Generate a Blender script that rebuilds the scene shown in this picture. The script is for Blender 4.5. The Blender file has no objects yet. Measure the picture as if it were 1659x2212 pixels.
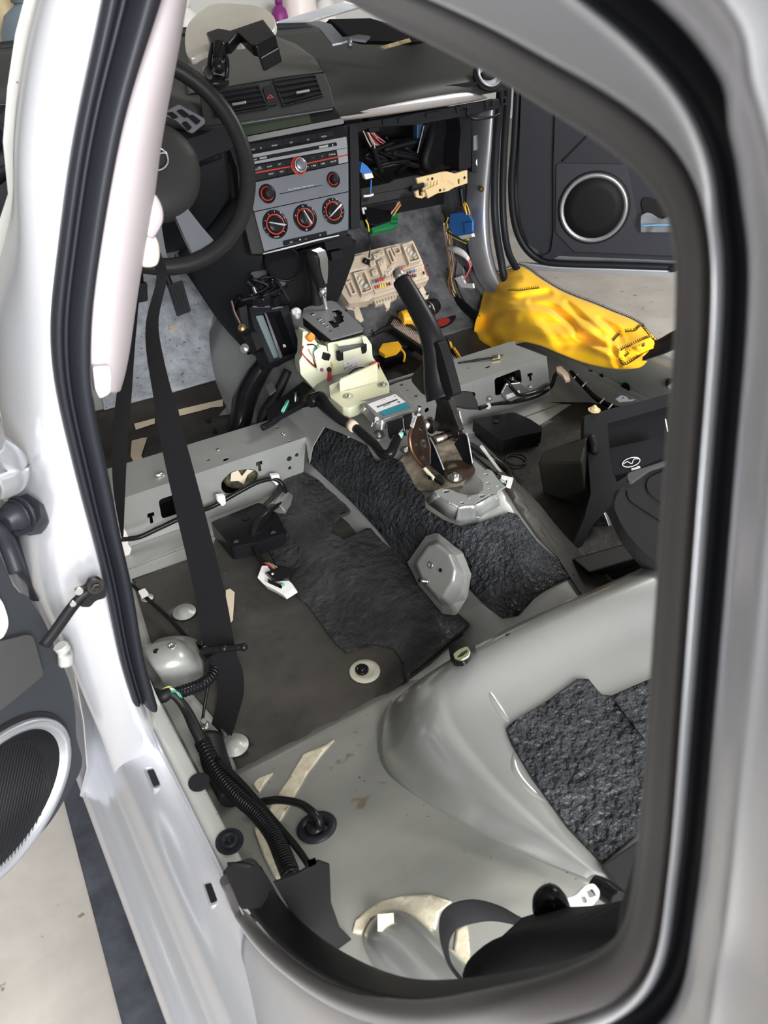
import bpy, bmesh, math, random
from mathutils import Vector as V, Matrix, geometry, noise
random.seed(7)
sc = bpy.context.scene
# ---------------- camera ----------------
W_, H_ = 1659, 2212
CP = V((-.7701, -1.1892, 1.1525)); YAW, PIT, ROL, FP = .568, -.6419, -.0187, 1625.
FW = V((math.sin(YAW)*math.cos(PIT), math.cos(YAW)*math.cos(PIT), math.sin(PIT)))
_r = FW.cross(V((0, 0, 1))).normalized(); _u = _r.cross(FW)
RT = _r*math.cos(ROL)+_u*math.sin(ROL); UP = -_r*math.sin(ROL)+_u*math.cos(ROL)
cam = bpy.data.cameras.new('camera'); co = bpy.data.objects.new('camera', cam); sc.collection.objects.link(co)
cam.sensor_fit = 'VERTICAL'; cam.sensor_height = 36; cam.sensor_width = 27; cam.lens = 36*FP/H_
cam.clip_start = .02; cam.clip_end = 100
m4 = Matrix((RT, UP, -FW)).transposed().to_4x4(); m4.translation = CP; co.matrix_world = m4
cam.dof.use_dof = True; cam.dof.focus_distance = 1.45; cam.dof.aperture_fstop = 11
sc.camera = co
# ---------------- light ----------------
wd = bpy.data.worlds.new('sky'); sc.world = wd; wd.use_nodes = True
wn = wd.node_tree.nodes; wn['Background'].inputs[0].default_value = (.90, .95, 1.0, 1); wn['Background'].inputs[1].default_value = .9

def area(name, loc, aim, sx, sy, power, col=(1, 1, 1)):
    l = bpy.data.lights.new(name, 'AREA'); l.shape = 'RECTANGLE'; l.size = sx; l.size_y = sy; l.energy = power; l.color = col
    o = bpy.data.objects.new(name, l); sc.collection.objects.link(o); o.location = loc
    o.rotation_euler = (V(aim)-V(loc)).to_track_quat('-Z', 'Y').to_euler(); return o
area('garage_door_daylight', (-.9, -4.0, 1.6), (-.4, 0, .5), 2.6, 1.9, 330, (.97, .98, 1))
area('far_side_fill', (2.7, .1, 2.6), (.7, 0, .3), 1.4, .5, 85, (1, .97, .92))  # added fill standing for daylight on the far side, not a known fitting
area('rear_fill_light', (-.55, -2.9, 2.4), (-.4, -.7, .3), 1.4, .35, 150, (1, .98, .94))  # added fill from behind, lifts the kick-up floor and seat pan
vs = sc.view_settings
vs.view_transform = 'Standard'; vs.look = 'None'; vs.gamma = 1; vs.use_curve_mapping = False; vs.exposure = .25

# ---------------- helpers ----------------
def ray(u, v): return RT*((u-W_/2)/FP)-UP*((v-H_/2)/FP)+FW
def ax(u, v, i, val): d = ray(u, v); return CP+d*((val-CP[i])/d[i])
def X(u, v, x): return ax(u, v, 0, x)
def Y(u, v, y): return ax(u, v, 1, y)
def Z(u, v, z): return ax(u, v, 2, z)
def D(u, v, d): return CP+ray(u, v)*d
class PL:                      # a real plane in the car; at() is where a line of sight meets it
    def __init__(s, p, n):
        s.p = V(p); s.n = V(n).normalized()
        if s.n.dot(CP-s.p) < 0: s.n = -s.n
        t = V((0, 0, 1)) if abs(s.n.z) < .9 else V((0, 1, 0))
        s.a = t.cross(s.n).normalized(); s.b = s.n.cross(s.a)
    def at(s, u, v, h=0): d = ray(u, v); q = s.p+s.n*h; return CP+d*((q-CP).dot(s.n)/d.dot(s.n))
    def l(s, P): e = P-s.p; return (e.dot(s.a), e.dot(s.b))
    def w(s, q, h=0): return s.p+s.a*q[0]+s.b*q[1]+s.n*h
def P3(a, b, c): a, b, c = V(a), V(b), V(c); return PL(a, (b-a).cross(c-a))
def Q(ox, oy, k): return lambda u, v: (ox+u/k, oy+v/k)

# ---- materials ----
MT = {}
def mat(name, col, rough=.5, metal=0., noise_amt=0., noise_scale=30., bump=0., bscale=60., coat=0., col2=None, spots=None, sss=0., emit=0., trans=0., ior=1.45, detail=4, bdist=.002, alpha=1., sheen=0., anis=0):
    if name in MT: return MT[name]
    m = bpy.data.materials.new(name); m.use_nodes = True; nt = m.node_tree; N = nt.nodes; L = nt.links; b = N['Principled BSDF']
    b.inputs['Base Color'].default_value = (*col, 1); b.inputs['Roughness'].default_value = rough; b.inputs['Metallic'].default_value = metal
    b.inputs['Coat Weight'].default_value = coat; b.inputs['Coat Roughness'].default_value = .15
    b.inputs['Transmission Weight'].default_value = trans; b.inputs['IOR'].default_value = ior; b.inputs['Alpha'].default_value = alpha
    b.inputs['Sheen Weight'].default_value = sheen
    if max(col) < .05 and not metal: b.inputs['Specular IOR Level'].default_value = .2
    if sss: b.inputs['Subsurface Weight'].default_value = sss; b.inputs['Subsurface Radius'].default_value = (.02, .02, .012); b.inputs['Subsurface Scale'].default_value = .5
    if emit: b.inputs['Emission Color'].default_value = (*col, 1); b.inputs['Emission Strength'].default_value = emit
    tc = N.new('ShaderNodeTexCoord')
    prev = None
    if noise_amt or col2:
        n = N.new('ShaderNodeTexNoise'); n.inputs['Scale'].default_value = noise_scale; n.inputs['Detail'].default_value = detail; n.inputs['Roughness'].default_value = .65
        L.new(tc.outputs['Object'], n.inputs['Vector'])
        r = N.new('ShaderNodeMapRange'); r.inputs[1].default_value = .35; r.inputs[2].default_value = .65
        L.new(n.outputs[0], r.inputs[0])
        mx = N.new('ShaderNodeMix'); mx.data_type = 'RGBA'; c2 = col2 or tuple(c*(1-noise_amt) for c in col)
        mx.inputs[6].default_value = (*col, 1); mx.inputs[7].default_value = (*c2, 1); L.new(r.outputs[0], mx.inputs[0]); prev = mx.outputs[2]
    for sp in (spots or []):    # (colour, scale, threshold, kind)
        scol, ssc, th = sp[:3]
        n = N.new('ShaderNodeTexNoise'); n.inputs['Scale'].default_value = ssc; n.inputs['Detail'].default_value = 3
        L.new(tc.outputs['Object'], n.inputs['Vector'])
        r = N.new('ShaderNodeMapRange'); r.inputs[1].default_value = th; r.inputs[2].default_value = th+.04
        L.new(n.outputs[0], r.inputs[0])
        mx = N.new('ShaderNodeMix'); mx.data_type = 'RGBA'; L.new(r.outputs[0], mx.inputs[0])
        if prev: L.new(prev, mx.inputs[6])
        else: mx.inputs[6].default_value = (*col, 1)
        mx.inputs[7].default_value = (*scol, 1); prev = mx.outputs[2]
    if prev: L.new(prev, b.inputs['Base Color'])
    if bump:
        n = N.new('ShaderNodeTexNoise'); n.inputs['Scale'].default_value = bscale; n.inputs['Detail'].default_value = detail
        L.new(tc.outputs['Object'], n.inputs['Vector'])
        bp = N.new('ShaderNodeBump'); bp.inputs['Strength'].default_value = bump; bp.inputs['Distance'].default_value = bdist
        L.new(n.outputs[0], bp.inputs['Height']); L.new(bp.outputs[0], b.inputs['Normal'])
    MT[name] = m; return m
silver = mat('silver_body_paint', (.56, .57, .60), .28, .65, coat=.6, noise_amt=.06, noise_scale=900)
grey = mat('grey_primer_paint', (.31, .315, .30), .34, .35, coat=.35, noise_amt=.1, noise_scale=12, bump=.05, bscale=25)
greyd = mat('dusty_grey_paint', (.34, .345, .325), .42, .2, coat=.2, noise_amt=.14, noise_scale=9, spots=[((.12, .085, .06), 160, .72), ((.2, .16, .12), 22, .74)])
kickgrey = mat('dusty_kick_paint', (.37, .375, .345), .3, .45, coat=.4, noise_amt=.12, noise_scale=7, spots=[((.13, .09, .06), 120, .71), ((.24, .20, .15), 16, .70)])
pangrey = mat('grey_pan_paint', (.34, .345, .33), .24, .6, coat=.6, noise_amt=.05, noise_scale=8)
tar = mat('pitted_tar_deadener', (.017, .018, .020), .36, 0, col2=(.034, .036, .040), noise_scale=25, bump=1., bscale=110, bdist=.010, detail=2)
tarw = mat('wavy_tar_deadener', (.024, .024, .025), .33, 0, col2=(.045, .045, .047), noise_scale=14, bump=.9, bscale=70, bdist=.008, detail=4)
tarf = mat('flat_tar_sheet', (.030, .029, .027), .42, 0, col2=(.054, .05, .044), noise_scale=7, bump=.35, bscale=60, bdist=.004, spots=[((.2, .17, .13), 170, .74)])
blk = mat('black_plastic', (.008, .008, .009), .5, bump=.1, bscale=900, bdist=.0005)
blks = mat('glossy_black_plastic', (.008, .008, .009), .22)
blkm = mat('dark_trim_plastic', (.010, .0105, .0125), .55, bump=.2, bscale=1200, bdist=.0004)
dashm = mat('charcoal_dash_skin', (.026, .027, .026), .5, bump=.3, bscale=1500, bdist=.0004)
rub = mat('black_rubber', (.013, .014, .018), .42)
rubf = mat('flocked_seal', (.035, .031, .031), .6, sheen=.3, bump=.3, bscale=1400, bdist=.0005)
trimp = mat('pinkish_pillar_trim', (.37, .33, .345), .6)
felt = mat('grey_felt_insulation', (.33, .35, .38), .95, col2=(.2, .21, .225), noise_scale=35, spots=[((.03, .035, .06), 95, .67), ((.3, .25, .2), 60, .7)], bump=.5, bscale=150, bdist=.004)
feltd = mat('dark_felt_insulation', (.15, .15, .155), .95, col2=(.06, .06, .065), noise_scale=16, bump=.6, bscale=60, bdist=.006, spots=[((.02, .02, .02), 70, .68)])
cream = mat('cream_plastic', (.52, .43, .33), .5)
ivory = mat('ivory_nylon', (.66, .66, .47), .42, sss=.35)
sealer = mat('cream_seam_sealer', (.60, .56, .44), .6, col2=(.47, .42, .31), noise_scale=60, bump=.5, bscale=120, spots=[((.12, .08, .05), 130, .68)])
masking = mat('cream_masking_tape', (.56, .47, .35), .7)
chrome = mat('bright_chrome', (.8, .8, .8), .15, 1.)
steel = mat('zinc_steel', (.55, .54, .52), .35, 1.)
darksteel = mat('dark_lever_steel', (.07, .065, .06), .4, .9, noise_amt=.4, noise_scale=60)
rust = mat('rusty_steel', (.10, .06, .042), .5, .6, col2=(.045, .035, .03), noise_scale=50, bump=.2)
alu = mat('cast_aluminium', (.50, .50, .50), .38, .9, bump=.15, bscale=400, bdist=.0006)
satin = mat('satin_silver_plastic', (.36, .37, .39), .33, .75)
satind = mat('dark_satin_plate', (.17, .18, .20), .33, .6)
wht = mat('white_plastic', (.70, .68, .66), .5)
red = mat('red_ring', (.38, .03, .02), .4)
yel = mat('yellow_fleece', (1.0, .56, .008), .9, sheen=.1, bump=.3, bscale=500, bdist=.001)
sty = mat('dark_overlock_thread', (.045, .03, .012), .8)
web = mat('black_belt_webbing', (.007, .007, .008), .8, bump=.25, bscale=900, bdist=.0005)
conc = mat('garage_concrete', (.29, .272, .25), .8, col2=(.23, .215, .197), noise_scale=6, bump=.15, bscale=60, spots=[((.10, .08, .07), 34, .68), ((.28, .10, .06), 11, .74)])
floormat = mat('black_floor_mat', (.028, .03, .038), .7, col2=(.05, .055, .065), noise_scale=18)
toolyel = mat('tool_yellow', (.80, .42, .02), .4)
bluep = mat('blue_connector', (.03, .15, .45), .4)
greenp = mat('green_connector', (.01, .16, .05), .4)
glassm = mat('clear_glass', (.85, .9, .88), .03, trans=1., ior=1.1)
fabric = mat('charcoal_seat_fabric', (.010, .010, .011), .9, sheen=.1, bump=.4, bscale=700, bdist=.001)
cloth_d = mat('woven_grille', (.006, .006, .007), .6)
teal = mat('teal_label', (.02, .22, .28), .5)
paper = mat('white_label', (.72, .70, .70), .6)
ink = mat('black_ink', (.02, .02, .02), .6)
prnt = mat('pale_print', (.45, .45, .47), .6)
orange = mat('orange_part', (.85, .25, .02), .45)
col = lambda n, c, r=.45: mat(n, c, r)
WIRES = [col('wire_red', (.45, .02, .02)), col('wire_white', (.6, .58, .55)), col('wire_black', (.01, .01, .01)), col('wire_yellow', (.7, .5, .05)), col('wire_green', (.02, .25, .16)), col('wire_pink', (.6, .25, .25)), col('wire_blue', (.05, .25, .4)), col('wire_brown', (.2, .09, .04))]

# ---- objects ----
OFF = {}; COL = sc.collection
def link(o, parent):
    COL.objects.link(o)
    if parent is not None:
        o.parent = parent; o.location = -OFF.get(parent.name, V((0, 0, 0)))
    OFF[o.name] = V((0, 0, 0))
    return o
def tag(o, label=None, cat=None, group=None, kind=None):
    if label: o['label'] = label
    if cat: o['category'] = cat
    if group: o['group'] = group
    if kind: o['kind'] = kind
    return o
def thing(name, label, cat, loc=(0, 0, 0), group=None):
    o = bpy.data.objects.new(name, None); o.empty_display_size = .05; COL.objects.link(o); o.location = loc; OFF[o.name] = V(loc)
    return tag(o, label, cat, group)
def rs(pts, n=6, closed=False):                     # smooth resampling (Catmull-Rom)
    pts = [V(p) for p in pts]; out = []; m = len(pts)
    if m < 3 and not closed: return pts
    for i in range(m if closed else m-1):
        g = lambda k: pts[k % m] if closed else pts[min(max(k, 0), m-1)]
        p0, p1, p2, p3 = g(i-1), g(i), g(i+1), g(i+2)
        for k in range(n):
            t = k/n; out.append(.5*((2*p1)+(p2-p0)*t+(2*p0-5*p1+4*p2-p3)*t*t+(3*p1-p0-3*p2+p3)*t*t*t))
    if not closed: out.append(pts[-1])
    return out
def ins(q, poly):
    x, y = q; c = False; n = len(poly); j = n-1
    for i in range(n):
        xi, yi = poly[i]; xj, yj = poly[j]
        if (yi > y) != (yj > y) and x < (xj-xi)*(y-yi)/(yj-yi)+xi: c = not c
        j = i
    return c
class MB:
    def __init__(s): s.v = []; s.f = []; s.sm = []
    def add(s, vs_, fs, smooth=False):
        o = len(s.v); s.v += [V(p) for p in vs_]; s.f += [tuple(o+i for i in f) for f in fs]; s.sm += [smooth]*len(fs); return s
    def tube(s, pts, r, n=8, closed=False, sub=5, cap=True, flat=1., up=None):
        pts = rs(pts, sub, closed) if sub > 1 else [V(p) for p in pts]; m = len(pts)
        R = r if hasattr(r, '__len__') else [r, r]
        vv = []; pn = None
        for i, p in enumerate(pts):
            a = pts[(i-1) % m] if closed or i else pts[0]; b = pts[(i+1) % m] if closed or i < m-1 else pts[-1]
            t = (b-a).normalized() if (b-a).length > 1e-9 else V((0, 0, 1))
            if pn is None: pn = t.orthogonal() if up is None else V(up)
            pn = pn-t*pn.dot(t) if up is None else V(up)-t*V(up).dot(t)
            pn = pn.normalized() if pn.length > 1e-9 else t.orthogonal().normalized()
            bn = t.cross(pn); q = i/max(m-1, 1)*(len(R)-1); k = min(int(q), len(R)-2); rr = R[k]+(R[k+1]-R[k])*(q-k)
            for j in range(n): an = 2*math.pi*j/n; vv.append(p+pn*math.cos(an)*rr*flat+bn*math.sin(an)*rr)
        ff = [(i*n+j, i*n+(j+1) % n, ((i+1) % m)*n+(j+1) % n, ((i+1) % m)*n+j) for i in range(m if closed else m-1) for j in range(n)]
        s.add(vv, ff, True)
        if cap and not closed: o = len(s.v)-len(vv); s.f += [tuple(o+j for j in range(n))[::-1], tuple(o+(m-1)*n+j for j in range(n))]; s.sm += [False]*2
        return s
    def box(s, c, d, rot=None):
        c = V(c); h = V(d)/2; vv = []
        for i in (-1, 1):
            for j in (-1, 1):
                for k in (-1, 1):
                    p = V((i*h.x, j*h.y, k*h.z)); vv.append(c+(rot @ p if rot else p))
        return s.add(vv, [(0, 1, 3, 2), (4, 6, 7, 5), (0, 4, 5, 1), (2, 3, 7, 6), (0, 2, 6, 4), (1, 5, 7, 3)])
    def hexa(s, a, b):           # two quads of points -> closed solid
        return s.add(list(a)+list(b), [(3, 2, 1, 0), (4, 5, 6, 7)]+[(i, (i+1) % 4, 4+(i+1) % 4, 4+i) for i in range(4)])
    def prism(s, poly, vec, holes=(), pl=None, zf=None, step=0):  # flat polygon (with holes) given thickness along vec
        poly = [V(p) for p in poly]; vec = V(vec)
        if pl is None:
            n = V((0, 0, 0))
            for i in range(len(poly)): a, b = poly[i], poly[(i+1) % len(poly)]; n += a.cross(b)
            c = sum(poly, V((0, 0, 0)))/len(poly); pl = PL(c, n)
        loops = [[V(pl.l(p)) for p in poly]]+[[V(pl.l(V(p))) for p in h] for h in holes]
        pts = []; ed = []
        for lp in loops:
            o = len(pts); pts += lp; ed += [(o+i, o+(i+1) % len(lp)) for i in range(len(lp))]
        if step:
            xs = [p.x for p in loops[0]]; ys = [p.y for p in loops[0]]; yy = min(ys)+step/2
            while yy < max(ys):
                xx = min(xs)+step/2
                while xx < max(xs):
                    q = (xx, yy)
                    if ins(q, [tuple(p) for p in loops[0]]) and not any(ins(q, [tuple(p) for p in h]) for h in loops[1:]): pts.append(V(q))
                    xx += step
                yy += step
        rv, re, rf, *_ = geometry.delaunay_2d_cdt(pts, ed, [], 0, 1e-6)
        outer = [tuple(p) for p in loops[0]]; hl = [[tuple(p) for p in h] for h in loops[1:]]
        F = []
        for f in rf:
            c = sum((rv[i] for i in f), V((0, 0)))/len(f)
            if ins(c, outer) and not any(ins(c, h) for h in hl): F.append(tuple(f))
        if not F: return s
        used = sorted({i for f in F for i in f}); mp = {i: k for k, i in enumerate(used)}; n = len(used)
        top = []
        for i in used:
            p = pl.w(rv[i])
            if zf: p = zf(p)
            top.append(p)
        a, b, c_ = [pl.w(rv[i]) for i in F[0][:3]]
        F = [tuple(mp[i] for i in f) for f in F]
        if (b-a).cross(c_-a).dot(vec) > 0: F = [f[::-1] for f in F]
        cnt = {}
        for f in F:
            for i in range(len(f)): cnt[(f[i], f[(i+1) % len(f)])] = 1
        side = [(e[1], e[0], e[0]+n, e[1]+n) for e in cnt if (e[1], e[0]) not in cnt]
        s.add(top+[p+vec for p in top], F+[tuple(i+n for i in f[::-1]) for f in F], bool(zf)); o = len(s.v)-2*n
        s.f += [tuple(o+i for i in f) for f in side]; s.sm += [False]*len(side); return s
    def lathe(s, prof, c, axis, n=24, smooth=True):      # prof: (r, h) along axis
        c = V(c); a = V(axis).normalized(); e = a.orthogonal().normalized(); g = a.cross(e); vv = []
        for r, h in prof:
            for j in range(n): t = 2*math.pi*j/n; vv.append(c+a*h+(e*math.cos(t)+g*math.sin(t))*max(r, 1e-5))
        ff = [(i*n+j, i*n+(j+1) % n, (i+1)*n+(j+1) % n, (i+1)*n+j) for i in range(len(prof)-1) for j in range(n)]
        o = len(s.v); s.add(vv, ff, smooth); s.f += [tuple(o+j for j in range(n))[::-1], tuple(o+(len(prof)-1)*n+j for j in range(n))]; s.sm += [False]*2; return s
    def disc(s, c, axis, r, t=.002, n=20): return s.lathe([(r, 0), (r, t)], c, axis, n, False)
    def ball(s, c, r, sc_=(1, 1, 1), n=10, rot=None):
        vv = []; c = V(c)
        for i in range(n+1):
            ph = math.pi*i/n
            for j in range(2*n):
                th = math.pi*j/n; p = V((math.sin(ph)*math.cos(th)*sc_[0], math.sin(ph)*math.sin(th)*sc_[1], math.cos(ph)*sc_[2]))*r
                vv.append(c+(rot @ p if rot else p))
        k = 2*n; return s.add(vv, [(i*k+j, (i+1)*k+j, (i+1)*k+(j+1) % k, i*k+(j+1) % k) for i in range(n) for j in range(k)], True)
    def bolt(s, c, axis, r=.006):
        a = V(axis).normalized(); c = V(c); s.disc(c, a, r*1.7, r*.25, 16); s.lathe([(r, r*.2), (r, r*.9), (r*.8, r*1.0)], c, a, 6, False); s.disc(c+a*r, a, r*.45, r*.5, 10); return s
    def strip(s, A, B, vec):    # ribbon between two edge lines, with thickness vec
        n = len(A); vec = V(vec); A = [V(p) for p in A]; B = [V(p) for p in B]; a2 = [p+vec for p in A]; b2 = [p+vec for p in B]
        for L_, M_ in ((A, B), (b2, a2)): s.add(L_+M_, [(i, i+1, n+i+1, n+i) for i in range(n-1)], True)
        for L_, M_ in ((a2, A), (B, b2)): s.add(L_+M_, [(i, i+1, n+i+1, n+i) for i in range(n-1)], False)
        for k in (0, -1): s.add([A[k], B[k], b2[k], a2[k]], [(0, 1, 2, 3)])
        return s
    def grid(s, rows): 
        m = len(rows[0]); return s.add([p for r in rows for p in r], [(i*m+j, i*m+j+1, (i+1)*m+j+1, (i+1)*m+j) for i in range(len(rows)-1) for j in range(m-1)], True)
    def build(s, name, m, parent=None, bevel=0, sub=0, solid=0, label=None, seg=2, soff=-1, fix=True):
        me = bpy.data.meshes.new(name); me.from_pydata([tuple(p) for p in s.v], [], s.f)
        me.polygons.foreach_set('use_smooth', s.sm); me.materials.append(m)
        if fix:
            bm = bmesh.new(); bm.from_mesh(me)
            bmesh.ops.recalc_face_normals(bm, faces=bm.faces)
            bm.to_mesh(me); bm.free()
        me.update()
        o = bpy.data.objects.new(name, me); link(o, parent)
        if label: o['label'] = label
        if sub: md = o.modifiers.new('s', 'SUBSURF'); md.levels = md.render_levels = sub; md.boundary_smooth = 'PRESERVE_CORNERS'
        if solid: md = o.modifiers.new('t', 'SOLIDIFY'); md.thickness = solid; md.offset = soff
        if bevel: md = o.modifiers.new('b', 'BEVEL'); md.width = bevel; md.segments = seg; md.limit_method = 'ANGLE'; md.angle_limit = .6; md.use_clamp_overlap = True; md.harden_normals = False
        return o
def patch(name, rows, m, parent=None, sub=2, solid=0, soff=-1): return MB().grid(rows).build(name, m, parent, sub=sub, solid=solid, soff=soff, fix=False)
def rr(pl, quad, r=.004, n=4, h=0):      # rounded polygon: quad is pixel corners on plane pl
    P = [pl.at(*q) for q in quad]; return rnd(P, r, n)
def rnd(P, r, n=4):
    out = []; m = len(P)
    for i in range(m):
        a, b, c = P[i-1], P[i], P[(i+1) % m]; d1 = (a-b); d2 = (c-b); k = min(r, d1.length*.45, d2.length*.45); p = b+d1.normalized()*k; q = b+d2.normalized()*k
        for j in range(n+1): t = j/n; out.append(p*(1-t)**2+b*2*t*(1-t)+q*t*t)
    return out
def circ(c, pl, r, n=20, ry=None, rot=0):
    c = V(c); ry = ry or r; return [c+pl.a*(r*math.cos(t)*math.cos(rot)-ry*math.sin(t)*math.sin(rot))+pl.b*(r*math.cos(t)*math.sin(rot)+ry*math.sin(t)*math.cos(rot)) for t in [2*math.pi*i/n for i in range(n)]]
def text(body, p, right, up, size, m, parent, name='lettering', bold=0, depth=.0003, align='CENTER'):
    cu = bpy.data.curves.new(name, 'FONT'); cu.body = body; cu.size = size; cu.extrude = depth; cu.align_x = align; cu.align_y = 'CENTER'; cu.offset = bold; cu.resolution_u = 2
    t = bpy.data.objects.new('tmp', cu); COL.objects.link(t); dg = bpy.context.evaluated_depsgraph_get(); me = bpy.data.meshes.new_from_object(t.evaluated_get(dg))
    bpy.data.objects.remove(t); bpy.data.curves.remove(cu)
    r = V(right).normalized(); u = V(up); u = (u-r*u.dot(r)).normalized(); n = r.cross(u)
    M = Matrix((r, u, n)).transposed().to_4x4(); M.translation = V(p); me.transform(M); me.materials.clear(); me.materials.append(m)
    return link(bpy.data.objects.new(name, me), parent)
# ================= SETTING =================
fl = MB().box((0, 0, -.05), (24, 24, .1)).build('floor', conc); tag(fl, kind='structure')
ce = MB().box((1.2, .55, 2.75), (8.6, 7.5, .1)).build('ceiling', col('garage_ceiling_paint', (.55, .54, .52), .9)); tag(ce, kind='structure')
wl = MB().box((-3.0, .55, 1.35), (.12, 7.5, 2.7)).build('wall_left', col('darkened_wall_paint', (.10, .10, .10), .7)); tag(wl, kind='structure')  # wall colour darkened to keep reflections on the C pillar dim
wr = MB().box((5.4, .55, 1.35), (.12, 7.5, 2.7)).build('wall_right', col('garage_wall_paint', (.50, .50, .48), .8)); tag(wr, kind='structure')
wf = MB().box((0, 4.2, 1.4), (14, .12, 2.8)).build('wall_front', col('garage_wall_paint', (.50, .50, .48), .8)); tag(wf, kind='structure')
mat_strip = MB().box((-.735, -.6, .006), (.245, 1.9, .012), Matrix.Rotation(-.055, 3, 'Z')).build('floor_mat', floormat, bevel=.003); tag(mat_strip, 'long black rubber mat on the concrete beneath the near sill', 'floor mat')
# ================= CAR BODY SHELL =================
car = thing('car_body', 'silver car body shell stripped to bare grey metal inside, seen through its rear door opening', 'car', (0, 0, 0))
# front and rear floor
def flz(x, y):  # floor height: shallow valley, gentle rise to the tunnel
    return .25+.012*max(0, min(1, (x+.36)/.12))*(1 if y > -.62 and x < 0 else 0)
f = MB()
nx, ny = 44, 48
rows = [[V((-.70+1.40*i/nx, -.66+1.0*j/ny, flz(-.70+1.40*i/nx, -.66+1.0*j/ny))) for i in range(nx+1)] for j in range(ny+1)]
f.grid(rows).build('floor_pan', greyd, car, solid=.002, fix=False)
# toe boards
patch('toe_board', [[V((x, y, z)) for x in (-.70, -.3, -.1, .12, .3, .70)] for y, z in ((.34, .25), (.50, .265), (.66, .40), (.80, .62), (.84, .72), (.85, .82))], greyd, car, solid=.002)
# tunnel: sections along the car
def lerpt(t, T):
    if t >= T[0][0]: return T[0][1]
    for (a, b), (c, d) in zip(T, T[1:]):
        if t >= c: return b+(d-b)*(a-t)/(a-c)
    return T[-1][1]
def tun(y):
    zt = lerpt(y, [(.05, .425), (-.12, .40), (-.42, .40), (-.52, .355), (-.60, .318), (-.66, .30)]); wl = .118; wr = lerpt(y, [(0, .015), (-.1, .03), (-.25, .035), (-.42, .02), (-.55, .005), (-.66, -.005)])
    return [V((-.222, y, .252)), V((-.205, y, .262)), V((-.175, y, .262+(zt-.262)*.45)), V((-wl-.012, y, zt-.02)), V((-wl+.03, y, zt)), V(((wr-wl)/2, y, zt+.004)), V((wr-.03, y, zt)), V((wr+.010, y, zt-.02)), V((wr+.05, y, .262+(zt-.262)*.40)), V((wr+.085, y, .262)), V((wr+.105, y, .250))]
TY = [-.66, -.6, -.55, -.50, -.46, -.42, -.38, -.34, -.28, -.2, -.1, 0, .1, .2, .3, .45, .6]
patch('tunnel', [tun(y) for y in TY], grey, car, sub=1, solid=.002)
# --- sill of the near side ---
SP = [(-.792, .07), (-.803, .12), (-.805, .235), (-.800, .262), (-.788, .266), (-.784, .272), (-.774, .274), (-.770, .282), (-.763, .284), (-.756, .315), (-.744, .335), (-.725, .342), (-.703, .345), (-.6985, .3465)]
ys = [-1.25+.05*i for i in range(42)]
s1 = MB().grid([[V((x, y, z)) for x, z in SP] for y in ys])
s1.build('sill_outer', silver, car, sub=1, solid=.0015, fix=False)
IP = [(-.6985, .356), (-.6975, .368), (-.690, .370), (-.679, .371), (-.675, .368), (-.673, .350), (-.668, .26), (-.655, .248)]
MB().grid([[V((x, y, z)) for x, z in IP] for y in [-.80+.05*i for i in range(30)]]).build('sill_inner', greyd, car, solid=.002, fix=False)
MB().strip([V((-.6995, -.80, .345)), V((-.6995, .6, .345))], [V((-.6995, -.80, .372)), V((-.6995, .6, .372))], (.0015, 0, 0)).build('sill_flange', silver, car)
sl = PL((-.72, 0, .3435), (0, 0, 1))
for quad in (((318, 1666), (332, 1662), (346, 1695), (332, 1700)), ((442, 1912), (456, 1908), (470, 1946), (456, 1952))):
    P = [sl.at(*q) for q in quad]; c = sum(P, V())/4
    MB().prism(rnd(P, .002), (0, 0, .0012)).build('sill_slot', blk, car)
    o = MB(); R1 = [c+(p-c)*1.25 for p in rnd(P, .004)]; R0 = [c+(p-c)*2.1+V((0, 0, -.0035)) for p in rnd(P, .006)]
    k = len(R1); o.add(R1+R0, [(i, (i+1) % k, k+(i+1) % k, k+i) for i in range(k)], True); o.build('pressed_boss', silver, car)
for (u, v, r, m, nm) in ((430, 1690, .0125, blkm, 'flat_plug'), (496, 1818, .0155, rub, 'rubber_plug')):
    c = Z(u, v, .3715); b = MB().disc(c, (0, 0, 1), r, .0012, 28)
    if nm == 'rubber_plug': b.lathe([(.0095, .001), (.0095, .005), (.006, .006), (.005, .003), (.0025, .003), (.0025, .006)], c, (0, 0, 1))
    b.build(nm, m, car)
# --- B pillar ---
L0 = [(215, -330), (110, -60), (88, 0), (61, 101), (40, 236), (28, 371), (40, 500), (46, 690), (49, 800), (60, 960), (95, 1096), (76, 1169), (87, 1223), (108, 1300), (127, 1347), (165, 1432), (192, 1518), (223, 1587), (247, 1660), (262, 1700)]
L1 = [(318, -330), (232, -60), (220, 0), (202, 90), (173, 220), (147, 360), (126, 540), (112, 650), (108, 735), (119, 843), (150, 970), (175, 1070), (192, 1130), (217, 1223), (233, 1300), (247, 1370), (262, 1440), (287, 1518), (318, 1587), (345, 1660)]
L2 = [(450, -330), (365, -60), (348, 0), (318, 90), (275, 220), (245, 360), (215, 540), (200, 650), (195, 735), (195, 843), (222, 970), (244, 1070), (253, 1130), (275, 1223), (290, 1290), (300, 1370), (315, 1440), (338, 1518), (362, 1587), (380, 1640)]
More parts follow.
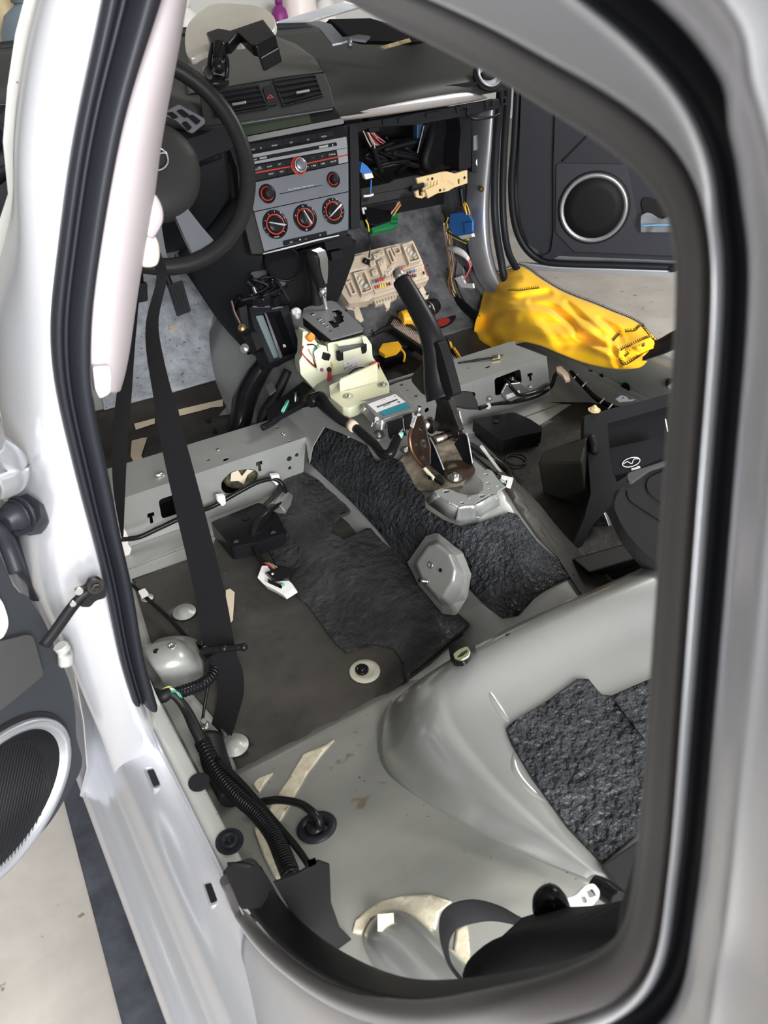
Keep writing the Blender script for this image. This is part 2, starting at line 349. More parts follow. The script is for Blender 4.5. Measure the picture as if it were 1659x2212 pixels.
# outer face turning forwards
rows = []
for i_, (a, b) in enumerate(zip(L0, L1)):
    kk = 1 if i_ < 14 else max(.15, 1-(i_-13)*.3); A = Y(*a, -.515); B = Y(*b, -.535); o_ = A+(V((-.012, .02, 0))*kk if i_ > 6 else V((.004, .02, 0))); rows.append([o_+(V((.004, .07, 0))*kk if i_ > 6 else V((.01, .05, 0))), o_+(V((-.002, .02, 0))*kk if i_ > 6 else V((.004, .02, 0))), A, A*.6+B*.4+V((0, -.004, 0)), A*.25+B*.75+V((0, -.002, 0)), B, B+V((.008, .006, 0)), B+V((.014, .03, 0))])
patch('b_pillar', rows, silver, car, sub=2, solid=.0012)
MB().grid([[r[0]+V((.004, .06, 0)), r[0]+V((.03, .05, 0)), r[5]+V((.03, .04, 0))] for r in rows]).build('pillar_inner', greyd, car)
def mid(a, b, t): return [(p[0]*(1-t)+q[0]*t, p[1]*(1-t)+q[1]*t) for p, q in zip(a, b)]
# door seal on the pillar: main bulb with two lips
sealb = thing('door_seal_pillar', 'black rubber door seal running down the bright silver pillar to its cut end on the sill', 'door seal', Z(340, 1610, .345))
def sealstrip(t0, t1, h0, h1, hm, name):
    A = mid(L1, L2, t0); B = mid(L1, L2, t1); rws = []
    for a, b in zip(A[:-2], B[:-2]):
        p = Y(*a, -.538); q = Y(*b, -.538); rws.append([p+V((0, .006, 0)), p+V((0, -h0, 0)), (p*.75+q*.25)+V((0, -hm*.9, 0)), (p+q)/2+V((0, -hm, 0)), (p*.25+q*.75)+V((0, -hm*.9, 0)), q+V((0, -h1, 0)), q+V((0, .006, 0))])
    patch(name, rws, rub, sealb, sub=2)
sealstrip(0, .30, .002, .002, .008, 'outer_lip'); sealstrip(.28, .44, .001, .001, .004, 'groove_lip'); sealstrip(.42, 1.0, .004, .004, .018, 'bulb')
# door check link
ck = thing('door_check_strap', 'black steel door check link bolted to the silver pillar above the rear door speaker', 'door check', Y(205, 1260, -.535))
pp = PL((0, -.542, 0), (0, -1, 0))
MB().tube([pp.at(195, 1278, .012), pp.at(165, 1300, .014), pp.at(120, 1362, .016), pp.at(95, 1395, .018)], .0065, 4, sub=3, flat=.5, up=(0, -1, 0)).build('arm', blk, ck)
MB().prism(rnd([pp.at(*q) for q in ((160, 1270), (185, 1262), (190, 1248), (208, 1243), (222, 1252), (220, 1275), (198, 1281), (186, 1295), (165, 1294))], .003), (0, -.014, 0)).build('bracket', blk, ck, bevel=.001)
MB().bolt(pp.at(206, 1266, .014), (0, -1, .1), .005).build('bolt', darksteel, ck); MB().disc(pp.at(170, 1276, .014), (0, -1, .1), .004).build('rivet', steel, ck); MB().disc(pp.at(157, 1303, .018), (0, -1, .1), .003).build('rivet', steel, ck)
# --- rear opening: wheel arch, C pillar, roof rail ---
def px3(P): return [X(*p) for p in P]
RP = [(488, 1900, -.702), (520, 1975, -.70), (575, 2045, -.697), (655, 2110, -.69), (760, 2165, -.68), (900, 2195, -.67), (1080, 2178, -.66), (1230, 2145, -.645), (1340, 2090, -.63), (1400, 2000, -.62), (1424, 1850, -.612), (1438, 1700, -.608), (1452, 1500, -.602), (1470, 1250, -.594), (1488, 1000, -.585), (1502, 820, -.578), (1512, 650, -.572), (1508, 520, -.568), (1480, 420, -.564), (1420, 340, -.56), (1320, 262, -.556), (1200, 190, -.552), (1080, 120, -.55), (960, 60, -.548), (850, 10, -.546), (740, -50, -.545), (600, -130, -.54)]
C = rs(px3(RP), 4)
seal = thing('door_seal_arch', 'dark flocked door seal sweeping around the rear edge and top of the door opening', 'door seal', C[0])
MB().tube(C, [.0065, .0075, .008, .0078, .0072, .0070, .0072, .0075, .008], 12, sub=1).build('bulb', rubf, seal)
CC = sum(C, V())/len(C)
def outw(i):
    t = (C[min(i+1, len(C)-1)]-C[max(i-1, 0)]).normalized(); n = t.cross(V((1, 0, .0))).normalized()
    if n.dot(C[i]-V((-.6, -.75, .75))) < 0: n = -n
    return n
OW = [outw(i) for i in range(len(C))]
MB().tube([c+o*.008+V((.004, 0, 0)) for c, o in zip(C, OW)], .004, 8, sub=1).build('carrier_lip', rub, seal)
# plastic trim inside the seal on the wheel arch
TP = [(560, 1868, -.672), (600, 1935, -.67), (650, 1990, -.665), (715, 2040, -.655), (800, 2085, -.645), (890, 2112, -.635), (1000, 2112, -.625), (1120, 2095, -.615), (1240, 2068, -.60), (1320, 2030, -.59), (1350, 1960, -.59), (1368, 1850, -.585)]
TO = [(486, 1868, -.70), (520, 1950, -.699), (580, 2025, -.696), (655, 2088, -.69), (755, 2140, -.68), (880, 2168, -.67), (1040, 2158, -.66), (1180, 2130, -.647), (1300, 2085, -.632), (1370, 2010, -.62), (1400, 1880, -.612), (1420, 1750, -.607)]
tr = thing('wheel_arch_trim', 'black plastic scuff trim curving over the wheel arch at the bottom of the door opening', 'trim panel', X(*TO[0]))
A = rs(px3(TP), 4); B = rs(px3(TO), 4)
patch('scuff_panel', [[a+V((.004, 0, -.05)), a+V((.003, 0, -.006)), a, a*.7+b*.3+V((0, 0, .003)), a*.35+b*.65+V((0, 0, .003)), b+V((.002, 0, 0))] for a, b in zip(A, B)], blk, tr, sub=1, solid=.002)
pu = P3(X(600, 1900, -.672), X(715, 1865, -.62), X(720, 2000, -.63))
MB().prism([pu.at(*q) for q in ((592, 1908), (645, 1888), (690, 1860), (713, 1868), (716, 1950), (735, 2005), (790, 2060), (800, 2090), (700, 2060), (640, 1990))], pu.n*-.003).build('upright_panel', blk, tr, bevel=.001)
pe = P3(X(490, 1880, -.70), X(560, 1868, -.672), X(520, 1940, -.699)); pe2 = PL(pe.p+pe.n*.003, pe.n)
MB().prism(rnd([pe2.at(*q) for q in ((484, 1878), (498, 1865), (540, 1853), (550, 1858), (575, 1892), (600, 1935), (575, 1960), (520, 1965))], .004), pe.n*-.003, [rnd([pe2.at(*q) for q in ((526, 1872), (545, 1863), (549, 1868), (531, 1877))], .002)]).build('end_tab', blk, tr, bevel=.0008)
# metal jamb outside the seal, C pillar and roof rail
r1 = []; r2 = []; r3 = []
NC = len(C)
for i_, (c, o) in enumerate(zip(C, OW)):
    if i_ < 21: continue
    f_ = i_/(NC-1)
    wm = .0005+.020*max(0, min(1, (f_-.66)/.16)) if f_ > .5 else .0005+.006*max(0, min(1, (.36-f_)/.2))
    wg = .006 if f_ < .7 else .010
    e = .0075
    r1.append([c+V((.004, 0, 0))+o*.002, c+V((.003, 0, 0))+o*.004, c+o*e+V((-.001, 0, 0)), c+o*(e+.0012)+V((-.006, 0, 0)), c+o*(e+.002)+V((-.0075, 0, 0)), c+o*(e+.002+wm)+V((-.0075, 0, 0)), c+o*(e+.003+wm)+V((-.004, 0, 0))])
    r2.append([c+o*(e+.0025+wm)+V((-.003, 0, 0)), c+o*(e+.004+wm)+V((.004, 0, 0)), c+o*(e+.004+wm+wg)+V((.002, 0, 0)), c+o*(e+.005+wm+wg)+V((-.004, 0, 0))])
    b_ = e+.0045+wm+wg; kq = max(0, min(1, (f_-.60)/.2)); kq = kq*kq*(3-2*kq)
    r3.append([c+o*b_+V((-.001, 0, 0)), c+o*(b_+.0015)+V((-.008, 0, 0)), c+o*(b_+.008)+V((-.011, 0, 0)), c+o*(b_+.016)+V((-.013, 0, 0)), c+o*(b_+.0175)+V((-.0155, 0, 0)), c+o*(b_+.019)+V((-.013, 0, 0)), c+o*(b_+.03)+V((-.012+.002*kq, 0, 0)), c+o*(b_+.055-.008*kq)+V((-.03+.045*kq, 0, 0)), c+o*(b_+.10-.05*kq)+V((-.045+.16*kq, 0, 0))])
ra = []
for i_, (c, o) in enumerate(zip(C, OW)):
    if 5 <= i_ < 26: ra.append([c+V((.01, 0, 0)), c+o*.006+V((-.003, 0, 0)), c+o*.014+V((-.010, 0, 0)), c+o*.030+V((-.016, 0, 0)), c+o*.055+V((-.024, 0, -.004)), c+o*.10+V((-.045, 0, -.01))])
patch('arch_jamb', ra, silver, car, sub=1, solid=.001)
patch('jamb_flange', r1, silver, car, sub=1, solid=.001); patch('jamb_gutter', r2, rub, car, sub=1, solid=.001); patch('quarter_panel', r3, silver, car, sub=1, solid=.001)
# roof, quarter, far side
roofm = mat('headliner', (.30, .29, .28), .9)
rf = MB()
rf.grid([[V((x, y, 1.21+.05*(1-(x/.6)**2)-.12*max(0, (-y-.9))**1.5-.25*max(0, y-.0)**2)) for x in (-.53, -.4, -.2, 0, .2, .4, .53)] for y in (-1.7, -1.4, -1.1, -.8, -.5, -.2, .0, .15)])
rf.build('roof_panel', silver, car, solid=.03, soff=1, fix=False)
for sx in (-1, 1):   # roof side rails and windscreen pillars
    MB().tube([V((sx*.545, -1.25, 1.17)), V((sx*.54, -.9, 1.20)), V((sx*.535, -.2, 1.225)), V((sx*.56, .15, 1.20)), V((sx*.64, .6, 1.06)), V((sx*.70, 1.0, .96))], .03, 8).build('roof_rail', greyd, car)
MB().tube([V((.72, -.5, .3)), V((.70, -.5, .7)), V((.60, -.48, 1.0)), V((.54, -.47, 1.2))], .045, 8, flat=.7).build('far_pillar', greyd, car)
# far sill and jamb
MB().grid([[V((x, y, z)) for x, z in ((.655, .25), (.668, .26), (.672, .36), (.676, .374), (.70, .372), (.703, .345), (.75, .335), (.765, .29), (.80, .26), (.80, .08))] for y in [-1.2+.06*i for i in range(31)]]).build('far_sill', greyd, car, solid=.002, fix=False)
# rear seat pan
HP = [
 [None]*7,
 [(835, 1540, .285), (880, 1482, .365), (942, 1428, .415), (1080, 1345, .425), (1240, 1275, .425), (1400, 1210, .43), (1620, 1120, .43)],
 [(822, 1590, .28), (893, 1530, .385), (960, 1475, .418), (1100, 1410, .424), (1290, 1325, .424), (1430, 1270, .43), (1640, 1180, .43)],
 [(820, 1640, .285), (915, 1560, .395), (1000, 1535, .400), (1130, 1485, .396), (1290, 1405, .392), (1440, 1360, .39), (1660, 1300, .39)],
 [(850, 1690, .295), (960, 1605, .392), (1050, 1590, .39), (1160, 1570, .388), (1320, 1520, .385), (1480, 1480, .385), (1700, 1420, .385)],
 [(935, 1750, .315), (1025, 1665, .386), (1110, 1665, .382), (1210, 1660, .38), (1350, 1630, .38), (1500, 1600, .38), (1700, 1560, .38)],
 [(1050, 1810, .335), (1110, 1735, .384), (1170, 1745, .378), (1250, 1745, .378), (1370, 1730, .38), (1500, 1710, .38), (1700, 1690, .38)],
 [(1160, 1855, .350), (1195, 1805, .380), (1240, 1818, .372), (1290, 1825, .374), (1380, 1820, .376), (1500, 1815, .38), (1700, 1800, .38)],
 [(1270, 1895, .362), (1280, 1885, .372), (1300, 1895, .372), (1330, 1900, .376), (1400, 1900, .38), (1520, 1900, .38), (1700, 1900, .38)]]
rows = [[Z(*p) for p in r] for r in HP[1:]]
rows = [[V((p.x, -.60, .24)) for p in rows[0]], [V((p.x, -.615, .30 if i else .26)) for i, p in enumerate(rows[0])]]+rows
rows[0][0] = Z(850, 1505, .245); rows[1][0] = Z(840, 1520, .262)
seatpan = patch('rear_seat_pan', rows, pangrey, car, sub=3, solid=.002)
HR = rows
# kick-up floor beside it
def kick(x, y):
    t = -y; a = [(.50, .25), (.56, .252), (.667, .281), (.75, .309), (.83, .331), (.90, .347), (.96, .358), (1.05, .372), (1.3, .40)]
    if t <= a[0][0]: return .25
    for (t0, z0), (t1, z1) in zip(a, a[1:]):
        if t <= t1: return z0+(z1-z0)*(t-t0)/(t1-t0)
    return .4
def K(u, v, h=0):      # where a line of sight meets the kick-up
    z = .3
    for _ in range(25): p = Z(u, v, z); z = kick(p.x, p.y)+h
    return p
MB().grid([[V((x, y, kick(x, y)-.0015)) for x in [-.68+.02*i for i in range(20)]] for y in [-.555-.02*j for j in range(34)]]).build('rear_kick_up', kickgrey, car, solid=.002, fix=False)
# hidden back and wheel arch
patch('wheel_housing', [[V((x, y, z)) for y in (-.88, -1.0, -1.15, -1.4)] for x, z in ((-.70, .26), (-.69, .28), (-.66, .28), (-.64, .26), (-.62, .24))], greyd, car, solid=.002)
dome = MB(); ax0 = K(815, 1985); ax1 = K(960, 2160)
e = (ax1-ax0).normalized(); sd = e.cross(V((0, 0, 1))).normalized(); rws = []
for t, w, h in ((-.06, .004, .0), (0.0, .020, .012), (.12, .029, .030), (.3, .034, .040), (.6, .037, .043), (.9, .038, .045), (1.3, .038, .045)):
    c = ax0.lerp(ax1, t)+V((0, 0, -.006)); rws.append([c+sd*w*math.cos(a)+V((0, 0, h*math.sin(a)+.002)) for a in [math.pi*k/8 for k in range(9)]])
patch('strut_housing', rws, pangrey, car, sub=2)
lb = PL(ax0.lerp(ax1, .22)+V((0, 0, .033)), (-.35, -.3, 1)); MB().prism([lb.at(*q) for q in ((816, 1975), (850, 1972), (852, 2005), (834, 2007), (833, 2012), (816, 2012))], lb.n*.0006).build('masking_tape', masking, car)
# seam sealer on the kick-up
def ks(poly, m, nm='seam_sealer', t=.0022, step=.006):
    P = [K(*q) for q in poly]; return MB().prism(P, (0, 0, t), pl=PL((0, -.8, .3), (0, 0, 1)), zf=lambda p: V((p.x, p.y, kick(p.x, p.y)+.0002)), step=step).build(nm, m, car)
ks([(655, 1632), (700, 1612), (722, 1600), (700, 1625), (665, 1670), (640, 1715), (612, 1765), (585, 1800), (575, 1760), (600, 1720), (628, 1678)], sealer)
ks([(762, 2015), (768, 1990), (790, 1970), (825, 1948), (870, 1938), (930, 1935), (975, 1950), (950, 1970), (940, 2010), (905, 1998), (865, 1985), (830, 1972), (800, 1985), (780, 2020)], sealer)
ks([(548, 1790), (562, 1782), (580, 1800), (600, 1840), (612, 1880), (602, 1905), (590, 1890), (570, 1850)], sealer)
ks([(545, 1695), (560, 1682), (590, 1672), (575, 1690), (560, 1712)], sealer)
ks([(975, 2110), (985, 2010), (1010, 2000), (1015, 2060), (1008, 2110)], sealer)
# grommet
g0 = K(685, 1790); gt = thing('floor_grommet', 'round black rubber grommet with a harness passing through the bare grey rear floor', 'grommet', g0)
kn = V((0, .27, 1)).normalized(); MB().lathe([(.024, 0), (.025, .003), (.022, .006), (.0155, .006), (.013, .001), (.002, .0)], g0, kn, 32).build('flange', rub, gt)
MB().lathe([(.0125, 0), (.0125, .006), (.009, .010), (.002, .009)], g0-V((.002, .0, 0)), kn, 20).build('boot', blks, gt)
MB().tube([K(555, 1735, .012), K(600, 1728, .02), K(645, 1735, .022), K(672, 1752, .024), K(688, 1772, .016), K(690, 1790, .004)], .0052, 8).build('taped_cable', blks, gt)
# ---- front crossmembers ----
CT = PL((0, 0, .365), (0, 0, 1)); CR = PL((0, 0, .3), (0, -1, 0)); CR.p.y = .0
def hole(pl, c, r, ry=None, n=14, rot=0): return circ(pl.at(*c), pl, r, n, ry, rot)
def Tslot(u, v, k=1.): return [CR.at(u+a*k, v+b*k) for a, b in ((-7, -9), (6, -13), (7, -5), (3, -4), (5, 9), (-1, 11), (-3, -2), (-7, 0))]
cm = MB(); xl, xr_ = -.665, -.195
def q2(u, v): return CR.at(u, v)
rearH = [rnd([CR.at(*p) for p in ((478, 1040), (500, 1018), (545, 1012), (560, 1022), (552, 1045), (530, 1060), (490, 1068), (478, 1058))], .01), rnd([CR.at(*p) for p in ((342, 1080), (395, 1062), (400, 1105), (350, 1122))], .008), Tslot(560, 1008), Tslot(326, 1120, 1.1), hole(CR, (625, 991), .0058), hole(CR, (641, 983), .0042), hole(CR, (626, 1011), .0038), hole(CR, (316, 1151), .003)]
cm.prism([V((xl, 0, .365)), V((xr_+.0, 0, .365)), V((-.212, 0, .262)), V((-.26, 0, .255)), V((xl, 0, .255))], (0, .002, 0), rearH, pl=CR)
topH = [hole(CT, (598, 923), .0042), hole(CT, (626, 953), .0042), hole(CT, (450, 993), .0038), rnd([CT.at(*p) for p in ((482, 990), (494, 987), (493, 993), (483, 997))], .001)]
cm.prism([V((xl, .002, .365)), V((xl, .115, .365)), V((-.235, .105, .365)), V((-.165, .085, .365)), V((-.15, .04, .365)), V((xr_, .002, .365))], (0, 0, -.002), topH, pl=CT)
cm.prism([V((xl, .115, .363)), V((-.235, .105, .363)), V((-.235, .115, .255)), V((xl, .125, .255))], (0, -.002, 0))
cm.strip([V((xl, -.001, .256)), V((-.26, -.001, .256)), V((-.212, -.001, .264))], [V((xl, -.055, .253)), V((-.26, -.05, .254)), V((-.215, -.03, .264))], (0, 0, -.002))
cmo = cm.build('left_crossmember', grey, car)
MB().lathe([(.0045, 0), (.0045, .002), (.003, .002), (.003, -.004)], CT.at(613, 938), (0, 0, 1), 12).build('weld_nut', steel, cmo)
MB().lathe([(.004, 0), (.003, .002)], CT.at(471, 972), (0, 0, 1), 12).build('rivet', steel, cmo)
MB().lathe([(.006, 0), (.005, .01), (.001, .018)], CT.at(352, 1024), (-.9, -.3, .3), 12).build('stud', steel, cmo)
MB().ball(V((-.31, .04, .30)), .045, (1.3, .5, .7), 8).build('foam_block', mat('mossy_foam', (.10, .10, .06), .9, col2=(.03, .03, .02), noise_scale=60, bump=1, bscale=50, bdist=.01), cmo)
MB().prism([CR.at(*p, ) + V((0, .012, 0)) for p in ((505, 1028), (520, 1022), (528, 1035), (540, 1020), (553, 1022), (540, 1032), (532, 1052), (520, 1045), (503, 1046))], (0, .001, 0)).build('paper_scrap', masking, cmo)
cr = MB(); xa, xb = .045, .46
rH = [rnd([CR.at(*p) for p in ((1068, 818), (1124, 797), (1128, 826), (1100, 845), (1070, 856))], .008), Tslot(1145, 815, .8), hole(CR, (1015, 858), .017, .013), hole(CR, (922, 886), .0058), hole(CR, (925, 903), .0035)]
cr.prism([V((xa, 0, .365)), V((xb, 0, .365)), V((xb+.03, 0, .255)), V((xa+.04, 0, .255))], (0, .002, 0), rH, pl=CR)
cr.prism([V((xa, .002, .365)), CT.at(835, 836), CT.at(858, 826), CT.at(890, 817), V((.22, .115, .365)), V((xb-.02, .115, .365)), V((xb, .002, .365))], (0, 0, -.002), [rnd([CT.at(*p) for p in q], .001) for q in (((973, 796), (983, 793), (984, 798), (974, 800)), ((1048, 792), (1058, 789), (1058, 793), (1049, 796)))]+[hole(CT, (1011, 795), .003), hole(CT, (1000, 812), .0022), hole(CT, (867, 831), .0045), hole(CT, (898, 855), .0045), hole(CT, (880, 843), .003)], pl=CT)
cr.prism([V((xb, .0, .363)), V((xb-.02, .113, .363)), V((xb+.01, .115, .255)), V((xb+.03, 0, .255))], (-.002, 0, 0))
cr.prism([V((xa, .115, .363)), V((xb, .115, .363)), V((xb, .12, .255)), V((xa, .12, .255))], (0, -.002, 0))
cr.strip([V((.12, -.001, .256)), V((xb+.04, -.001, .256))], [V((.12, -.045, .253)), V((xb+.04, -.045, .253))], (0, 0, -.002))
cr.build('right_crossmember', grey, car)
for x0_, x1_ in ((-.655, -.24), (.07, .45)):
    lm = MB(); lm.box(((x0_+x1_)/2, .098, .31), (x1_-x0_, .01, .10)); lm.box(((x0_+x1_)/2, .055, .259), (x1_-x0_, .08, .006)); lm.box((x0_+.003, .055, .31), (.006, .08, .10)); lm.build('cavity_shade_liner', blk, car)  # black liner added to paint the shade inside the crossmembers
# tunnel shoulder plates left of the shifter
tp = P3(Z(629, 906, .366), Z(669, 947, .366), Z(700, 925, .395))
MB().prism([tp.at(*p) for p in ((600, 905), (640, 885), (700, 870), (760, 905), (790, 960), (735, 935), (700, 922), (675, 965), (668, 1000), (662, 960))], tp.n*-.002, [hole(tp, (745, 918), .002)]).build('shoulder_plate', grey, car)
sp2 = PL((-.15, .15, .36), (-.9, 0, .45))
patch('tunnel_front_cone', [[V((-.19, y, .25)), V((-.175, y, .31)), V((-.14, y, .39)), V((-.08, y, .43)), V((-.02, y, .43)), V((.04, y, .38)), V((.09, y, .25))] for y in (.24, .35, .5, .7)], pangrey, car, solid=.002)
# seat mount brackets
def bracket(pts, top, name, m, extra=None):
    o = patch(name, pts, m, car, sub=2, solid=.002); return o
# sill-side box
q = [[Z(u, v, z) for u, v, z in r] for r in (
 [(300, 1395, .27), (330, 1400, .27), (335, 1380, .265), (400, 1372, .26), (425, 1385, .255)],
 [(305, 1398, .352), (335, 1388, .362), (360, 1379, .362), (395, 1376, .355), (418, 1388, .30)],
 [(310, 1410, .366), (345, 1396, .370), (372, 1392, .370), (400, 1391, .362), (436, 1420, .32)],
 [(330, 1440, .366), (355, 1432, .370), (380, 1425, .370), (410, 1418, .362), (440, 1445, .31)],
 [(352, 1468, .34), (370, 1460, .35), (395, 1450, .35), (418, 1446, .34), (440, 1458, .30)],
 [(355, 1500, .27), (372, 1510, .26), (400, 1500, .26), (432, 1490, .26), (450, 1480, .255)])]
patch('seat_mount', q, grey, car, sub=2, solid=.002)
MB().lathe([(.006, 0), (.006, .0015), (.004, .0015), (.0035, -.003)], Z(372, 1396, .3705), (0, 0, 1), 16).build('weld_nut', steel, car)
MB().disc(Z(338, 1407, .369), (0, 0, 1), .0045, .001).build('drain_hole', blk, car)
# tunnel-side inclined bracket
ip = P3(V((-.235, -.40, .27)), V((-.19, -.375, .345)), V((-.20, -.52, .345)))
def I(u, v, h=0): return ip.at(u, v, h)
br = [[(905, 1255), (893, 1250), (885, 1235), (880, 1225)], ]
R0 = [I(880, 1215, -.004), I(920, 1158, -.004), I(945, 1150, -.01), I(1000, 1195, -.02), I(1018, 1240, -.02), I(1010, 1290, -.012), I(985, 1330, -.006), I(955, 1325, -.004), I(905, 1265, -.004)]
R1 = [I(890, 1218, .002), I(925, 1172, .004), I(945, 1165, .004), I(985, 1200, .0), I(1003, 1240, -.002), I(998, 1275, .0), I(975, 1310, .002), I(955, 1308, .002), I(912, 1262, .002)]
R2 = [I(u, v, .024) for u, v in ((899, 1216), (924, 1180), (942, 1174), (970, 1196), (983, 1228), (978, 1256), (957, 1292), (944, 1290), (912, 1254))]
m_ = MB(); k = 9; m_.add(R0+R1+R2, [(r*k+i, r*k+(i+1) % k, (r+1)*k+(i+1) % k, (r+1)*k+i) for r in (0, 1) for i in range(k)]+[tuple(range(2*k, 3*k))])
bk = m_.build('tunnel_seat_mount', grey, car, bevel=.005, seg=4)
for (u, v, r) in ((952, 1232, .0032), (907, 1254, .0035)): MB().disc(I(u, v, .0245), ip.n, r, .0012).build('bolt_hole', blk, bk)
MB().lathe([(.0055, 0), (.0055, .002), (.0035, .0025), (.003, 0)], I(931, 1221, .0245), ip.n, 14).build('weld_nut', steel, bk)
MB().lathe([(.0042, 0), (.0042, .002), (.0028, .002), (.0028, .012)], I(922, 1256, .0245), ip.n, 12).build('stud', steel, bk)
# ---- sound deadening sheets ----
def fz(p, t): return V((p.x, p.y, flz(p.x, p.y)+t))
FP_ = PL((0, 0, .25), (0, 0, 1))
def fsheet(poly, m, nm, t, step=.012, amp=0, holes=(), zadd=None):
    P = [Z(u, v, .252) for u, v in poly]
    zf = lambda p: V((p.x, p.y, flz(p.x, p.y)+t+(amp*noise.noise(V((p.x*22, p.y*22, 3)))+amp*.5*noise.noise(V((p.x*60, p.y*60, 1))))+(zadd(p) if zadd else 0)))
    return MB().prism(P, (0, 0, -t), holes=[circ(Z(*h[:2], .252), FP_, h[2], 18) for h in holes], pl=FP_, zf=zf, step=step).build(nm, m, car)
fsheet([(285, 1252), (400, 1212), (455, 1195), (470, 1150), (500, 1130), (560, 1100), (640, 1035), (720, 1100), (800, 1200), (900, 1290), (1010, 1375), (930, 1440), (850, 1492), (720, 1592), (655, 1628), (620, 1662), (560, 1690), (520, 1680), (470, 1560), (330, 1400)], tarf, 'flat_sound_deadener', .003, .013, .0018, holes=[(398, 1322, .020), (318, 1292, .010), (507, 1610, .020)])
def ridge(p):   # the textured sheet climbs over a swage near the tunnel
    d = (p.x+.33)+.10*(p.y+.3); t = max(0, min(1, (d+.02)/.06)); return .016*t*t*(3-2*t)
fsheet([(640, 1038), (700, 1070), (712, 1080), (722, 1082), (758, 1118), (758, 1132), (738, 1140), (717, 1158), (722, 1180), (745, 1190), (770, 1184), (790, 1172), (808, 1170), (880, 1250), (895, 1262), (955, 1325), (1012, 1378), (960, 1418), (890, 1462), (878, 1478), (870, 1440), (850, 1410), (810, 1398), (765, 1408), (748, 1412), (725, 1395), (690, 1345), (665, 1310), (640, 1290), (600, 1230), (560, 1150), (575, 1110)], tarw, 'textured_sound_deadener', .0065, .009, .003, zadd=ridge)
# floor plugs
for (u, v, r, m) in ((788, 1450, .0245, col('bare_cream_metal', (.42, .41, .33), .5)), (398, 1322, .020, greyd), (507, 1610, .020, greyd), (318, 1292, .011, greyd)):
    c = Z(u, v, .2535); MB().lathe([(r, 0), (r*.97, .0012), (r*.6, .0014), (r*.55, .0005 if m is not greyd else .004), (.001, .0005 if m is not greyd else .004)], c, (0, 0, 1), 28).build('floor_blank', m, car)
MB().lathe([(.0105, 0), (.0105, .0035), (.008, .0045), (.007, .003), (.004, .003), (.004, .005), (.001, .005)], Z(782, 1448, .255), (0, 0, 1), 24).build('drain_plug', blks, car)
for poly in ([(488, 1275), (497, 1272), (507, 1280), (503, 1340), (492, 1352), (488, 1310)], [(285, 950), (318, 945), (305, 985), (320, 1010), (300, 1020), (282, 985)], [(435, 1385), (442, 1384), (443, 1400), (437, 1400)]): MB().prism([Z(*p, .2575) for p in poly], (0, 0, .0006)).build('masking_tape', masking, car)
# tar on the tunnel
patch('worn_tunnel_side', [[p+V((.003, 0, .003)) for p in tun(y)[6:10]] for y in TY if y < -.18], tarf, car, sub=1)
def tunp(u, v):     # hit the tunnel surface
    best = None
    for i in range(400):
        d = .6+i*.003; p = D(u, v, d); s_ = tun(p.y)
        z = None
        for a, b in zip(s_, s_[1:]):
            if a.x <= p.x <= b.x: z = a.z+(b.z-a.z)*(p.x-a.x)/(b.x-a.x)
        if z is not None and p.z <= z+.004: return p
    return D(u, v, 1.2)
TPL = PL((-.1, -.3, .38), (-.55, -.25, .8))
def tsheet(poly, m, nm, step=.009, amp=.003, holes=()):
    P = [tunp(*q) for q in poly]
    def zf(p):
        d0 = p+TPL.n*.12; q = d0.copy()
        for i in range(120):
            q = d0-TPL.n*(.0022*i); s_ = tun(q.y); z = None
            for a, b in zip(s_, s_[1:]):
                if a.x <= q.x <= b.x: z = a.z+(b.z-a.z)*(q.x-a.x)/(b.x-a.x)
            if z is not None and q.z <= z: break
        return q+TPL.n*(.0075+amp*noise.noise(q*25)+amp*.6*noise.noise(q*70))
    return MB().prism(P, TPL.n*-.006, pl=TPL, zf=zf, step=step).build(nm, m, car)
tsheet([(714, 918), (738, 930), (765, 950), (790, 955), (800, 975), (815, 1000), (840, 985), (870, 1000), (895, 1045), (915, 1070), (920, 1100), (960, 1125), (1000, 1140), (1040, 1130), (1100, 1108), (1118, 1112), (1160, 1170), (1243, 1245), (1190, 1268), (1155, 1292), (1120, 1330), (1085, 1336), (1050, 1310), (1012, 1270), (1010, 1240), (1017, 1222), (1000, 1190), (955, 1168), (925, 1165), (905, 1190), (885, 1222), (870, 1218), (820, 1150), (760, 1085), (700, 1030), (668, 1000), (675, 965)], tar, 'tunnel_sound_deadener')
tsheet([(1015, 955), (1040, 950), (1075, 985), (1110, 1040), (1150, 1100), (1200, 1170), (1262, 1240), (1245, 1246), (1165, 1165), (1122, 1105), (1108, 1080), (1060, 1010)], tarf, 'worn_tunnel_sheet', .012, .001)
# dirty gasket area under the handbrake
tsheet([(860, 1000), (905, 960), (960, 945), (1000, 960), (1020, 1000), (1000, 1050), (940, 1060), (905, 1060)], mat('dirty_sealer', (.28, .24, .17), .7, col2=(.07, .05, .035), noise_scale=30, bump=.5), 'rusty_sealer', .012, .001)
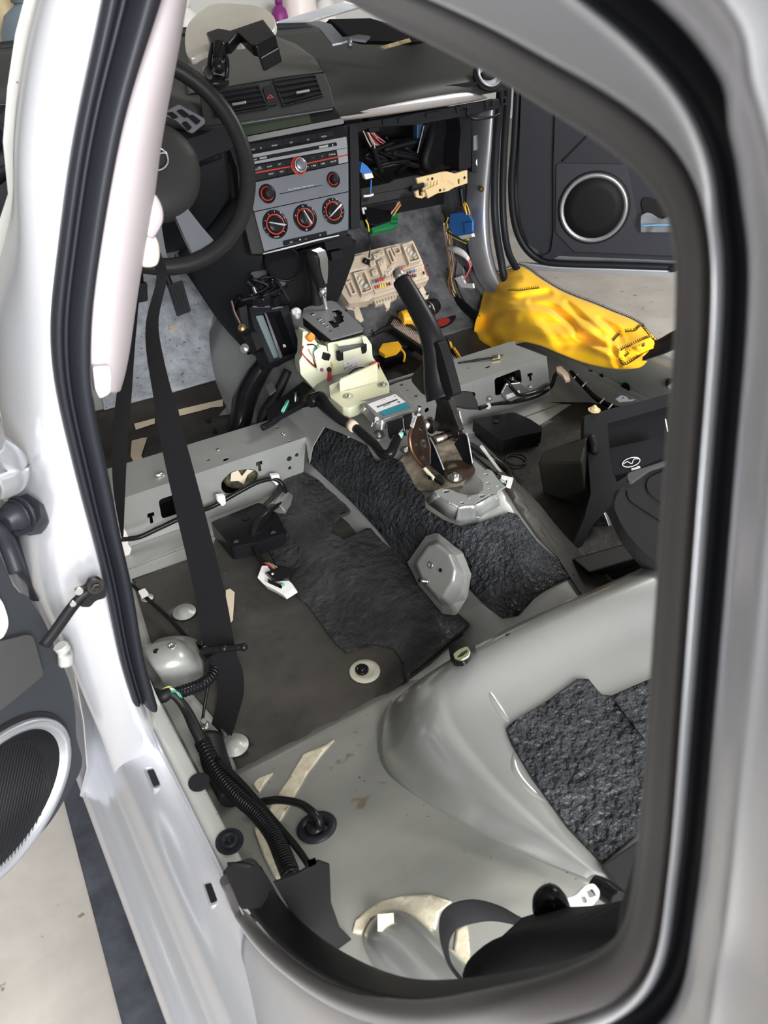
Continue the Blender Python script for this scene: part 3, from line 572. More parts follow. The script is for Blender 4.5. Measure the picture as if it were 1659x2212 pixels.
# tar on the seat pan
from mathutils.bvhtree import BVHTree
dg = bpy.context.evaluated_depsgraph_get()
def bvh(o): return BVHTree.FromObject(o, bpy.context.evaluated_depsgraph_get())
SB = bvh(seatpan)
def S(u, v, h=0):
    r = SB.ray_cast(CP, ray(u, v).normalized())
    return (r[0]+V((0, 0, h))) if r[0] else Z(u, v, .385+h)
def ssheet(poly, m, nm, t, step=.008, amp=.002):
    P = [S(*q) for q in poly]
    def zf(p):
        r = SB.ray_cast(V((p.x, p.y, .6)), V((0, 0, -1))); z = r[0].z if r[0] else .385
        return V((p.x, p.y, z+t+amp*noise.noise(p*45)))
    return MB().prism(P, (0, 0, -t), pl=PL((0, -.8, .4), (0, 0, 1)), zf=zf, step=step).build(nm, m, car)
ssheet(rsq := [(1093, 1577), (1110, 1562), (1180, 1520), (1245, 1472), (1270, 1472), (1285, 1490), (1298, 1505), (1320, 1508), (1360, 1490), (1420, 1465), (1560, 1420), (1600, 1700), (1500, 1800), (1380, 1800), (1300, 1868), (1225, 1790), (1150, 1685), (1105, 1610)], tar, 'seat_pan_sound_deadener', .005)
ssheet([(1318, 1512), (1420, 1470), (1560, 1425), (1580, 1600), (1420, 1600), (1395, 1612)], tar, 'second_deadener_layer', .0075)
# pressed cross ribs on the pan
for pts, r in (([(1055, 1490), (1072, 1520), (1100, 1560)], [.002, .006, .006, .003]), ([(1110, 1620), (1112, 1660), (1140, 1700), (1185, 1735)], [.003, .006, .006, .003])):
    MB().tube([S(*q, -.002) for q in pts], r, 10, flat=.6, up=(0, 0, 1)).build('pressed_rib', pangrey, car)
sg = thing('oval_grommet', 'oval black grommet with a cream insert on the front edge of the rear seat pan', 'grommet', S(1000, 1413))
sp = PL(S(1000, 1413, .001), SB.ray_cast(CP, ray(1000, 1413).normalized())[1])
MB().prism(rnd([sp.at(*q) for q in ((972, 1402), (1000, 1386), (1025, 1392), (1030, 1408), (1005, 1440), (978, 1440))], .02, 6), sp.n*.006).build('flange', blks, sg, bevel=.002)
MB().prism(rnd([sp.at(*q, .006) for q in ((980, 1415), (992, 1405), (1010, 1398), (1017, 1408), (1012, 1420), (998, 1428), (984, 1426))], .01, 5), sp.n*.0015, [rnd([sp.at(*q, .006) for q in ((987, 1418), (995, 1410), (1010, 1404), (1012, 1410), (1000, 1420), (990, 1423))], .004)]).build('insert', col('lime_cream', (.6, .62, .38)), sg)
MB().disc(S(1097, 1371), sp.n, .003, .0012).build('small_hole', blk, car)
# ================= DASHBOARD =================
random.seed(11)
RAD = PL((.01, .37, .79), (0, -.94, .34)); q4 = Q(500, 250, 5.53)
def R_(u, v, h=0): return RAD.at(*q4(u, v), h)
dash = thing('dashboard', 'charcoal dashboard with a silver centre stack and an empty glovebox bay', 'dashboard', (0, .5, .85))
# padded top with binnacle hood
def padz(x, y):
    z = .905+.145*max(0, y-.47)
    hb = math.exp(-((x+.36)/.17)**4)*max(0, min(1, (y-.38)/.05))*max(0, min(1, (.66-y)/.16)); z += .055*hb
    return z
xs = [-.70+.05*i for i in range(29)]; yy_ = [.405, .415, .44, .48, .54, .60, .68, .78, .9, 1.0]
rows = []
for j, y in enumerate(yy_):
    r = []
    for x in xs:
        yc = y+.05*(x/.6)**2*(1-j/9)
        z = padz(x, y)-(.045 if j == 0 else .018 if j == 1 else .004 if j == 2 else 0)
        r.append(V((x, yc, z)))
    rows.append(r)
patch('dash_top', rows, dashm, dash, sub=1, solid=.004)
bpy.context.view_layer.update(); DB = bvh([o for o in dash.children if o.name == 'dash_top'][0])
def dz(p, h): r = DB.ray_cast(V((p.x, p.y, 1.3)), V((0, 0, -1))); return V((p.x, p.y, (r[0].z if r[0] else p.z)+h))
def dh(u, v): r = DB.ray_cast(CP, ray(u, v).normalized()); return r[0] or Z(u, v, .95)
MB().prism([dh(*q) for q in ((400, 150), (430, 110), (500, 80), (590, 78), (640, 98), (680, 128), (698, 156), (600, 170), (455, 196), (405, 205))], (0, 0, -.002), pl=PL((0, .6, .95), (0, 0, 1)), zf=lambda p: dz(p, .003), step=.03).build('centre_cowl', mat('grey_cowl_skin', (.060, .061, .056), .55, bump=.2, bscale=1400, bdist=.0004), dash)
# raised centre cowl seam
MB().tube([dh(590, 78), dh(640, 98), dh(680, 128), dh(700, 156), Z(712, 190, .908), Z(718, 232, .87)], .0018, 6).build('cowl_seam', blk, dash)
# centre vent panel
VPL = P3(Y(510, 262, .405), Y(715, 232, .405), Y(700, 160, .455))
MB().prism([VPL.at(*p) for p in ((430, 200), (455, 196), (700, 160), (712, 190), (722, 234), (512, 265), (440, 275))], VPL.n*.004).build('vent_surround', dashm, dash, bevel=.003)
for quad, tabc in ((((455, 205), (556, 188), (575, 232), (470, 250)), ((500, 225), (530, 220))), (((592, 178), (678, 165), (694, 206), (614, 228)), ((638, 200), (666, 195)))):
    vt = MB(); P = [VPL.at(*p, .005) for p in quad]
    fr = MB().prism([VPL.at(*p, .004) for p in [(quad[0][0]-4, quad[0][1]-4), (quad[1][0]+4, quad[1][1]-4), (quad[2][0]+4, quad[2][1]+4), (quad[3][0]-4, quad[3][1]+4)]], VPL.n*.004, [P]).build('vent_frame', blkm, dash, bevel=.001)
    MB().prism(P, VPL.n*-.001).build('vent_cavity', blk, fr)
    for k in range(4):
        t = (k+.6)/4.2; a = P[0].lerp(P[3], t); b = P[1].lerp(P[2], t); d = (P[3]-P[0]).normalized()*.0045
        MB().hexa([a, b, b+d, a+d], [a+VPL.n*.003, b+VPL.n*.003, b+d+VPL.n*.0045, a+d+VPL.n*.0045]).build('slat', blkm, fr)
    a, b = [VPL.at(*p, .010) for p in tabc]; d = (P[3]-P[0]).normalized()*.005
    MB().hexa([a, b, b+d, a+d], [p+VPL.n*.004 for p in (a, b, b+d, a+d)]).build('vent_tab', satin, fr, bevel=.001)
hz = MB().prism(rnd([VPL.at(*p, .004) for p in ((566, 190), (586, 187), (600, 228), (578, 232))], .004), VPL.n*.004).build('hazard_switch', blkm, dash, bevel=.001)
tri = [VPL.at(*p, .0085) for p in ((576, 214), (592, 211), (583, 204))]; tin = [(p*.55+sum(tri, V())/3*.45) for p in tri]
MB().prism(tri, VPL.n*.0004, [tin]).build('hazard_triangle', col('dull_red', (.35, .04, .03)), hz)
# display hood band
DPL = P3(Y(505, 300, .385), Y(735, 255, .385), Y(735, 232, .41))
MB().prism([DPL.at(*p, -.002) for p in ((470, 262), (508, 266), (722, 236), (738, 262), (500, 318), (470, 318))], DPL.n*.004).build('display_surround', blks, dash)
MB().prism([DPL.at(*p, .0025) for p in ((505, 272), (668, 247), (672, 266), (508, 298))], DPL.n*.001).build('display', col('dark_lcd', (.035, .045, .03), .15), dash)
MB().prism([DPL.at(*p, .003) for p in ((500, 304), (735, 258), (742, 263), (742, 268), (502, 314))], DPL.n*.003).build('lower_display_trim', satin, dash, bevel=.0006)
MB().prism([DPL.at(*p, .003) for p in ((500, 268), (716, 234), (718, 238), (500, 273))], DPL.n*.003).build('upper_display_trim', satin, dash, bevel=.0006)
# long silver trim on the passenger side
tA = [(718, 240), (760, 232), (820, 224), (880, 214), (940, 205), (1000, 197), (1030, 197), (1048, 210)]; tB = [(727, 263), (770, 258), (830, 250), (890, 241), (950, 232), (1000, 224), (1030, 219), (1052, 213)]
rw = []
for i, (a, b) in enumerate(zip(tA, tB)):
    y = .41+.05*(i/7)**2; A_ = Y(*a, y+.010); B_ = Y(*b, y); M_ = (A_+B_)/2+V((0, -.006, .004)); rw.append([A_+V((0, .01, 0)), A_, M_, B_, B_+V((0, .012, -.002))])
patch('silver_dash_trim', rw, mat('pale_satin_trim', (.42, .40, .40), .35, .6), dash, sub=2, solid=.002)
# right round vent
c = Y(1055, 163, .455); n_ = V((-.15, -.75, .6)).normalized()
rv_ = MB().lathe([(.040, -.004), (.040, .002), (.034, .004), (.032, .001)], c, n_, 32).build('round_vent', blkm, dash)
MB().lathe([(.033, .003), (.032, .008), (.028, .009), (.026, .004)], c, n_, 32).build('chrome_ring', satin, rv_); MB().ball(c, .025, (1, .6, .6), 8).build('vent_ball', blkm, rv_)
# left round vent hood seen past the pillar
c = V((-.58, .42, .885)); lv = MB().lathe([(.062, -.03), (.062, .01), (.055, .016), (.05, .006), (.046, -.01)], c, V((.1, -.75, .6)), 32).build('round_vent', blkm, dash)
MB().ball(c, .04, (1, .6, .6), 8).build('vent_ball', blk, lv)
# lower dash body
def wbox(m, x0, x1, y0, y1, z0, z1): return m.box(((x0+x1)/2, (y0+y1)/2, (z0+z1)/2), (x1-x0, y1-y0, z1-z0))
patch('driver_lower_panel', [[V((x, y, z)) for x in (-.68, -.5, -.3, -.16, -.12)] for y, z in ((.42, .875), (.405, .83), (.41, .74), (.45, .64), (.52, .60), (.75, .62))], blkm, dash, sub=2, solid=.003)
# instrument cluster
cl_ = MB(); cc = V((-.37, .47, .89)); cn = V((0, -.9, .35)).normalized()
ck_ = cl_.box(cc, (.32, .02, .10), Matrix.Rotation(-.35, 3, 'X')).build('instrument_cluster', blks, dash, bevel=.01)
for dx in (-.10, 0, .10): MB().lathe([(.043, .012), (.045, .016), (.043, .017), (.041, .013)], cc+V((dx, 0, 0)), cn, 28).build('gauge_ring', satin, ck_)
# glovebox bay
gb = MB(); wbox(gb, .16, .64, .66, .67, .55, .89); wbox(gb, .155, .165, .43, .66, .60, .85); wbox(gb, .16, .64, .45, .66, .884, .89)
gb.build('glovebox_bay', blk, dash)
GP = PL((.35, .445, .84), (0, -1, .1))
MB().prism([GP.at(*p) for p in ((742, 268), (790, 262), (1050, 218), (1085, 212), (1090, 232), (1000, 252), (900, 270), (800, 276), (780, 285), (745, 290))], (0, .01, 0)).build('bay_upper_rail', blkm, dash, bevel=.002)
hs = P3(Y(995, 250, .48), Y(1010, 392, .48), Y(1025, 250, .50))
MB().prism([hs.at(*p) for p in ((992, 250), (1022, 246), (1020, 262), (1018, 362), (992, 368), (992, 330), (996, 285))], (0, .10, 0)).build('blower_housing_face', blkm, dash, bevel=.002)
bh = MB(); bh.add([Y(*p, .54) for p in ((915, 268), (955, 255), (995, 250), (992, 368), (940, 380), (905, 372), (900, 330))]+[Y(*p, .64) for p in ((900, 268), (955, 255), (1000, 250), (1000, 368), (940, 385), (895, 378), (885, 330))], [tuple(range(7))]+[(i, (i+1) % 7, 7+(i+1) % 7, 7+i) for i in range(7)]); bh.build('blower_housing', blks, dash, bevel=.004)
MB().tube([Y(935, 262, .55), Y(930, 300, .53), Y(918, 345, .52), Y(925, 368, .52)], .012, 8).build('housing_rib', blk, dash)
# lower rail under the bay
lr = P3(Y(780, 440, .42), Y(920, 400, .45), Y(780, 405, .44))
MB().prism([lr.at(*p) for p in ((778, 408), (840, 395), (850, 388), (900, 378), (925, 384), (995, 365), (1010, 372), (985, 392), (905, 408), (905, 428), (780, 450))], (0, .03, 0)).build('bay_lower_rail', blk, dash, bevel=.003)
MB().prism([lr.at(*p, .004) for p in ((780, 425), (890, 405), (895, 422), (780, 444))], (0, .01, 0)).build('rail_lip', blkm, dash, bevel=.001)
# clip brackets under the trim edge
for quad in (((826, 258), (852, 254), (854, 266), (828, 270)), ((860, 255), (890, 248), (893, 260), (862, 266)), ((920, 245), (950, 240), (951, 250), (922, 255)), ((985, 232), (1008, 228), (1010, 240), (988, 244)), ((1048, 218), (1066, 214), (1068, 232), (1050, 236)), ((1082, 210), (1094, 208), (1095, 226), (1084, 228))):
    P = [GP.at(*p, .004) for p in quad]; c = sum(P, V())/4; MB().prism(P, (0, .008, 0), [[c+(p-c)*.55 for p in P]] if quad[0][0] > 980 else []).build('clip_bracket', blkm, dash)
MB().tube([GP.at(1010, 232, .006), GP.at(1012, 250, .008), GP.at(1030, 258, .010), GP.at(1065, 252, .010), GP.at(1080, 245, .006)], .003, 6).build('wire_loop', blks, dash)
# A pillar column, far side
colp = P3(X(1022, 240, .66), X(1062, 240, .70), X(1040, 400, .67))
MB().prism([colp.at(*p) for p in ((1020, 250), (1062, 245), (1060, 385), (1020, 372))], (0, .02, 0)).build('side_cover', blkm, dash, bevel=.001)
MB().prism([colp.at(*p, .002) for p in ((1022, 293), (1036, 291), (1037, 322), (1022, 325))], (0, -.002, 0)).build('foam_pad', col('pad_grey', (.22, .24, .24), .8), dash)
MB().bolt(colp.at(1038, 350, .002), colp.n, .0075).build('bolt', steel, dash)
# --- centre stack ---
stk = thing('centre_stack', 'silver radio and heater control stack with three round dials below the display', 'car stereo', RAD.p)
MB().prism([R_(*p, -.006) for p in ((-40, 340), (40, 330), (1310, 120), (1440, 110), (1500, 190), (1520, 1340), (1400, 1360), (1380, 1450), (400, 1660), (240, 1650), (100, 1000), (60, 620))], RAD.n*-.03).build('stack_housing', blkm, stk, bevel=.003)
MB().prism([R_(*p, -.006) for p in ((60, 600), (120, 610), (150, 800), (260, 1150), (400, 1650), (235, 1655), (100, 1120))], RAD.n*.004).build('left_cheek', dashm, stk, bevel=.002)
MB().prism([R_(*p, -.006) for p in ((1390, 120), (1450, 112), (1490, 180), (1505, 330), (1520, 1340), (1410, 1365), (1400, 420))], RAD.n*.007).build('right_cheek', blkm, stk, bevel=.002)
def rp(poly, m, nm, h=0, t=.003, r=.0, par=None, bev=0, holes=()): P = [R_(*p, h) for p in poly]; return MB().prism(rnd(P, r) if r else P, RAD.n*t, holes, pl=PL(R_(800, 800, h), RAD.n)).build(nm, m, par or stk, bevel=bev)
rp([(85, 325), (1320, 125), (1370, 250), (115, 485)], blks, 'button_bar', -.004, .004)
ub = []
for i, (a, b) in enumerate(((200, 408), (412, 608), (612, 812), (816, 1008), (1012, 1208))):
    f_ = lambda u, t: (u+(8 if t else 0), (446-(u-130)*.190) if t else (372-(u-120)*.158-18))
    rp([f_(a, 0), f_(b, 0), f_(b, 1), f_(a, 1)], blkm, 'button', 0, .0012, .001, bev=.0004)
rt = (R_(1300, 390)-R_(200, 590)).normalized(); upv = -(R_(800, 1300)-R_(700, 300)).normalized()
def rtxt(s, u, v, size, h=.0014, m=prnt): text(s, R_(u, v, h), rt, upv, size, m, stk, bold=0)
rtxt('CLOCK', 244, 408, .0042); rtxt('SB', 350, 386, .0042); rtxt('FM/AM', 515, 356, .0045); rtxt('SAT', 716, 320, .0045); rtxt('CD', 915, 287, .0045); rtxt('MEDIA', 1105, 249, .0045)
slot = rnd([R_(*p, 0) for p in ((205, 515), (1245, 318), (1255, 362), (215, 560))], .003)
rp([(115, 490), (1362, 255), (1376, 385), (118, 608)], satin, 'silver_upper_band', 0, .004, .001, bev=.0006, holes=[slot])
rp([(195, 510), (1260, 310), (1265, 370), (205, 570)], blk, 'slot_recess', -.001, .002)
rp([(330, 500), (415, 485), (420, 508), (335, 524)], satin, 'slot_tab', .001, .002); rp([(1040, 368), (1150, 346), (1152, 374), (1044, 396)], steel, 'slot_tab', .001, .002)
rtxt('LOAD', 275, 525, .0045, .0015); text('▲', R_(1208, 348, .0015), rt, upv, .0045, prnt, stk)
rp([(118, 618), (1378, 392), (1386, 560), (155, 800)], blks, 'control_band', -.002, .003)
for pg in ([(120, 622), (248, 602), (262, 682), (126, 704)], [(132, 722), (268, 694), (288, 770), (152, 800)], [(1250, 412), (1376, 390), (1380, 462), (1262, 486)], [(1266, 502), (1382, 478), (1385, 556), (1275, 580)]): rp(pg, satin, 'silver_end_cap', .001, .003, .0005, bev=.0004)
lt = [(258, 604, 400, 578), (404, 577, 518, 556), (522, 555, 640, 533), (644, 532, 715, 520), (848, 492, 905, 480), (910, 479, 1020, 458), (1024, 457, 1130, 437), (1134, 436, 1245, 416)]
for a, b, c_, d_ in lt: rp([(a, b), (c_, d_), (c_+12, d_+74), (a+12, b+74)], blkm, 'button', .0012, .0014, .0006, bev=.0003)
lt2 = [(278, 700, 405, 674), (410, 673, 535, 650), (540, 649, 655, 627), (660, 626, 718, 615), (872, 585, 925, 574), (930, 573, 1040, 552), (1044, 551, 1155, 529), (1159, 528, 1262, 508)]
for a, b, c_, d_ in lt2: rp([(a, b), (c_, d_), (c_+13, d_+72), (a+13, b+72)], blkm, 'button', .0012, .0014, .0006, bev=.0003)
for s, u, v in (('DISP', 335, 618), ('AUTO-M', 320, 640), ('SCAN', 454, 607), ('RPT', 578, 580), ('1', 975, 505), ('2', 1085, 485), ('3 DISC▲', 1202, 462), ('PROG', 475, 695), ('RDM', 600, 668), ('VOL', 905, 610), ('4 ◀◀', 980, 598), ('5 ▶▶', 1092, 574), ('6 DISC▼', 1215, 548)): rtxt(s, u, v, .0042, .0028)
rp([(126, 704), (730, 596), (728, 612), (132, 722)], red, 'red_stripe', .0015, .002); rp([(870, 570), (1378, 462), (1380, 478), (872, 586)], red, 'red_stripe', .0015, .002)
lp = [R_(*p, 0) for p in ((160, 825), (1385, 568), (1388, 905), (260, 1145))]
RC = PL(R_(800, 800, 0), RAD.n)
kn1 = [(420, 935, .0195), (1208, 765, .0165)]
rp([(160, 825), (1385, 568), (1388, 905), (260, 1145)], satind, 'radio_panel', 0, .004, .001, bev=.0006, holes=[circ(R_(u, v, 0), RC, r, 28) for u, v, r in kn1])
rp([(265, 1155), (1388, 915), (1385, 1362), (385, 1622)], satind, 'heater_panel', 0, .004, .001, bev=.0006)
rp([(575, 930), (1085, 825), (1085, 833), (575, 940)], blk, 'groove_line', .0042, .0004); text('Disc  Function  Auto  System', R_(830, 855, .0042), rt, upv, .0052, prnt, stk)
nn = RAD.n
def kn(u, v, r0, r1, m0=blks):
    c = R_(u, v, .001); k = MB().lathe([(r0, -.002), (r0, .0035), (r0*.9, .0045), (r0*.86, .003)], c, nn, 36).build('dial_bezel', m0, stk); return c, k
for u, v, r in kn1:
    c, k = kn(u, v, r*.97, r); MB().lathe([(r*.74, .003), (r*.74, .0045), (r*.66, .0045), (r*.64, .003)], c, nn, 32).build('red_ring', red, k)
    MB().lathe([(r*.56, .002), (r*.54, .017), (r*.48, .019), (.001, .0185)], c, nn, 28).build('knob', blkm, k)
# volume knob
c = R_(798, 600, .002); k = MB().lathe([(.0185, 0), (.0185, .004), (.0165, .005), (.016, .002)], c, nn, 36).build('red_ring', red, stk)
MB().lathe([(.0155, 0), (.0145, .012), (.013, .0145), (.0125, .013)], c, nn, 36).build('chrome_collar', chrome, k); MB().lathe([(.0127, .005), (.0124, .0145), (.009, .0165), (.001, .0168)], c, nn, 28).build('volume_knob', satind, k)
# heater dials
for u, v, an, s_, tk in ((515, 1300, -.36, 1, 'mode'), (872, 1222, -1.18, .96, 'fan'), (1208, 1142, .62, .94, 'temp')):
    r = .0295*s_; c, k = kn(u, v, r, r); MB().lathe([(r*1.03, -.001), (r*1.03, .002), (r, .0025), (r*.98, 0)], c, nn, 40).build('bright_bezel', satin, k)
    MB().lathe([(r*.72, .003), (r*.72, .0055), (r*.63, .0055), (r*.61, .003)], c, nn, 36).build('red_ring', red, k)
    kb = MB().lathe([(r*.60, .002), (r*.58, .009), (r*.5, .010), (.001, .0102)], c, nn, 28).build('knob', blks, k)
    dr = (rt*math.cos(an)+upv*math.sin(an)); pr = nn.cross(dr)
    MB().add([c+dr*r*.66*a_+pr*b_*r*.11+nn*h_ for a_, b_, h_ in ((-1, -.5, .009), (-1, .5, .009), (1, 1, .009), (1, -1, .009), (-.95, -.3, .014), (-.95, .3, .014), (.9, .7, .021), (.9, -.7, .021))], [(0, 1, 2, 3), (7, 6, 5, 4), (0, 4, 5, 1), (1, 5, 6, 2), (2, 6, 7, 3), (3, 7, 4, 0)]).build('pointer', satin, kb, bevel=.0006)
    for i in range(13 if tk == 'temp' else 5 if tk == 'fan' else 9):
        th = math.radians({'temp': 215-i*21, 'fan': 160-i*31, 'mode': 220-i*33}[tk]); d_ = rt*math.cos(th)+upv*math.sin(th); e_ = nn.cross(d_)
        if tk == 'fan': text(str(i), c+d_*r*.86+nn*.0046, rt, upv, .0052, prnt, k)
        else: MB().hexa([c+d_*r*a_+e_*b_+nn*.0043 for a_, b_ in ((.80, -.0004), (.92, -.0004), (.92, .0004), (.80, .0004))], [c+d_*r*a_+e_*b_+nn*.0048 for a_, b_ in ((.80, -.0004), (.92, -.0004), (.92, .0004), (.80, .0004))]).build('tick', prnt, k)
    if tk == 'mode': text('MODE', c-upv*r*.86+nn*.0046, rt, upv, .0042, prnt, k)
    if tk == 'fan':
        for a_ in (-1, 1):
            for b_ in (-1, 1): MB().disc(c-upv*(r*.86+a_*.001)+rt*b_*.001+nn*.0045, nn, .0009, .0003, 8).build('fan_symbol', prnt, k)
rp([(610, 1495), (1130, 1378), (1140, 1430), (620, 1555)], blks, 'switch_bar', .004, .002, .002, bev=.0004)
for s, u, v in (('A/C', 715, 1510), ('●', 820, 1483), ('▭', 890, 1470), ('▥', 1060, 1428)): rtxt(s, u, v, .0048, .0062)
rp([(365, 1645), (700, 1560), (1000, 1480), (1270, 1425), (1275, 1438), (1000, 1500), (700, 1580), (372, 1660)], chrome, 'chrome_strip', .001, .005)
# ================= STEERING WHEEL =================
SC = V((-.338, .225, .859)); sa = V((0, -math.cos(math.radians(27)), math.sin(math.radians(27)))); su = V((0, math.sin(math.radians(27)), math.cos(math.radians(27)))); sx = V((1, 0, 0))
def SW(a, r, h=0): return SC+(sx*math.cos(a)+su*math.sin(a))*r+sa*h
sw = thing('steering_wheel', 'black leather steering wheel with silver button pod, left of the centre stack', 'steering wheel', SC)
MB().tube([SW(2*math.pi*i/48, .176) for i in range(48)], .0155, 12, closed=True, sub=1).build('rim', mat('worn_black_leather', (.016, .016, .016), .38, bump=.3, bscale=500, bdist=.0006), sw)
hub = MB(); pr_ = [(.001, .03), (.045, .032), (.075, .024), (.088, .005), (.085, -.02), (.05, -.05)]
hv = []
for i, (r, h) in enumerate(pr_): hv.append([SC+sx*math.cos(a)*r*1.05+su*(math.sin(a)*r*(.85 if math.sin(a) > 0 else 1.15))+sa*(h-.01) for a in [2*math.pi*k/24 for k in range(25)]])
patch('airbag_cover', hv, dashm, sw, sub=1)
for a0, w0 in ((.18, .030), (math.pi-.18, .030)):
    A_ = [SW(a0+d, r, h) for r, d, h in ((.07, .25, 0), (.12, .14, -.006), (.172, .12, 0))]; B_ = [SW(a0-d, r, h) for r, d, h in ((.07, .35, 0), (.12, .18, -.006), (.172, .12, 0))]
    MB().strip(A_, B_, sa*-.014).build('spoke', blkm, sw, bevel=.003)
for s_ in (-1, 1):
    A_ = [SW(-math.pi/2+s_*.15, r, h) for r, h in ((.08, 0), (.13, -.004), (.17, 0))]; B_ = [SW(-math.pi/2+s_*.45, r, h) for r, h in ((.08, 0), (.13, -.004), (.17, 0))]
    MB().strip(A_, B_, sa*-.012).build('lower_spoke', satind, sw, bevel=.003)
pod = PL(SW(.3, .115, .006), sa+V((0, 0, 0)))
pdo = MB().prism(rnd([pod.at(*p) for p in ((352, 245), (385, 228), (440, 258), (442, 268), (415, 290), (405, 286), (380, 262), (352, 250))], .004), pod.n*.005).build('button_pod', satind, sw, bevel=.001)
for quad in (((380, 240), (392, 236), (410, 250), (398, 256)), ((403, 252), (415, 248), (434, 262), (424, 271)), ((358, 245), (372, 242), (386, 254), (374, 258)), ((391, 266), (402, 262), (415, 276), (406, 284))): MB().prism(rnd([pod.at(*p, .005) for p in quad], .003), pod.n*.002).build('button', blks, pdo, bevel=.0005)
ec = SW(0, 0, .026)
MB().tube([ec+sx*.024*math.cos(a)+su*.020*math.sin(a) for a in [2*math.pi*k/28 for k in range(28)]], .0022, 6, closed=True, sub=1).build('emblem_ring', chrome, sw)
MB().tube([ec+sx*-.021+su*.006, ec+sx*-.012+su*.006, ec-su*.004, ec+sx*.012+su*.006, ec+sx*.021+su*.006], .0017, 6).build('emblem_wing', chrome, sw)
MB().tube([SC-sa*.02, SC-sa*.12, SC-sa*.22-su*.02], [.045, .05, .055], 12).build('column_shroud', blkm, sw)
st = thing('wiper_stalk', 'black wiper stalk with printed symbols behind the right side of the steering wheel', 'switch stalk', SC-sa*.06)
MB().tube([SC-sa*.06+sx*.03, SW(.05, .08, -.06), SW(.08, .11, -.062)], [.006, .006], 8).build('lever', blk, st)
MB().tube([SW(.09, .108, -.062), SW(.10, .155, -.06)], [.011, .009], 8, sub=1).build('stalk_grip', blks, st)
MB().ball(SW(.30, .13, -.07), .011, (1, .5, 1), 6).build('paddle', col('paddle_grey', (.07, .07, .07)), st)
# right lower dash shroud and driver-side column of the console
patch('knee_panel', [[Y(*p) for p in r] for r in (
 [(385, 545, .50), (470, 480, .42), (520, 400, .38), (545, 420, .365)],
 [(400, 585, .50), (470, 560, .40), (530, 520, .36), (565, 540, .345)],
 [(430, 625, .52), (490, 610, .42), (545, 590, .37), (572, 570, .35)],
 [(470, 690, .50), (500, 670, .43), (520, 640, .40), (545, 612, .38)],
 [(530, 755, .38), (533, 752, .38), (536, 748, .375), (540, 742, .37)])], blkm, dash, sub=2, solid=.003)
MB().tube([Y(520, 640, .39), Y(505, 665, .40), Y(525, 720, .37), Y(540, 765, .35)], .006, 6).build('panel_edge', blks, dash)
# ================= things on the dash =================
rvm = thing('rear_view_mirror', 'oval rear view mirror with a painted pale grey-green reflection above the black clamp mount', 'mirror', Y(500, 90, .36))
mp = P3(D(420, 100, 1.42), D(590, 60, 1.42), D(500, 10, 1.52))
ou = [(402, 60), (425, 30), (462, 8), (520, 8), (560, 14), (585, 28), (595, 45), (592, 62), (575, 75), (520, 92), (490, 92), (440, 112), (412, 126), (400, 105)]
MB().prism(rs([mp.at(*p) for p in ou], 3, True), mp.n*-.012).build('mirror_glass', mat('mirror_painted_reflection', (.72, .73, .62), .3, .25, col2=(.62, .58, .52), noise_scale=4), rvm, bevel=.003)  # reflected garage tones are painted into the glass colour
mk = MB().prism([mp.at(*p, -.001) for p in ((452, 95), (480, 85), (505, 90), (540, 78), (575, 66), (602, 102), (560, 125), (548, 122), (520, 95), (500, 118), (462, 118))], mp.n*.02).build('mount_body', blks, rvm, bevel=.003)
ph = thing('phone_clamp_mount', 'glossy black clamp mount with a small tilted screen block under the oval mirror', 'mount', D(470, 170, 1.36))
MB().tube([D(475, 95, 1.36), D(472, 125, 1.36), D(470, 150, 1.37)], [.012, .009], 8).build('stem', blks, ph); MB().ball(D(472, 142, 1.35), .013, (1, 1, 1), 8).build('ball_joint', blks, ph)
MB().tube([D(458, 100, 1.36), D(452, 140, 1.36), D(458, 165, 1.37)], .004, 6).build('clamp_arm', blks, ph); MB().tube([D(488, 118, 1.36), D(491, 140, 1.36), D(489, 168, 1.37)], .004, 6).build('clamp_arm', blks, ph)
MB().disc(D(447, 158, 1.35), V((.5, -.8, .3)), .011, .003).build('knob', steel, ph); MB().ball(D(465, 178, 1.38), .022, (1.2, 1, .6), 8).build('base', blks, ph)
MB().prism([D(u, v, 1.36) for u, v in ((545, 80), (582, 68), (603, 102), (562, 125))], mp.n*-.025).build('screen_block', blks, ph, bevel=.002)
# clutter on the far dash near the windscreen
tray = thing('bent_bracket', 'dark bent panel and bracket lying on the far end of the dash top', 'bracket', Z(760, 80, .95))
MB().strip([D(u, v, 1.75) for u, v in ((660, 48), (690, 60), (718, 95), (735, 92), (760, 84), (790, 88))], [D(u, v, 1.80) for u, v in ((690, 45), (715, 52), (740, 80), (755, 78), (775, 74), (800, 78))], (0, 0, -.004)).build('bent_arm', satind, tray)
MB().prism([D(u, v, 1.82) for u, v in ((710, 40), (800, 38), (950, 80), (900, 90), (790, 88), (750, 78), (735, 62))], (0, .02, -.01)).build('panel', blk, tray, bevel=.003)
MB().tube([D(755, 84, 1.72), D(756, 102, 1.72)], .006, 8, sub=1).build('peg', satind, tray)
MB().prism([D(u, v, 1.70) for u, v in ((822, 100), (885, 82), (888, 90), (830, 106))], (0, .01, -.003)).build('corroded_strip', mat('flaky_corrosion', (.45, .36, .2), .9, col2=(.12, .09, .06), noise_scale=60), tray)
cl2 = MB(); wbox(cl2, -.7, .7, .99, 1.05, .93, .968); cl2.build('windscreen_cowl', blkm, car)
MB().prism([Y(*p, 1.10) for p in ((585, 62), (600, 46), (745, 2), (790, 12), (700, 38), (610, 68))], (0, .04, -.01)).build('cowl_panel', silver, car, bevel=.003)
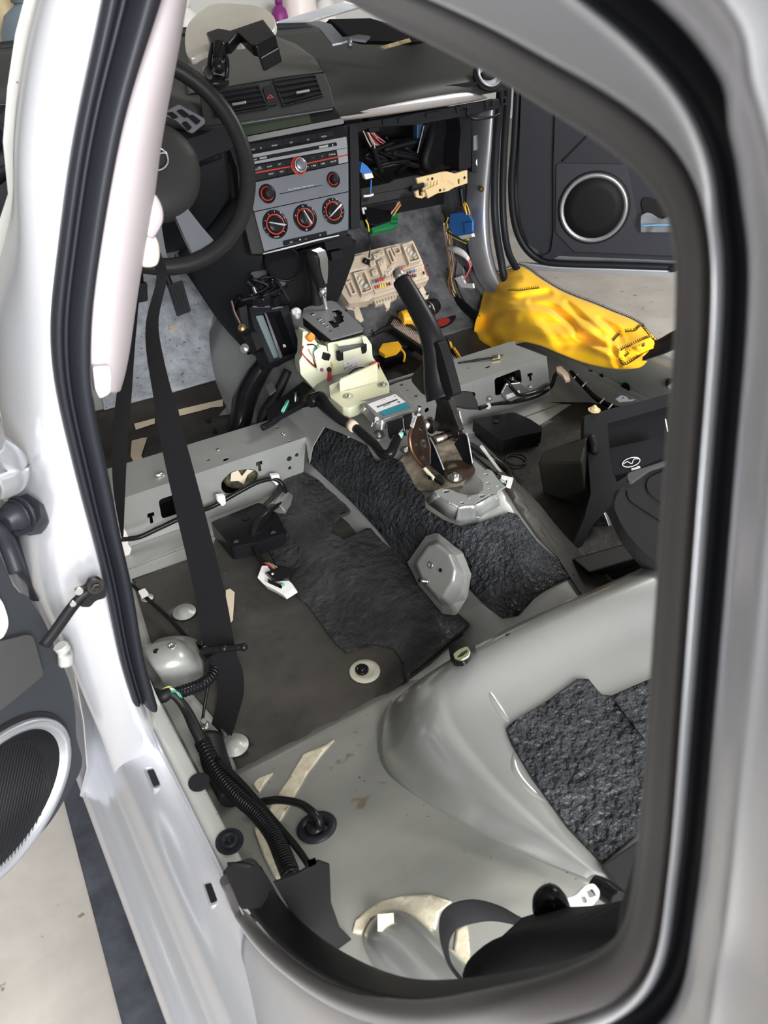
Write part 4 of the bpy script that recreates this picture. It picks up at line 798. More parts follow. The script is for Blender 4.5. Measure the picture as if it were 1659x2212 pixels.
# glass-side window frame strip seen at the left of the pillar
MB().tube([V((-.72, 1.01, .965)), V((-.4, 1.05, .98)), V((0, 1.07, .985)), V((.4, 1.05, .98)), V((.72, 1.01, .965))], .012, 8).build('windscreen_seal', rub, car)
patch('bonnet', [[V((x, y, z)) for x in (-.7, -.35, 0, .35, .7)] for y, z in ((1.06, .965), (1.3, .95), (1.6, .87), (1.9, .72))], silver, car, sub=1)
# ================= WORKBENCH SHELF beyond the windscreen =================
random.seed(5)
sh = thing('garage_shelf', 'pale painted garage shelf on the front wall, beyond the windscreen', 'shelf', (0, 3.9, .0))
MB().box((.4, 3.9, .62), (6, .45, .04)).build('shelf_board', col('shelf_cream', (.5, .46, .42), .6), sh, bevel=.004)
for x in (-2.2, .4, 3.0): MB().box((x, 3.9, .3), (.05, .4, .6)).build('leg', col('shelf_cream', (.5, .46, .42)), sh)
def bottle(nm, label, c, r, h, m, cm, cat='bottle'):
    t = thing(nm, label, cat, c); c = V(c)
    MB().lathe([(r*.96, 0), (r, .01), (r, h*.6), (r*.75, h*.74), (r*.35, h*.82), (r*.33, h*.86)], c, (0, 0, 1), 20).build('bottle_body', m, t)
    MB().lathe([(r*.42, h*.84), (r*.42, h), (r*.3, h)], c, (0, 0, 1), 16).build('cap', cm, t)
bottle('spray_bottle', 'purple bottle on the shelf just right of the oval mirror', Y(606, 58, 3.85)-V((0, 0, .1)), .055, .26, col('purple_plastic', (.20, .02, .16)), col('purple_plastic', (.20, .02, .16)))
b = Y(650, 52, 3.85); t = thing('white_bucket', 'white plastic tub beside the purple bottle', 'bucket', b-V((0, 0, .15)))
MB().lathe([(.14, 0), (.13, .10), (.10, .28), (.09, .34), (.085, .34)], b-V((0, 0, .15)), (0, 0, 1), 28).build('tub_wall', mat('white_tub', (.78, .70, .68), .4), t)
bottle('jug', 'pale jug behind the white tub', Y(705, 40, 3.9)-V((0, 0, .12)), .07, .28, wht, wht)
bottle('jug', 'white container on the shelf between the pillar trim and the mirror', Y(402, 46, 3.8)-V((0, 0, .2)), .09, .32, wht, wht)
bottle('jug', 'ochre yellow jug at the top left corner beyond the windscreen', Y(20, 50, 3.7)-V((0, 0, .25)), .16, .55, mat('ochre_plastic', (.5, .40, .22), .5), blk)
bottle('jug', 'blue grey drum beside the ochre jug', Y(68, 70, 3.35)-V((0, 0, .3)), .14, .5, col('drum_grey', (.16, .2, .24)), col('drum_grey', (.16, .2, .24)))
# ================= PILLAR TRIM, BELTS =================
pt = thing('pillar_trim', 'pale pinkish upper pillar trim with a notched lower end, right of the rubber seal', 'trim panel', Y(240, 850, -.5))
TLp = [(462, -330), (372, -60), (352, 0), (322, 90), (279, 220), (250, 340), (222, 480), (205, 600), (196, 700), (194, 770), (197, 800), (200, 835)]
TRp = [(482, -330), (398, -60), (394, 0), (382, 110), (362, 220), (342, 340), (333, 440), (308, 560), (290, 680), (278, 770), (266, 820), (258, 838)]
rows = []
for a, b in zip(TLp, TRp):
    A_ = Y(*a, -.525); B_ = Y(*b, -.45); rows.append([A_+V((-.005, .02, 0)), A_, A_*.7+B_*.3+V((.003, -.018, 0)), A_*.35+B_*.65+V((.004, -.012, 0)), B_, B_+V((.003, .02, 0)), B_+V((-.01, .06, 0))])
patch('trim_cover', rows, trimp, pt, sub=2, solid=.002)
tb_ = PL(Y(225, 830, -.532), (0.1, -1, .1))
MB().prism(rnd([tb_.at(*p) for p in ((200, 792), (236, 790), (240, 812), (238, 850), (216, 862), (206, 842))], .003), (0, .02, 0)).build('trim_foot', trimp, pt, bevel=.002)
MB().tube([Y(320, 425, -.455), Y(329, 455, -.46), Y(322, 485, -.46), Y(312, 505, -.46)], [.008, .012, .009], 8, flat=.6, up=(0, -1, 0)).build('belt_slot_cover', trimp, pt)
MB().tube([Y(308, 505, -.45), Y(316, 540, -.45), Y(322, 572, -.45)], [.010, .013, .012, .008], 10).build('height_adjuster', mat('adjuster_cream', (.62, .54, .46), .45), pt)
bt = thing('front_seat_belt', 'black webbing belt hanging from the pale pillar trim across the left crossmember', 'seat belt', Z(430, 1600, .26))
LA = [(296, 505, .88), (322, 560, .92), (338, 600, .95), (316, 690, 1.0), (316, 760, 1.05), (330, 850, 1.08), (348, 960, 1.11), (376, 1090, 1.11), (402, 1200, 1.11), (424, 1300, 1.10), (438, 1400, 1.09), (462, 1450, 1.09), (470, 1500, 1.10), (458, 1560, 1.10), (440, 1600, 1.09), (428, 1640, 1.08)]
LB = [(325, 500, .88), (352, 560, .92), (360, 600, .95), (342, 690, .99), (350, 760, 1.03), (372, 850, 1.06), (403, 960, 1.09), (438, 1090, 1.09), (466, 1200, 1.09), (490, 1300, 1.08), (508, 1400, 1.07), (524, 1450, 1.07), (526, 1500, 1.08), (510, 1560, 1.08), (498, 1620, 1.07), (540, 1700, 1.05)]
A_ = rs([D(*p) for p in LA], 4); B_ = rs([D(*p) for p in LB], 4); MB().strip(A_, B_, FW*.0014).build('webbing', web, bt)
A2 = rs([D(*p) for p in ((286, 560, .96), (280, 640, 1.0), (272, 760, 1.03), (252, 850, 1.06), (242, 960, 1.09), (245, 1060, 1.10), (262, 1160, 1.11))], 4); B2 = rs([D(*p) for p in ((305, 560, .95), (300, 640, .99), (290, 760, 1.02), (284, 850, 1.05), (275, 960, 1.08), (270, 1060, 1.09), (266, 1160, 1.10))], 4)
MB().strip(A2, B2, FW*.0014).build('webbing', web, bt)
MB().tube([D(438, 1405, 1.06), D(470, 1402, 1.055), D(530, 1397, 1.05)], .0048, 8, sub=3).build('guide_bar', blks, bt); MB().ball(D(526, 1398, 1.05), .0062, n=8).build('bar_end', blks, bt); MB().ball(D(484, 1401, 1.05), .0058, n=8).build('bar_collar', blks, bt)
MB().tube([D(444, 1400, 1.06), D(436, 1412, 1.07), D(446, 1424, 1.08), D(462, 1420, 1.07)], .004, 6).build('wire_hook', blks, bt)
MB().tube([D(455, 1455, 1.09), D(444, 1510, 1.08), D(437, 1560, 1.07), D(432, 1610, 1.05)], .0022, 6).build('anchor_cable', blks, bt)
an = MB(); an.tube([Z(452, 1588, .285), Z(470, 1660, .275), Z(500, 1730, .28)], [.022, .024, .018], 10, flat=.6).build('anchor_boot', blk, bt)
MB().bolt(Z(441, 1568, .292), (.1, -.1, 1), .0052).build('anchor_bolt', steel, bt); MB().tube([Z(441, 1568, .296), Z(440, 1556, .315)], .0035, 8, sub=1).build('stud', steel, bt)
# rear belt loop at the bottom of the opening
rb = thing('rear_seat_belt', 'black rear belt webbing looped over the lower trim with a steel tongue', 'seat belt', K(1100, 2100))
A_ = rs([D(*p) for p in ((1060, 2180, .62), (985, 2110, .64), (958, 2060, .66), (948, 2000, .68), (965, 1960, .70), (1020, 1944, .71), (1080, 1958, .71), (1130, 1985, .70), (1200, 2010, .69))], 4)
B_ = rs([D(*p) for p in ((1000, 2115, .66), (975, 2080, .68), (970, 2040, .70), (985, 2008, .72), (1010, 1998, .73), (1060, 1990, .74), (1110, 1998, .73), (1140, 2010, .72), (1215, 2000, .71))], 4)
MB().strip(A_, B_, FW*.0014).build('loop', web, rb)
A_ = rs([D(*p) for p in ((1130, 1985, .70), (1200, 1965, .69), (1280, 1960, .67), (1370, 1945, .65), (1480, 1930, .62))], 4); B_ = rs([D(*p) for p in ((1000, 2110, .60), (1020, 2070, .60), (1090, 2025, .60), (1240, 2010, .59), (1470, 2010, .57))], 4); C2 = rs([D(*p) for p in ((1002, 2120, .55), (1090, 2112, .55), (1220, 2090, .54), (1330, 2060, .53), (1480, 2030, .52))], 4)
MB().grid([[a, b, c] for a, b, c in zip(A_, B_, C2)]).build('belt_band', web, rb, solid=.0014)
tg = P3(D(1215, 1950, .70), D(1295, 1890, .72), D(1290, 1935, .71))
tgo = MB().prism(rnd([tg.at(*p) for p in ((1205, 1945), (1240, 1935), (1262, 1912), (1280, 1908), (1294, 1925), (1292, 1940), (1270, 1965), (1225, 1975))], .003), tg.n*.003, [rnd([tg.at(*p) for p in q], .0012) for q in (((1264, 1925), (1278, 1920), (1285, 1934), (1270, 1940)), ((1252, 1938), (1260, 1935), (1266, 1948), (1258, 1952)))]).build('tongue', steel, rb, bevel=.0006)
MB().tube([D(1165, 1975, .69), D(1172, 1950, .69), D(1190, 1938, .69), D(1205, 1950, .69), D(1220, 1975, .69)], [.006, .010, .012, .010, .007], 10).build('tongue_handle', blks, rb)
bk_ = thing('seat_belt_buckle', 'black rear belt buckle lying on the grey seat pan above the steel tongue', 'buckle', S(1310, 1930))
MB().tube([D(1280, 1905, .73), D(1310, 1925, .72), D(1345, 1950, .70)], [.010, .015, .014], 10, flat=.7).build('buckle_body', blks, bk_)
BM = P3(S(1300, 1870, .012), S(1400, 1870, .012), S(1390, 1800, .016))
MB().prism([BM.at(*p) for p in ((1298, 1868), (1375, 1815), (1460, 1800), (1460, 1940), (1345, 1935))], BM.n*-.01).build('carpet_flap', fabric, bk_, bevel=.003)
# ================= REAR DOOR (open, near side) =================
rd = thing('rear_door', 'open rear door with black inner panel and big silver-ringed speaker, bottom left', 'car door', (-.79, -.53, .6))
dd = V((-.80, -.60, 0)).normalized(); DP = PL((-.785, -.53, .5), dd.cross(V((0, 0, 1))))
def pp_(poly, m, nm, h=0, t=-.004, par=None, r=0, bev=0, holes=()): P = [DP.at(*p, h) for p in poly]; return MB().prism(rnd(P, r) if r else P, DP.n*t, holes, pl=PL(DP.at(60, 1500, h), DP.n)).build(nm, m, par or rd, bevel=bev)
pan = rs([DP.at(*p) for p in ((-160, 1050), (-40, 1120), (30, 1265), (62, 1290), (100, 1350), (118, 1400), (150, 1470), (163, 1540), (165, 1590), (178, 1640), (172, 1670), (158, 1695), (110, 1775), (50, 1840), (0, 1892), (-160, 2040))], 3)
MB().prism(pan, DP.n*-.03).build('door_panel', mat('dark_door_trim', (.020, .022, .025), .55, bump=.15, bscale=1200, bdist=.0004), rd, bevel=.004)
pp_([(-120, 1400), (0, 1380), (60, 1365), (84, 1450), (82, 1458), (0, 1525), (-120, 1600)], mat('armrest_grey', (.035, .034, .034), .6), 'armrest_insert', .001, .006, r=.01, bev=.003)
pp_([(-120, 1150), (0, 1300), (10, 1330), (12, 1350), (0, 1378), (-120, 1400)], trimp, 'pull_handle_insert', .001, .004, r=.006, bev=.002)
sc_ = DP.at(-12, 1742); e1 = DP.at(-12, 1600); rr_ = .088
spk = MB(); prf = [(rr_, 0), (rr_*1.0, .008), (rr_*.95, .012), (rr_*.88, .009), (rr_*.86, .003)]
def tilt_ell(prof, c): 
    m_ = MB(); vv = []; n = 48; ea = (DP.at(134, 1640)-DP.at(-90, 1870)).normalized(); eb = DP.n.cross(ea)
    for r, h in prof:
        for j in range(n): t = 2*math.pi*j/n; vv.append(c+DP.n*h+ea*math.cos(t)*r*1.18+eb*math.sin(t)*r*.95)
    m_.add(vv, [(i*n+j, i*n+(j+1) % n, (i+1)*n+(j+1) % n, (i+1)*n+j) for i in range(len(prof)-1) for j in range(n)], True); o = len(prof)-1; m_.f.append(tuple(o*n+j for j in range(n))); m_.sm.append(False); return m_
tilt_ell([(rr_*1.06, 0), (rr_*1.04, .004), (rr_, .004)], sc_).build('speaker_recess', blk, rd)
sring = tilt_ell([(rr_, 0), (rr_, .008), (rr_*.96, .012), (rr_*.88, .008), (rr_*.86, .003)], sc_).build('speaker_ring', satin, rd)
tilt_ell([(rr_*.87, 0), (rr_*.87, .004), (rr_*.5, .007), (.002, .008)], sc_).build('speaker_grille', cloth_d, sring)
for k in range(34):
    x0 = -.97+1.94*k/33; ea = (DP.at(134, 1640)-DP.at(-90, 1870)).normalized(); eb = DP.n.cross(ea); d_ = (ea*.5+eb*.86).normalized(); s_ = DP.n.cross(d_); L = rr_*.80*math.sqrt(max(0.01, 1-x0*x0)); c = sc_+s_*x0*rr_*.82+DP.n*.008
    MB().tube([c-d_*L, c+d_*L], .0006, 4, sub=1).build('grille_rib', blkm, sring)
# metal door edge and weather seal
MB().strip([DP.at(*p, -.03) for p in ((-60, 1100), (40, 1180), (80, 1255), (118, 1340), (160, 1440), (182, 1560), (190, 1660), (175, 1720))], [DP.at(*p, -.09) for p in ((-60, 1020), (50, 1120), (95, 1220), (135, 1320), (180, 1430), (205, 1560), (215, 1650), (190, 1730))], DP.n*-.002).build('door_edge', silver, rd)
MB().tube([DP.at(*p, -.03) for p in ((-40, 1080), (-5, 1130), (20, 1170), (45, 1220), (75, 1255), (82, 1290))], .009, 10).build('door_weather_seal', rub, rd)
pp_([(-60, 1130), (0, 1205), (30, 1262), (52, 1288), (0, 1300), (-60, 1290)], greyd, 'door_metal', -.012, -.01)
# upper hinge and boot
hg = MB().tube([Y(-10, 965, -.53), Y(20, 985, -.525), Y(40, 1010, -.52), Y(30, 1040, -.53), Y(-10, 1055, -.54)], .009, 8, flat=1.4, up=(0, 0, 1)).build('hinge', satin, rd, bevel=.001)
bo = MB(); bo.tube([Y(10, 1130, -.53), Y(30, 1118, -.525), Y(50, 1112, -.52)], [.009, .014, .016], 10); bo.tube([Y(48, 1112, -.52), Y(66, 1118, -.515), Y(76, 1130, -.51)], [.021, .018, .014], 8); bo.build('cable_boot', rub, rd)
for k in range(4): MB().lathe([(.019-.002*k, 0), (.019-.002*k, .003)], Y(44-9*k, 1113+3*k, -.522), Y(50, 1112, -.52)-Y(10, 1130, -.53), 14).build('bellows', rub, rd)
MB().tube([Y(-10, 1140, -.53), Y(5, 1150, -.53), Y(18, 1180, -.53), Y(38, 1235, -.54)], .008, 8).build('boot_tube', rub, rd)
MB().tube([Y(130, 1395, -.53), Y(140, 1410, -.53), Y(142, 1435, -.53)], .006, 8, flat=1.3, up=(0, 0, 1)).build('lower_hinge', greyd, rd)
# ================= FRONT PASSENGER DOOR (open, far side) =================
P1 = Z(1110, 560, .33); P2 = Z(1490, 590, .33); FD = PL(P1, (P2-P1).cross(V((0, 0, 1))))
fd = thing('front_door', 'open front passenger door with black inner trim and round speaker, upper right', 'car door', P1)
def fp(poly, m, nm, h=0, t=-.004, par=None, r=0, bev=0, n=4, holes=()): P = [FD.at(*p, h) for p in poly]; return MB().prism(rnd(P, r, n) if r else P, FD.n*t, holes, pl=PL(FD.at(1250, 450, h), FD.n)).build(nm, m, par or fd, bevel=bev)
fp([(1112, 120), (1118, 200), (1106, 380), (1110, 480), (1130, 540), (1170, 575), (1230, 583), (1700, 600), (1800, -60), (1110, -60)], silver, 'door_skin', -.05, -.05, r=.02)
MB().tube([FD.at(*p, -.02) for p in ((1128, -40), (1122, 120), (1112, 300), (1105, 400), (1112, 480), (1132, 530), (1165, 560), (1215, 570), (1350, 574), (1500, 580), (1700, 590))], .012, 10).build('door_weather_seal', rub, fd)
fp([(1135, -60), (1128, 200), (1122, 380), (1128, 480), (1145, 525), (1185, 550), (1195, 543), (1205, 548), (1235, 550), (1700, 568), (1800, -60)], mat('navy_black_trim', (.026, .027, .033), .5, bump=.15, bscale=900, bdist=.0004), 'door_panel', -.02, .02, r=.01, bev=.003)
fp([(1200, -60), (1200, 230), (1196, 350), (1196, 500), (1190, 543), (1168, 552), (1190, 560), (1230, 540), (1700, 560), (1800, -60)], mat('navy_black_trim2', (.024, .025, .031), .5, bump=.15, bscale=900, bdist=.0004), 'inner_relief', 0, .012, r=.012, bev=.004)
fp([(1202, 352), (1355, 354), (1378, 476), (1390, 480), (1700, 490), (1700, 562), (1240, 542), (1200, 500)], mat('navy_black_trim3', (.032, .033, .040), .5), 'lower_pocket_panel', .012, .006, r=.012, bev=.004)
MB().tube([FD.at(1285, 275, .014), FD.at(1250, 312, .014), FD.at(1214, 348, .014)], .003, 6).build('panel_crease', blkm, fd)
fp([(1385, 440), (1390, 425), (1420, 430), (1432, 440), (1440, 430), (1700, 436), (1700, 480), (1395, 478)], blk, 'pocket_opening', .018, .001, r=.01)
c = FD.at(1282, 450, .018); r = (FD.at(1356, 450, .018)-FD.at(1208, 450, .018)).length/2
MB().lathe([(r*1.06, 0), (r*1.04, .004), (r, .004)], c, FD.n, 48).build('speaker_recess', blkm, fd)
fr_ = MB().lathe([(r, 0), (r, .006), (r*.96, .010), (r*.89, .008), (r*.87, .003)], c, FD.n, 48).build('speaker_ring', satin, fd)
MB().lathe([(r*.88, 0), (r*.88, .004), (r*.6, .007), (.002, .008)], c, FD.n, 40).build('speaker_grille', cloth_d, fr_)
fp([(1120, 562), (1200, 572), (1700, 588), (1700, 604), (1130, 580)], silver, 'bottom_flange', -.03, .02, bev=.004)
fp([(1446, 576), (1461, 574), (1460, 586), (1446, 587)], blk, 'door_stopper', -.008, .006)
for u in (1186, 1256, 1327, 1398, 1470): MB().disc(FD.at(u, 563+.02*(u-1186), -.006), FD.n, .003, .002, 10).build('seal_clip', blk, fd)
# plastic bag in the pocket
bgm = mat('clear_polythene', (.75, .8, .85), .12, trans=.85, ior=1.2, bump=1, bscale=30, bdist=.01)
bag = thing('zip_bag', 'crumpled clear zip bag tucked in the far door pocket below the speaker', 'plastic bag', FD.at(1430, 500, .03))
rows = []
for j, t in enumerate((0, .25, .5, .75, 1)):
    rows.append([FD.at(1384+(1500-1384)*i/9, (472-(9*math.sin(i*1.3)+6))*(1-t)+502*t, .030+.012*math.sin(i*1.9+j)+.006*random.random()) for i in range(10)])
patch('bag_film', rows, bgm, bag, sub=2, solid=.0006)
MB().tube([FD.at(1385, 488, .045), FD.at(1430, 486, .05), FD.at(1490, 487, .045)], .0025, 6).build('zip_strip', mat('zip_blue', (.15, .35, .55), .3), bag)
# side opening on the far side: seal and inner flange tube
fs = thing('far_door_seal', 'black rubber door seal running down the front edge of the far door opening', 'door seal', X(1065, 500, .70))
MB().tube([X(*p) for p in ((1085, 120, .66), (1080, 215, .675), (1072, 300, .685), (1068, 400, .69), (1070, 480, .69), (1082, 560, .68), (1100, 620, .68), (1180, 700, .69), (1400, 760, .69))], .011, 10).build('bulb', rub, fs)
MB().tube([X(*p) for p in ((1100, 120, .69), (1096, 215, .70), (1090, 300, .71), (1086, 400, .715), (1088, 480, .715), (1100, 550, .71), (1130, 600, .71))], .010, 8).build('lip', rub, fs)
patch('far_pillar_flange', [[X(u-20, v, x), X(u-10, v, x-.004), X(u+6, v, x-.006), X(u+22, v, x), X(u+30, v, x+.03)] for u, v, x in ((1045, 230, .665), (1038, 320, .665), (1030, 390, .665), (1026, 450, .665), (1028, 520, .66), (1040, 580, .655), (1060, 620, .66), (1120, 690, .67))], silver, car, sub=2)
MB().bolt(X(1040, 408, .655), (-1, -.3, 0), .005).build('bolt', mat('yellow_zinc', (.6, .45, .2), .3, 1.), car)
# ================= YELLOW CLOTH =================
yc = thing('yellow_cloth', 'bright yellow fleece cloth with dark overlocked edge draped over the far sill', 'cloth', X(1200, 740, .6))
TOPc = [(1052, 600), (1080, 585), (1125, 572), (1165, 597), (1205, 622), (1245, 640), (1285, 655), (1325, 672), (1365, 688), (1392, 705), (1410, 722), (1424, 736)]
BOTc = [(1016, 750), (1042, 756), (1078, 750), (1115, 738), (1160, 746), (1200, 762), (1240, 778), (1280, 790), (1320, 797), (1352, 796), (1370, 790), (1382, 778)]
XT = [.72, .72, .725, .73, .735, .74, .74, .74, .74, .735, .73, .72]; XB = [.56, .555, .545, .53, .525, .53, .54, .55, .56, .575, .60, .63]
def segd(px, py, ax_, ay, bx, by):
    dx, dy = bx-ax_, by-ay; t = max(0, min(1, ((px-ax_)*dx+(py-ay)*dy)/(dx*dx+dy*dy+1e-9))); return math.hypot(px-ax_-dx*t, py-ay-dy*t)
CRE = [([(1058, 622), (1078, 640), (1110, 648), (1150, 642), (1185, 632)], .020, 6), ([(1150, 655), (1195, 665), (1230, 695), (1252, 725), (1290, 742), (1328, 760)], .024, 6), ([(1068, 655), (1105, 662), (1145, 655)], .012, 5), ([(1225, 655), (1262, 690), (1300, 720)], .016, 5), ([(1130, 690), (1180, 700), (1215, 745)], .010, 8), ([(1296, 690), (1330, 712), (1340, 740)], .014, 5), ([(1040, 680), (1050, 720), (1070, 740)], .010, 9), ([(1322, 735), (1326, 765), (1336, 790)], .014, 5), ([(1068, 598), (1085, 605), (1120, 600)], .012, 5)]
rows = []; NR = 40
TT = rs([V((*p, x)) for p, x in zip(TOPc, XT)], 6); BB = rs([V((*p, x)) for p, x in zip(BOTc, XB)], 6)
for i, (a, b) in enumerate(zip(TT, BB)):
    s_ = i/(len(TT)-1); r = []
    for j in range(NR+1):
        t = j/NR; u = a.x+(b.x-a.x)*t; v = a.y+(b.y-a.y)*t; x = a.z+(b.z-a.z)*t
        bul = math.sin(math.pi*t)**.8*.05*math.sin(math.pi*min(1, max(0, .12+s_*.85)))**.5
        q = s_*9-t*3.2+.9*noise.noise(V((s_*3, t*2, 0))); fold = .015*math.sin(q*2.1)*math.sin(math.pi*t)+.008*math.sin((s_*2+t)*13+2*noise.noise(V((s_*4, t*4, 5))))*math.sin(math.pi*t)
        fold += .016*noise.noise(V((s_*7, t*5, 2)))*math.sin(math.pi*t)
        for pl_, dp, wd_ in CRE:
            dm = min(segd(u, v, *a_, *b_) for a_, b_ in zip(pl_, pl_[1:])); fold -= .62*dp*math.exp(-(dm/wd_)**2)-.3*dp*math.exp(-((dm-2.2*wd_)/wd_)**2)
        p = X(u, v, x-bul-fold); r.append(p)
    r = [X(a.x, a.y, a.z)+V((.01, 0, -.08))]+r+[r[-1]+V((.03, 0, -.01))]
    rows.append(r)
flo = patch('fleece', rows, yel, yc, sub=1, solid=.003)
bpy.context.view_layer.update(); YB = bvh(flo)
def yh(u, v):
    r = YB.ray_cast(CP, ray(u, v).normalized()); return (r[0]-FW*.001) if r[0] else None
def stitch(pts, r=.0035, k=26):
    P = rs([V(p) for p in pts], 8); m_ = MB()
    m_.tube(P, r*.35, 5, sub=1)
    L = sum((P[i+1]-P[i]).length for i in range(len(P)-1)); n = max(4, int(L/.0062)); d = 0; acc = 0; tgt = 0
    for i in range(len(P)-1):
        seg = (P[i+1]-P[i]).length
        while tgt <= acc+seg and seg > 0:
            p = P[i].lerp(P[i+1], (tgt-acc)/seg); t_ = (P[i+1]-P[i]).normalized(); s_ = t_.cross(FW).normalized(); m_.tube([p-s_*r*.2-FW*.001, p+s_*r*1.6-FW*.001], r*.22, 4, sub=1, cap=False); tgt += .0062
        acc += seg
    m_.build('overlock_edge', sty, yc)
stitch([X(p.x, p.y, p.z-.004) for p in TT[:-12:3]])
def onc(pts, r=.0035): P = [yh(u, v) for u, v in pts]; stitch([p for p in P if p], r)
onc([(1098, 628), (1120, 628), (1142, 625), (1165, 622), (1190, 614)]); onc([(1048, 606), (1056, 612), (1066, 616)])
onc([(1325, 736), (1338, 722), (1355, 716), (1372, 714), (1384, 704), (1392, 712), (1402, 724)], .004)
onc([(1336, 772), (1342, 756), (1362, 746), (1385, 736), (1404, 730), (1418, 738)], .004)
onc([(1338, 775), (1346, 788), (1362, 782), (1380, 770), (1396, 756), (1412, 742)], .004); onc([(1350, 770), (1366, 758), (1388, 748), (1400, 742)], .004)
MB().grid([[X(u, v, x), X(u+8, v+10, x-.006), X(u+14, v+22, x+.002)] for u, v, x in ((1340, 762, .59), (1360, 748, .605), (1385, 735, .63), (1405, 728, .66))]).build('folded_end', yel, yc, sub=2, solid=.004)
# ================= FRONT FOOTWELLS =================
random.seed(3)
TB = bvh([o for o in car.children if o.name == 'toe_board'][0]); FB_ = bvh([o for o in car.children if o.name == 'floor_pan'][0]); TF = bvh([o for o in car.children if o.name == 'tunnel_front_cone'][0])
def hit(u, v, h=0):
    best = None
    for b in (TB, FB_):
        r = b.ray_cast(CP, ray(u, v).normalized())
        if r[0] and (best is None or r[3] < best[1]): best = (r[0], r[3], r[1])
    if not best: return D(u, v, 2)
    n = best[2]; n = n if n.dot(FW) < 0 else -n
    return best[0]+n*h
def toesheet(poly, m, nm, t=.008, step=.02, amp=.004):
    pl = PL((0, .6, .35), (0, -.6, .8)); P = [q if isinstance(q, V) else hit(*q) for q in poly]
    def zf(p):
        for b in (TB, FB_):
            r = b.ray_cast(p+pl.n*.4, -pl.n)
            if r[0]: q = r[0]+pl.n*(t+amp*noise.noise(r[0]*14)); return q
        return p+pl.n*t
    return MB().prism(P, pl.n*-t, pl=pl, zf=zf, step=step).build(nm, m, car)
toesheet([(200, 700), (230, 560), (560, 520), (600, 700), (520, 760), (505, 742), (500, 775), (490, 800), (468, 822), (380, 848), (225, 888)], felt, 'felt_insulation')
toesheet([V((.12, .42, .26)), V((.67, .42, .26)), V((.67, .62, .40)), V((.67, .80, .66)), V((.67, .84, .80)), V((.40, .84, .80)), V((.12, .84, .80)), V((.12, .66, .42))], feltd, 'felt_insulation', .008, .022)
toesheet([(200, 892), (230, 884), (475, 822), (500, 840), (505, 860), (470, 900), (640, 885), (640, 905), (400, 985), (200, 1050)], tarf, 'black_front_sheet', .005, .02, .002)
toesheet([(770, 720), (860, 700), (1000, 672), (1040, 650), (1120, 745), (960, 800), (900, 830), (850, 868), (790, 830)], tarf, 'black_front_sheet', .005, .02, .002)
for poly in ([(386, 891), (482, 869), (482, 884), (460, 886), (440, 892), (389, 905)], [(291, 922), (335, 910), (336, 921), (295, 935)], [(468, 820), (484, 800), (502, 775), (504, 800), (494, 830), (478, 815)]): MB().prism([hit(*q, .009) for q in poly], (0, 0, .0006)).build('masking_tape', masking, car)
MB().disc(hit(373, 713, .014), (0, -.4, .9), .011, .002).build('felt_retainer', cream, car)
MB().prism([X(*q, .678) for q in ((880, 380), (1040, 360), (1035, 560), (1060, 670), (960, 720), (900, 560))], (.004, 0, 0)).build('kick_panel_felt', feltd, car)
# pedal
pdl = thing('accelerator_pedal', 'black ribbed accelerator pedal in front of the grey felt', 'pedal', Y(390, 650, .50))
pp1 = P3(Y(370, 615, .53), Y(395, 608, .53), Y(400, 680, .50))
MB().prism(rnd([pp1.at(*q) for q in ((362, 615), (394, 605), (413, 672), (384, 684))], .004), pp1.n*-.008).build('pedal_pad', blk, pdl, bevel=.001)
for k in range(4): MB().hexa([pp1.at(u+a, v, .001) for u, v, a in ((368+7*k, 622, 0), (368+7*k, 622, 3), (386+7*k, 676, 3), (386+7*k, 676, 0))], [pp1.at(u+a, v, .003) for u, v, a in ((368+7*k, 622, 0), (368+7*k, 622, 3), (386+7*k, 676, 3), (386+7*k, 676, 0))]).build('grip_rib', blkm, pdl)
MB().tube([pp1.at(378, 640, -.01), Y(350, 570, .56), Y(345, 520, .6)], .008, 8).build('pedal_arm', blk, pdl)
bp_ = thing('brake_pedal', 'black brake pedal half hidden behind the hanging belt', 'pedal', Y(305, 640, .45))
MB().prism(rnd([Y(*q, .45) for q in ((290, 615), (318, 610), (320, 650), (296, 655))], .004), (0, .008, 0)).build('pedal_pad', blk, bp_, bevel=.001); MB().tube([Y(305, 632, .46), Y(300, 560, .55)], .007, 8, sub=1).build('pedal_arm', blk, bp_)
# duct between console and left footwell
dct = thing('side_air_duct', 'black moulded air duct curving down beside the tunnel in the driver footwell', 'air duct', Z(560, 900, .28))
MB().tube([Z(590, 765, .42), Z(555, 810, .38), Z(530, 860, .34), Z(520, 905, .31), Z(510, 940, .28)], [.030, .040, .045, .042, .035], 10, flat=.6).build('duct_body', blks, dct)
MB().tube([Z(622, 800, .42), Z(598, 850, .38), Z(572, 890, .35), Z(560, 930, .32)], [.010, .012, .012, .010], 8).build('duct_rib', blk, dct)
for u, v in ((518, 852), (548, 920), (456, 925), (470, 948)): MB().disc(hit(u, v, .02) if u < 480 else Z(u, v, .36), (-.2, -.4, .9), .006, .004, 12).build('duct_clip', blkm, dct)
MB().prism([Z(*q, .40) for q in ((574, 835), (588, 826), (597, 845), (583, 856))], (0, 0, .003)).build('clip_plate', satin, dct, bevel=.001)
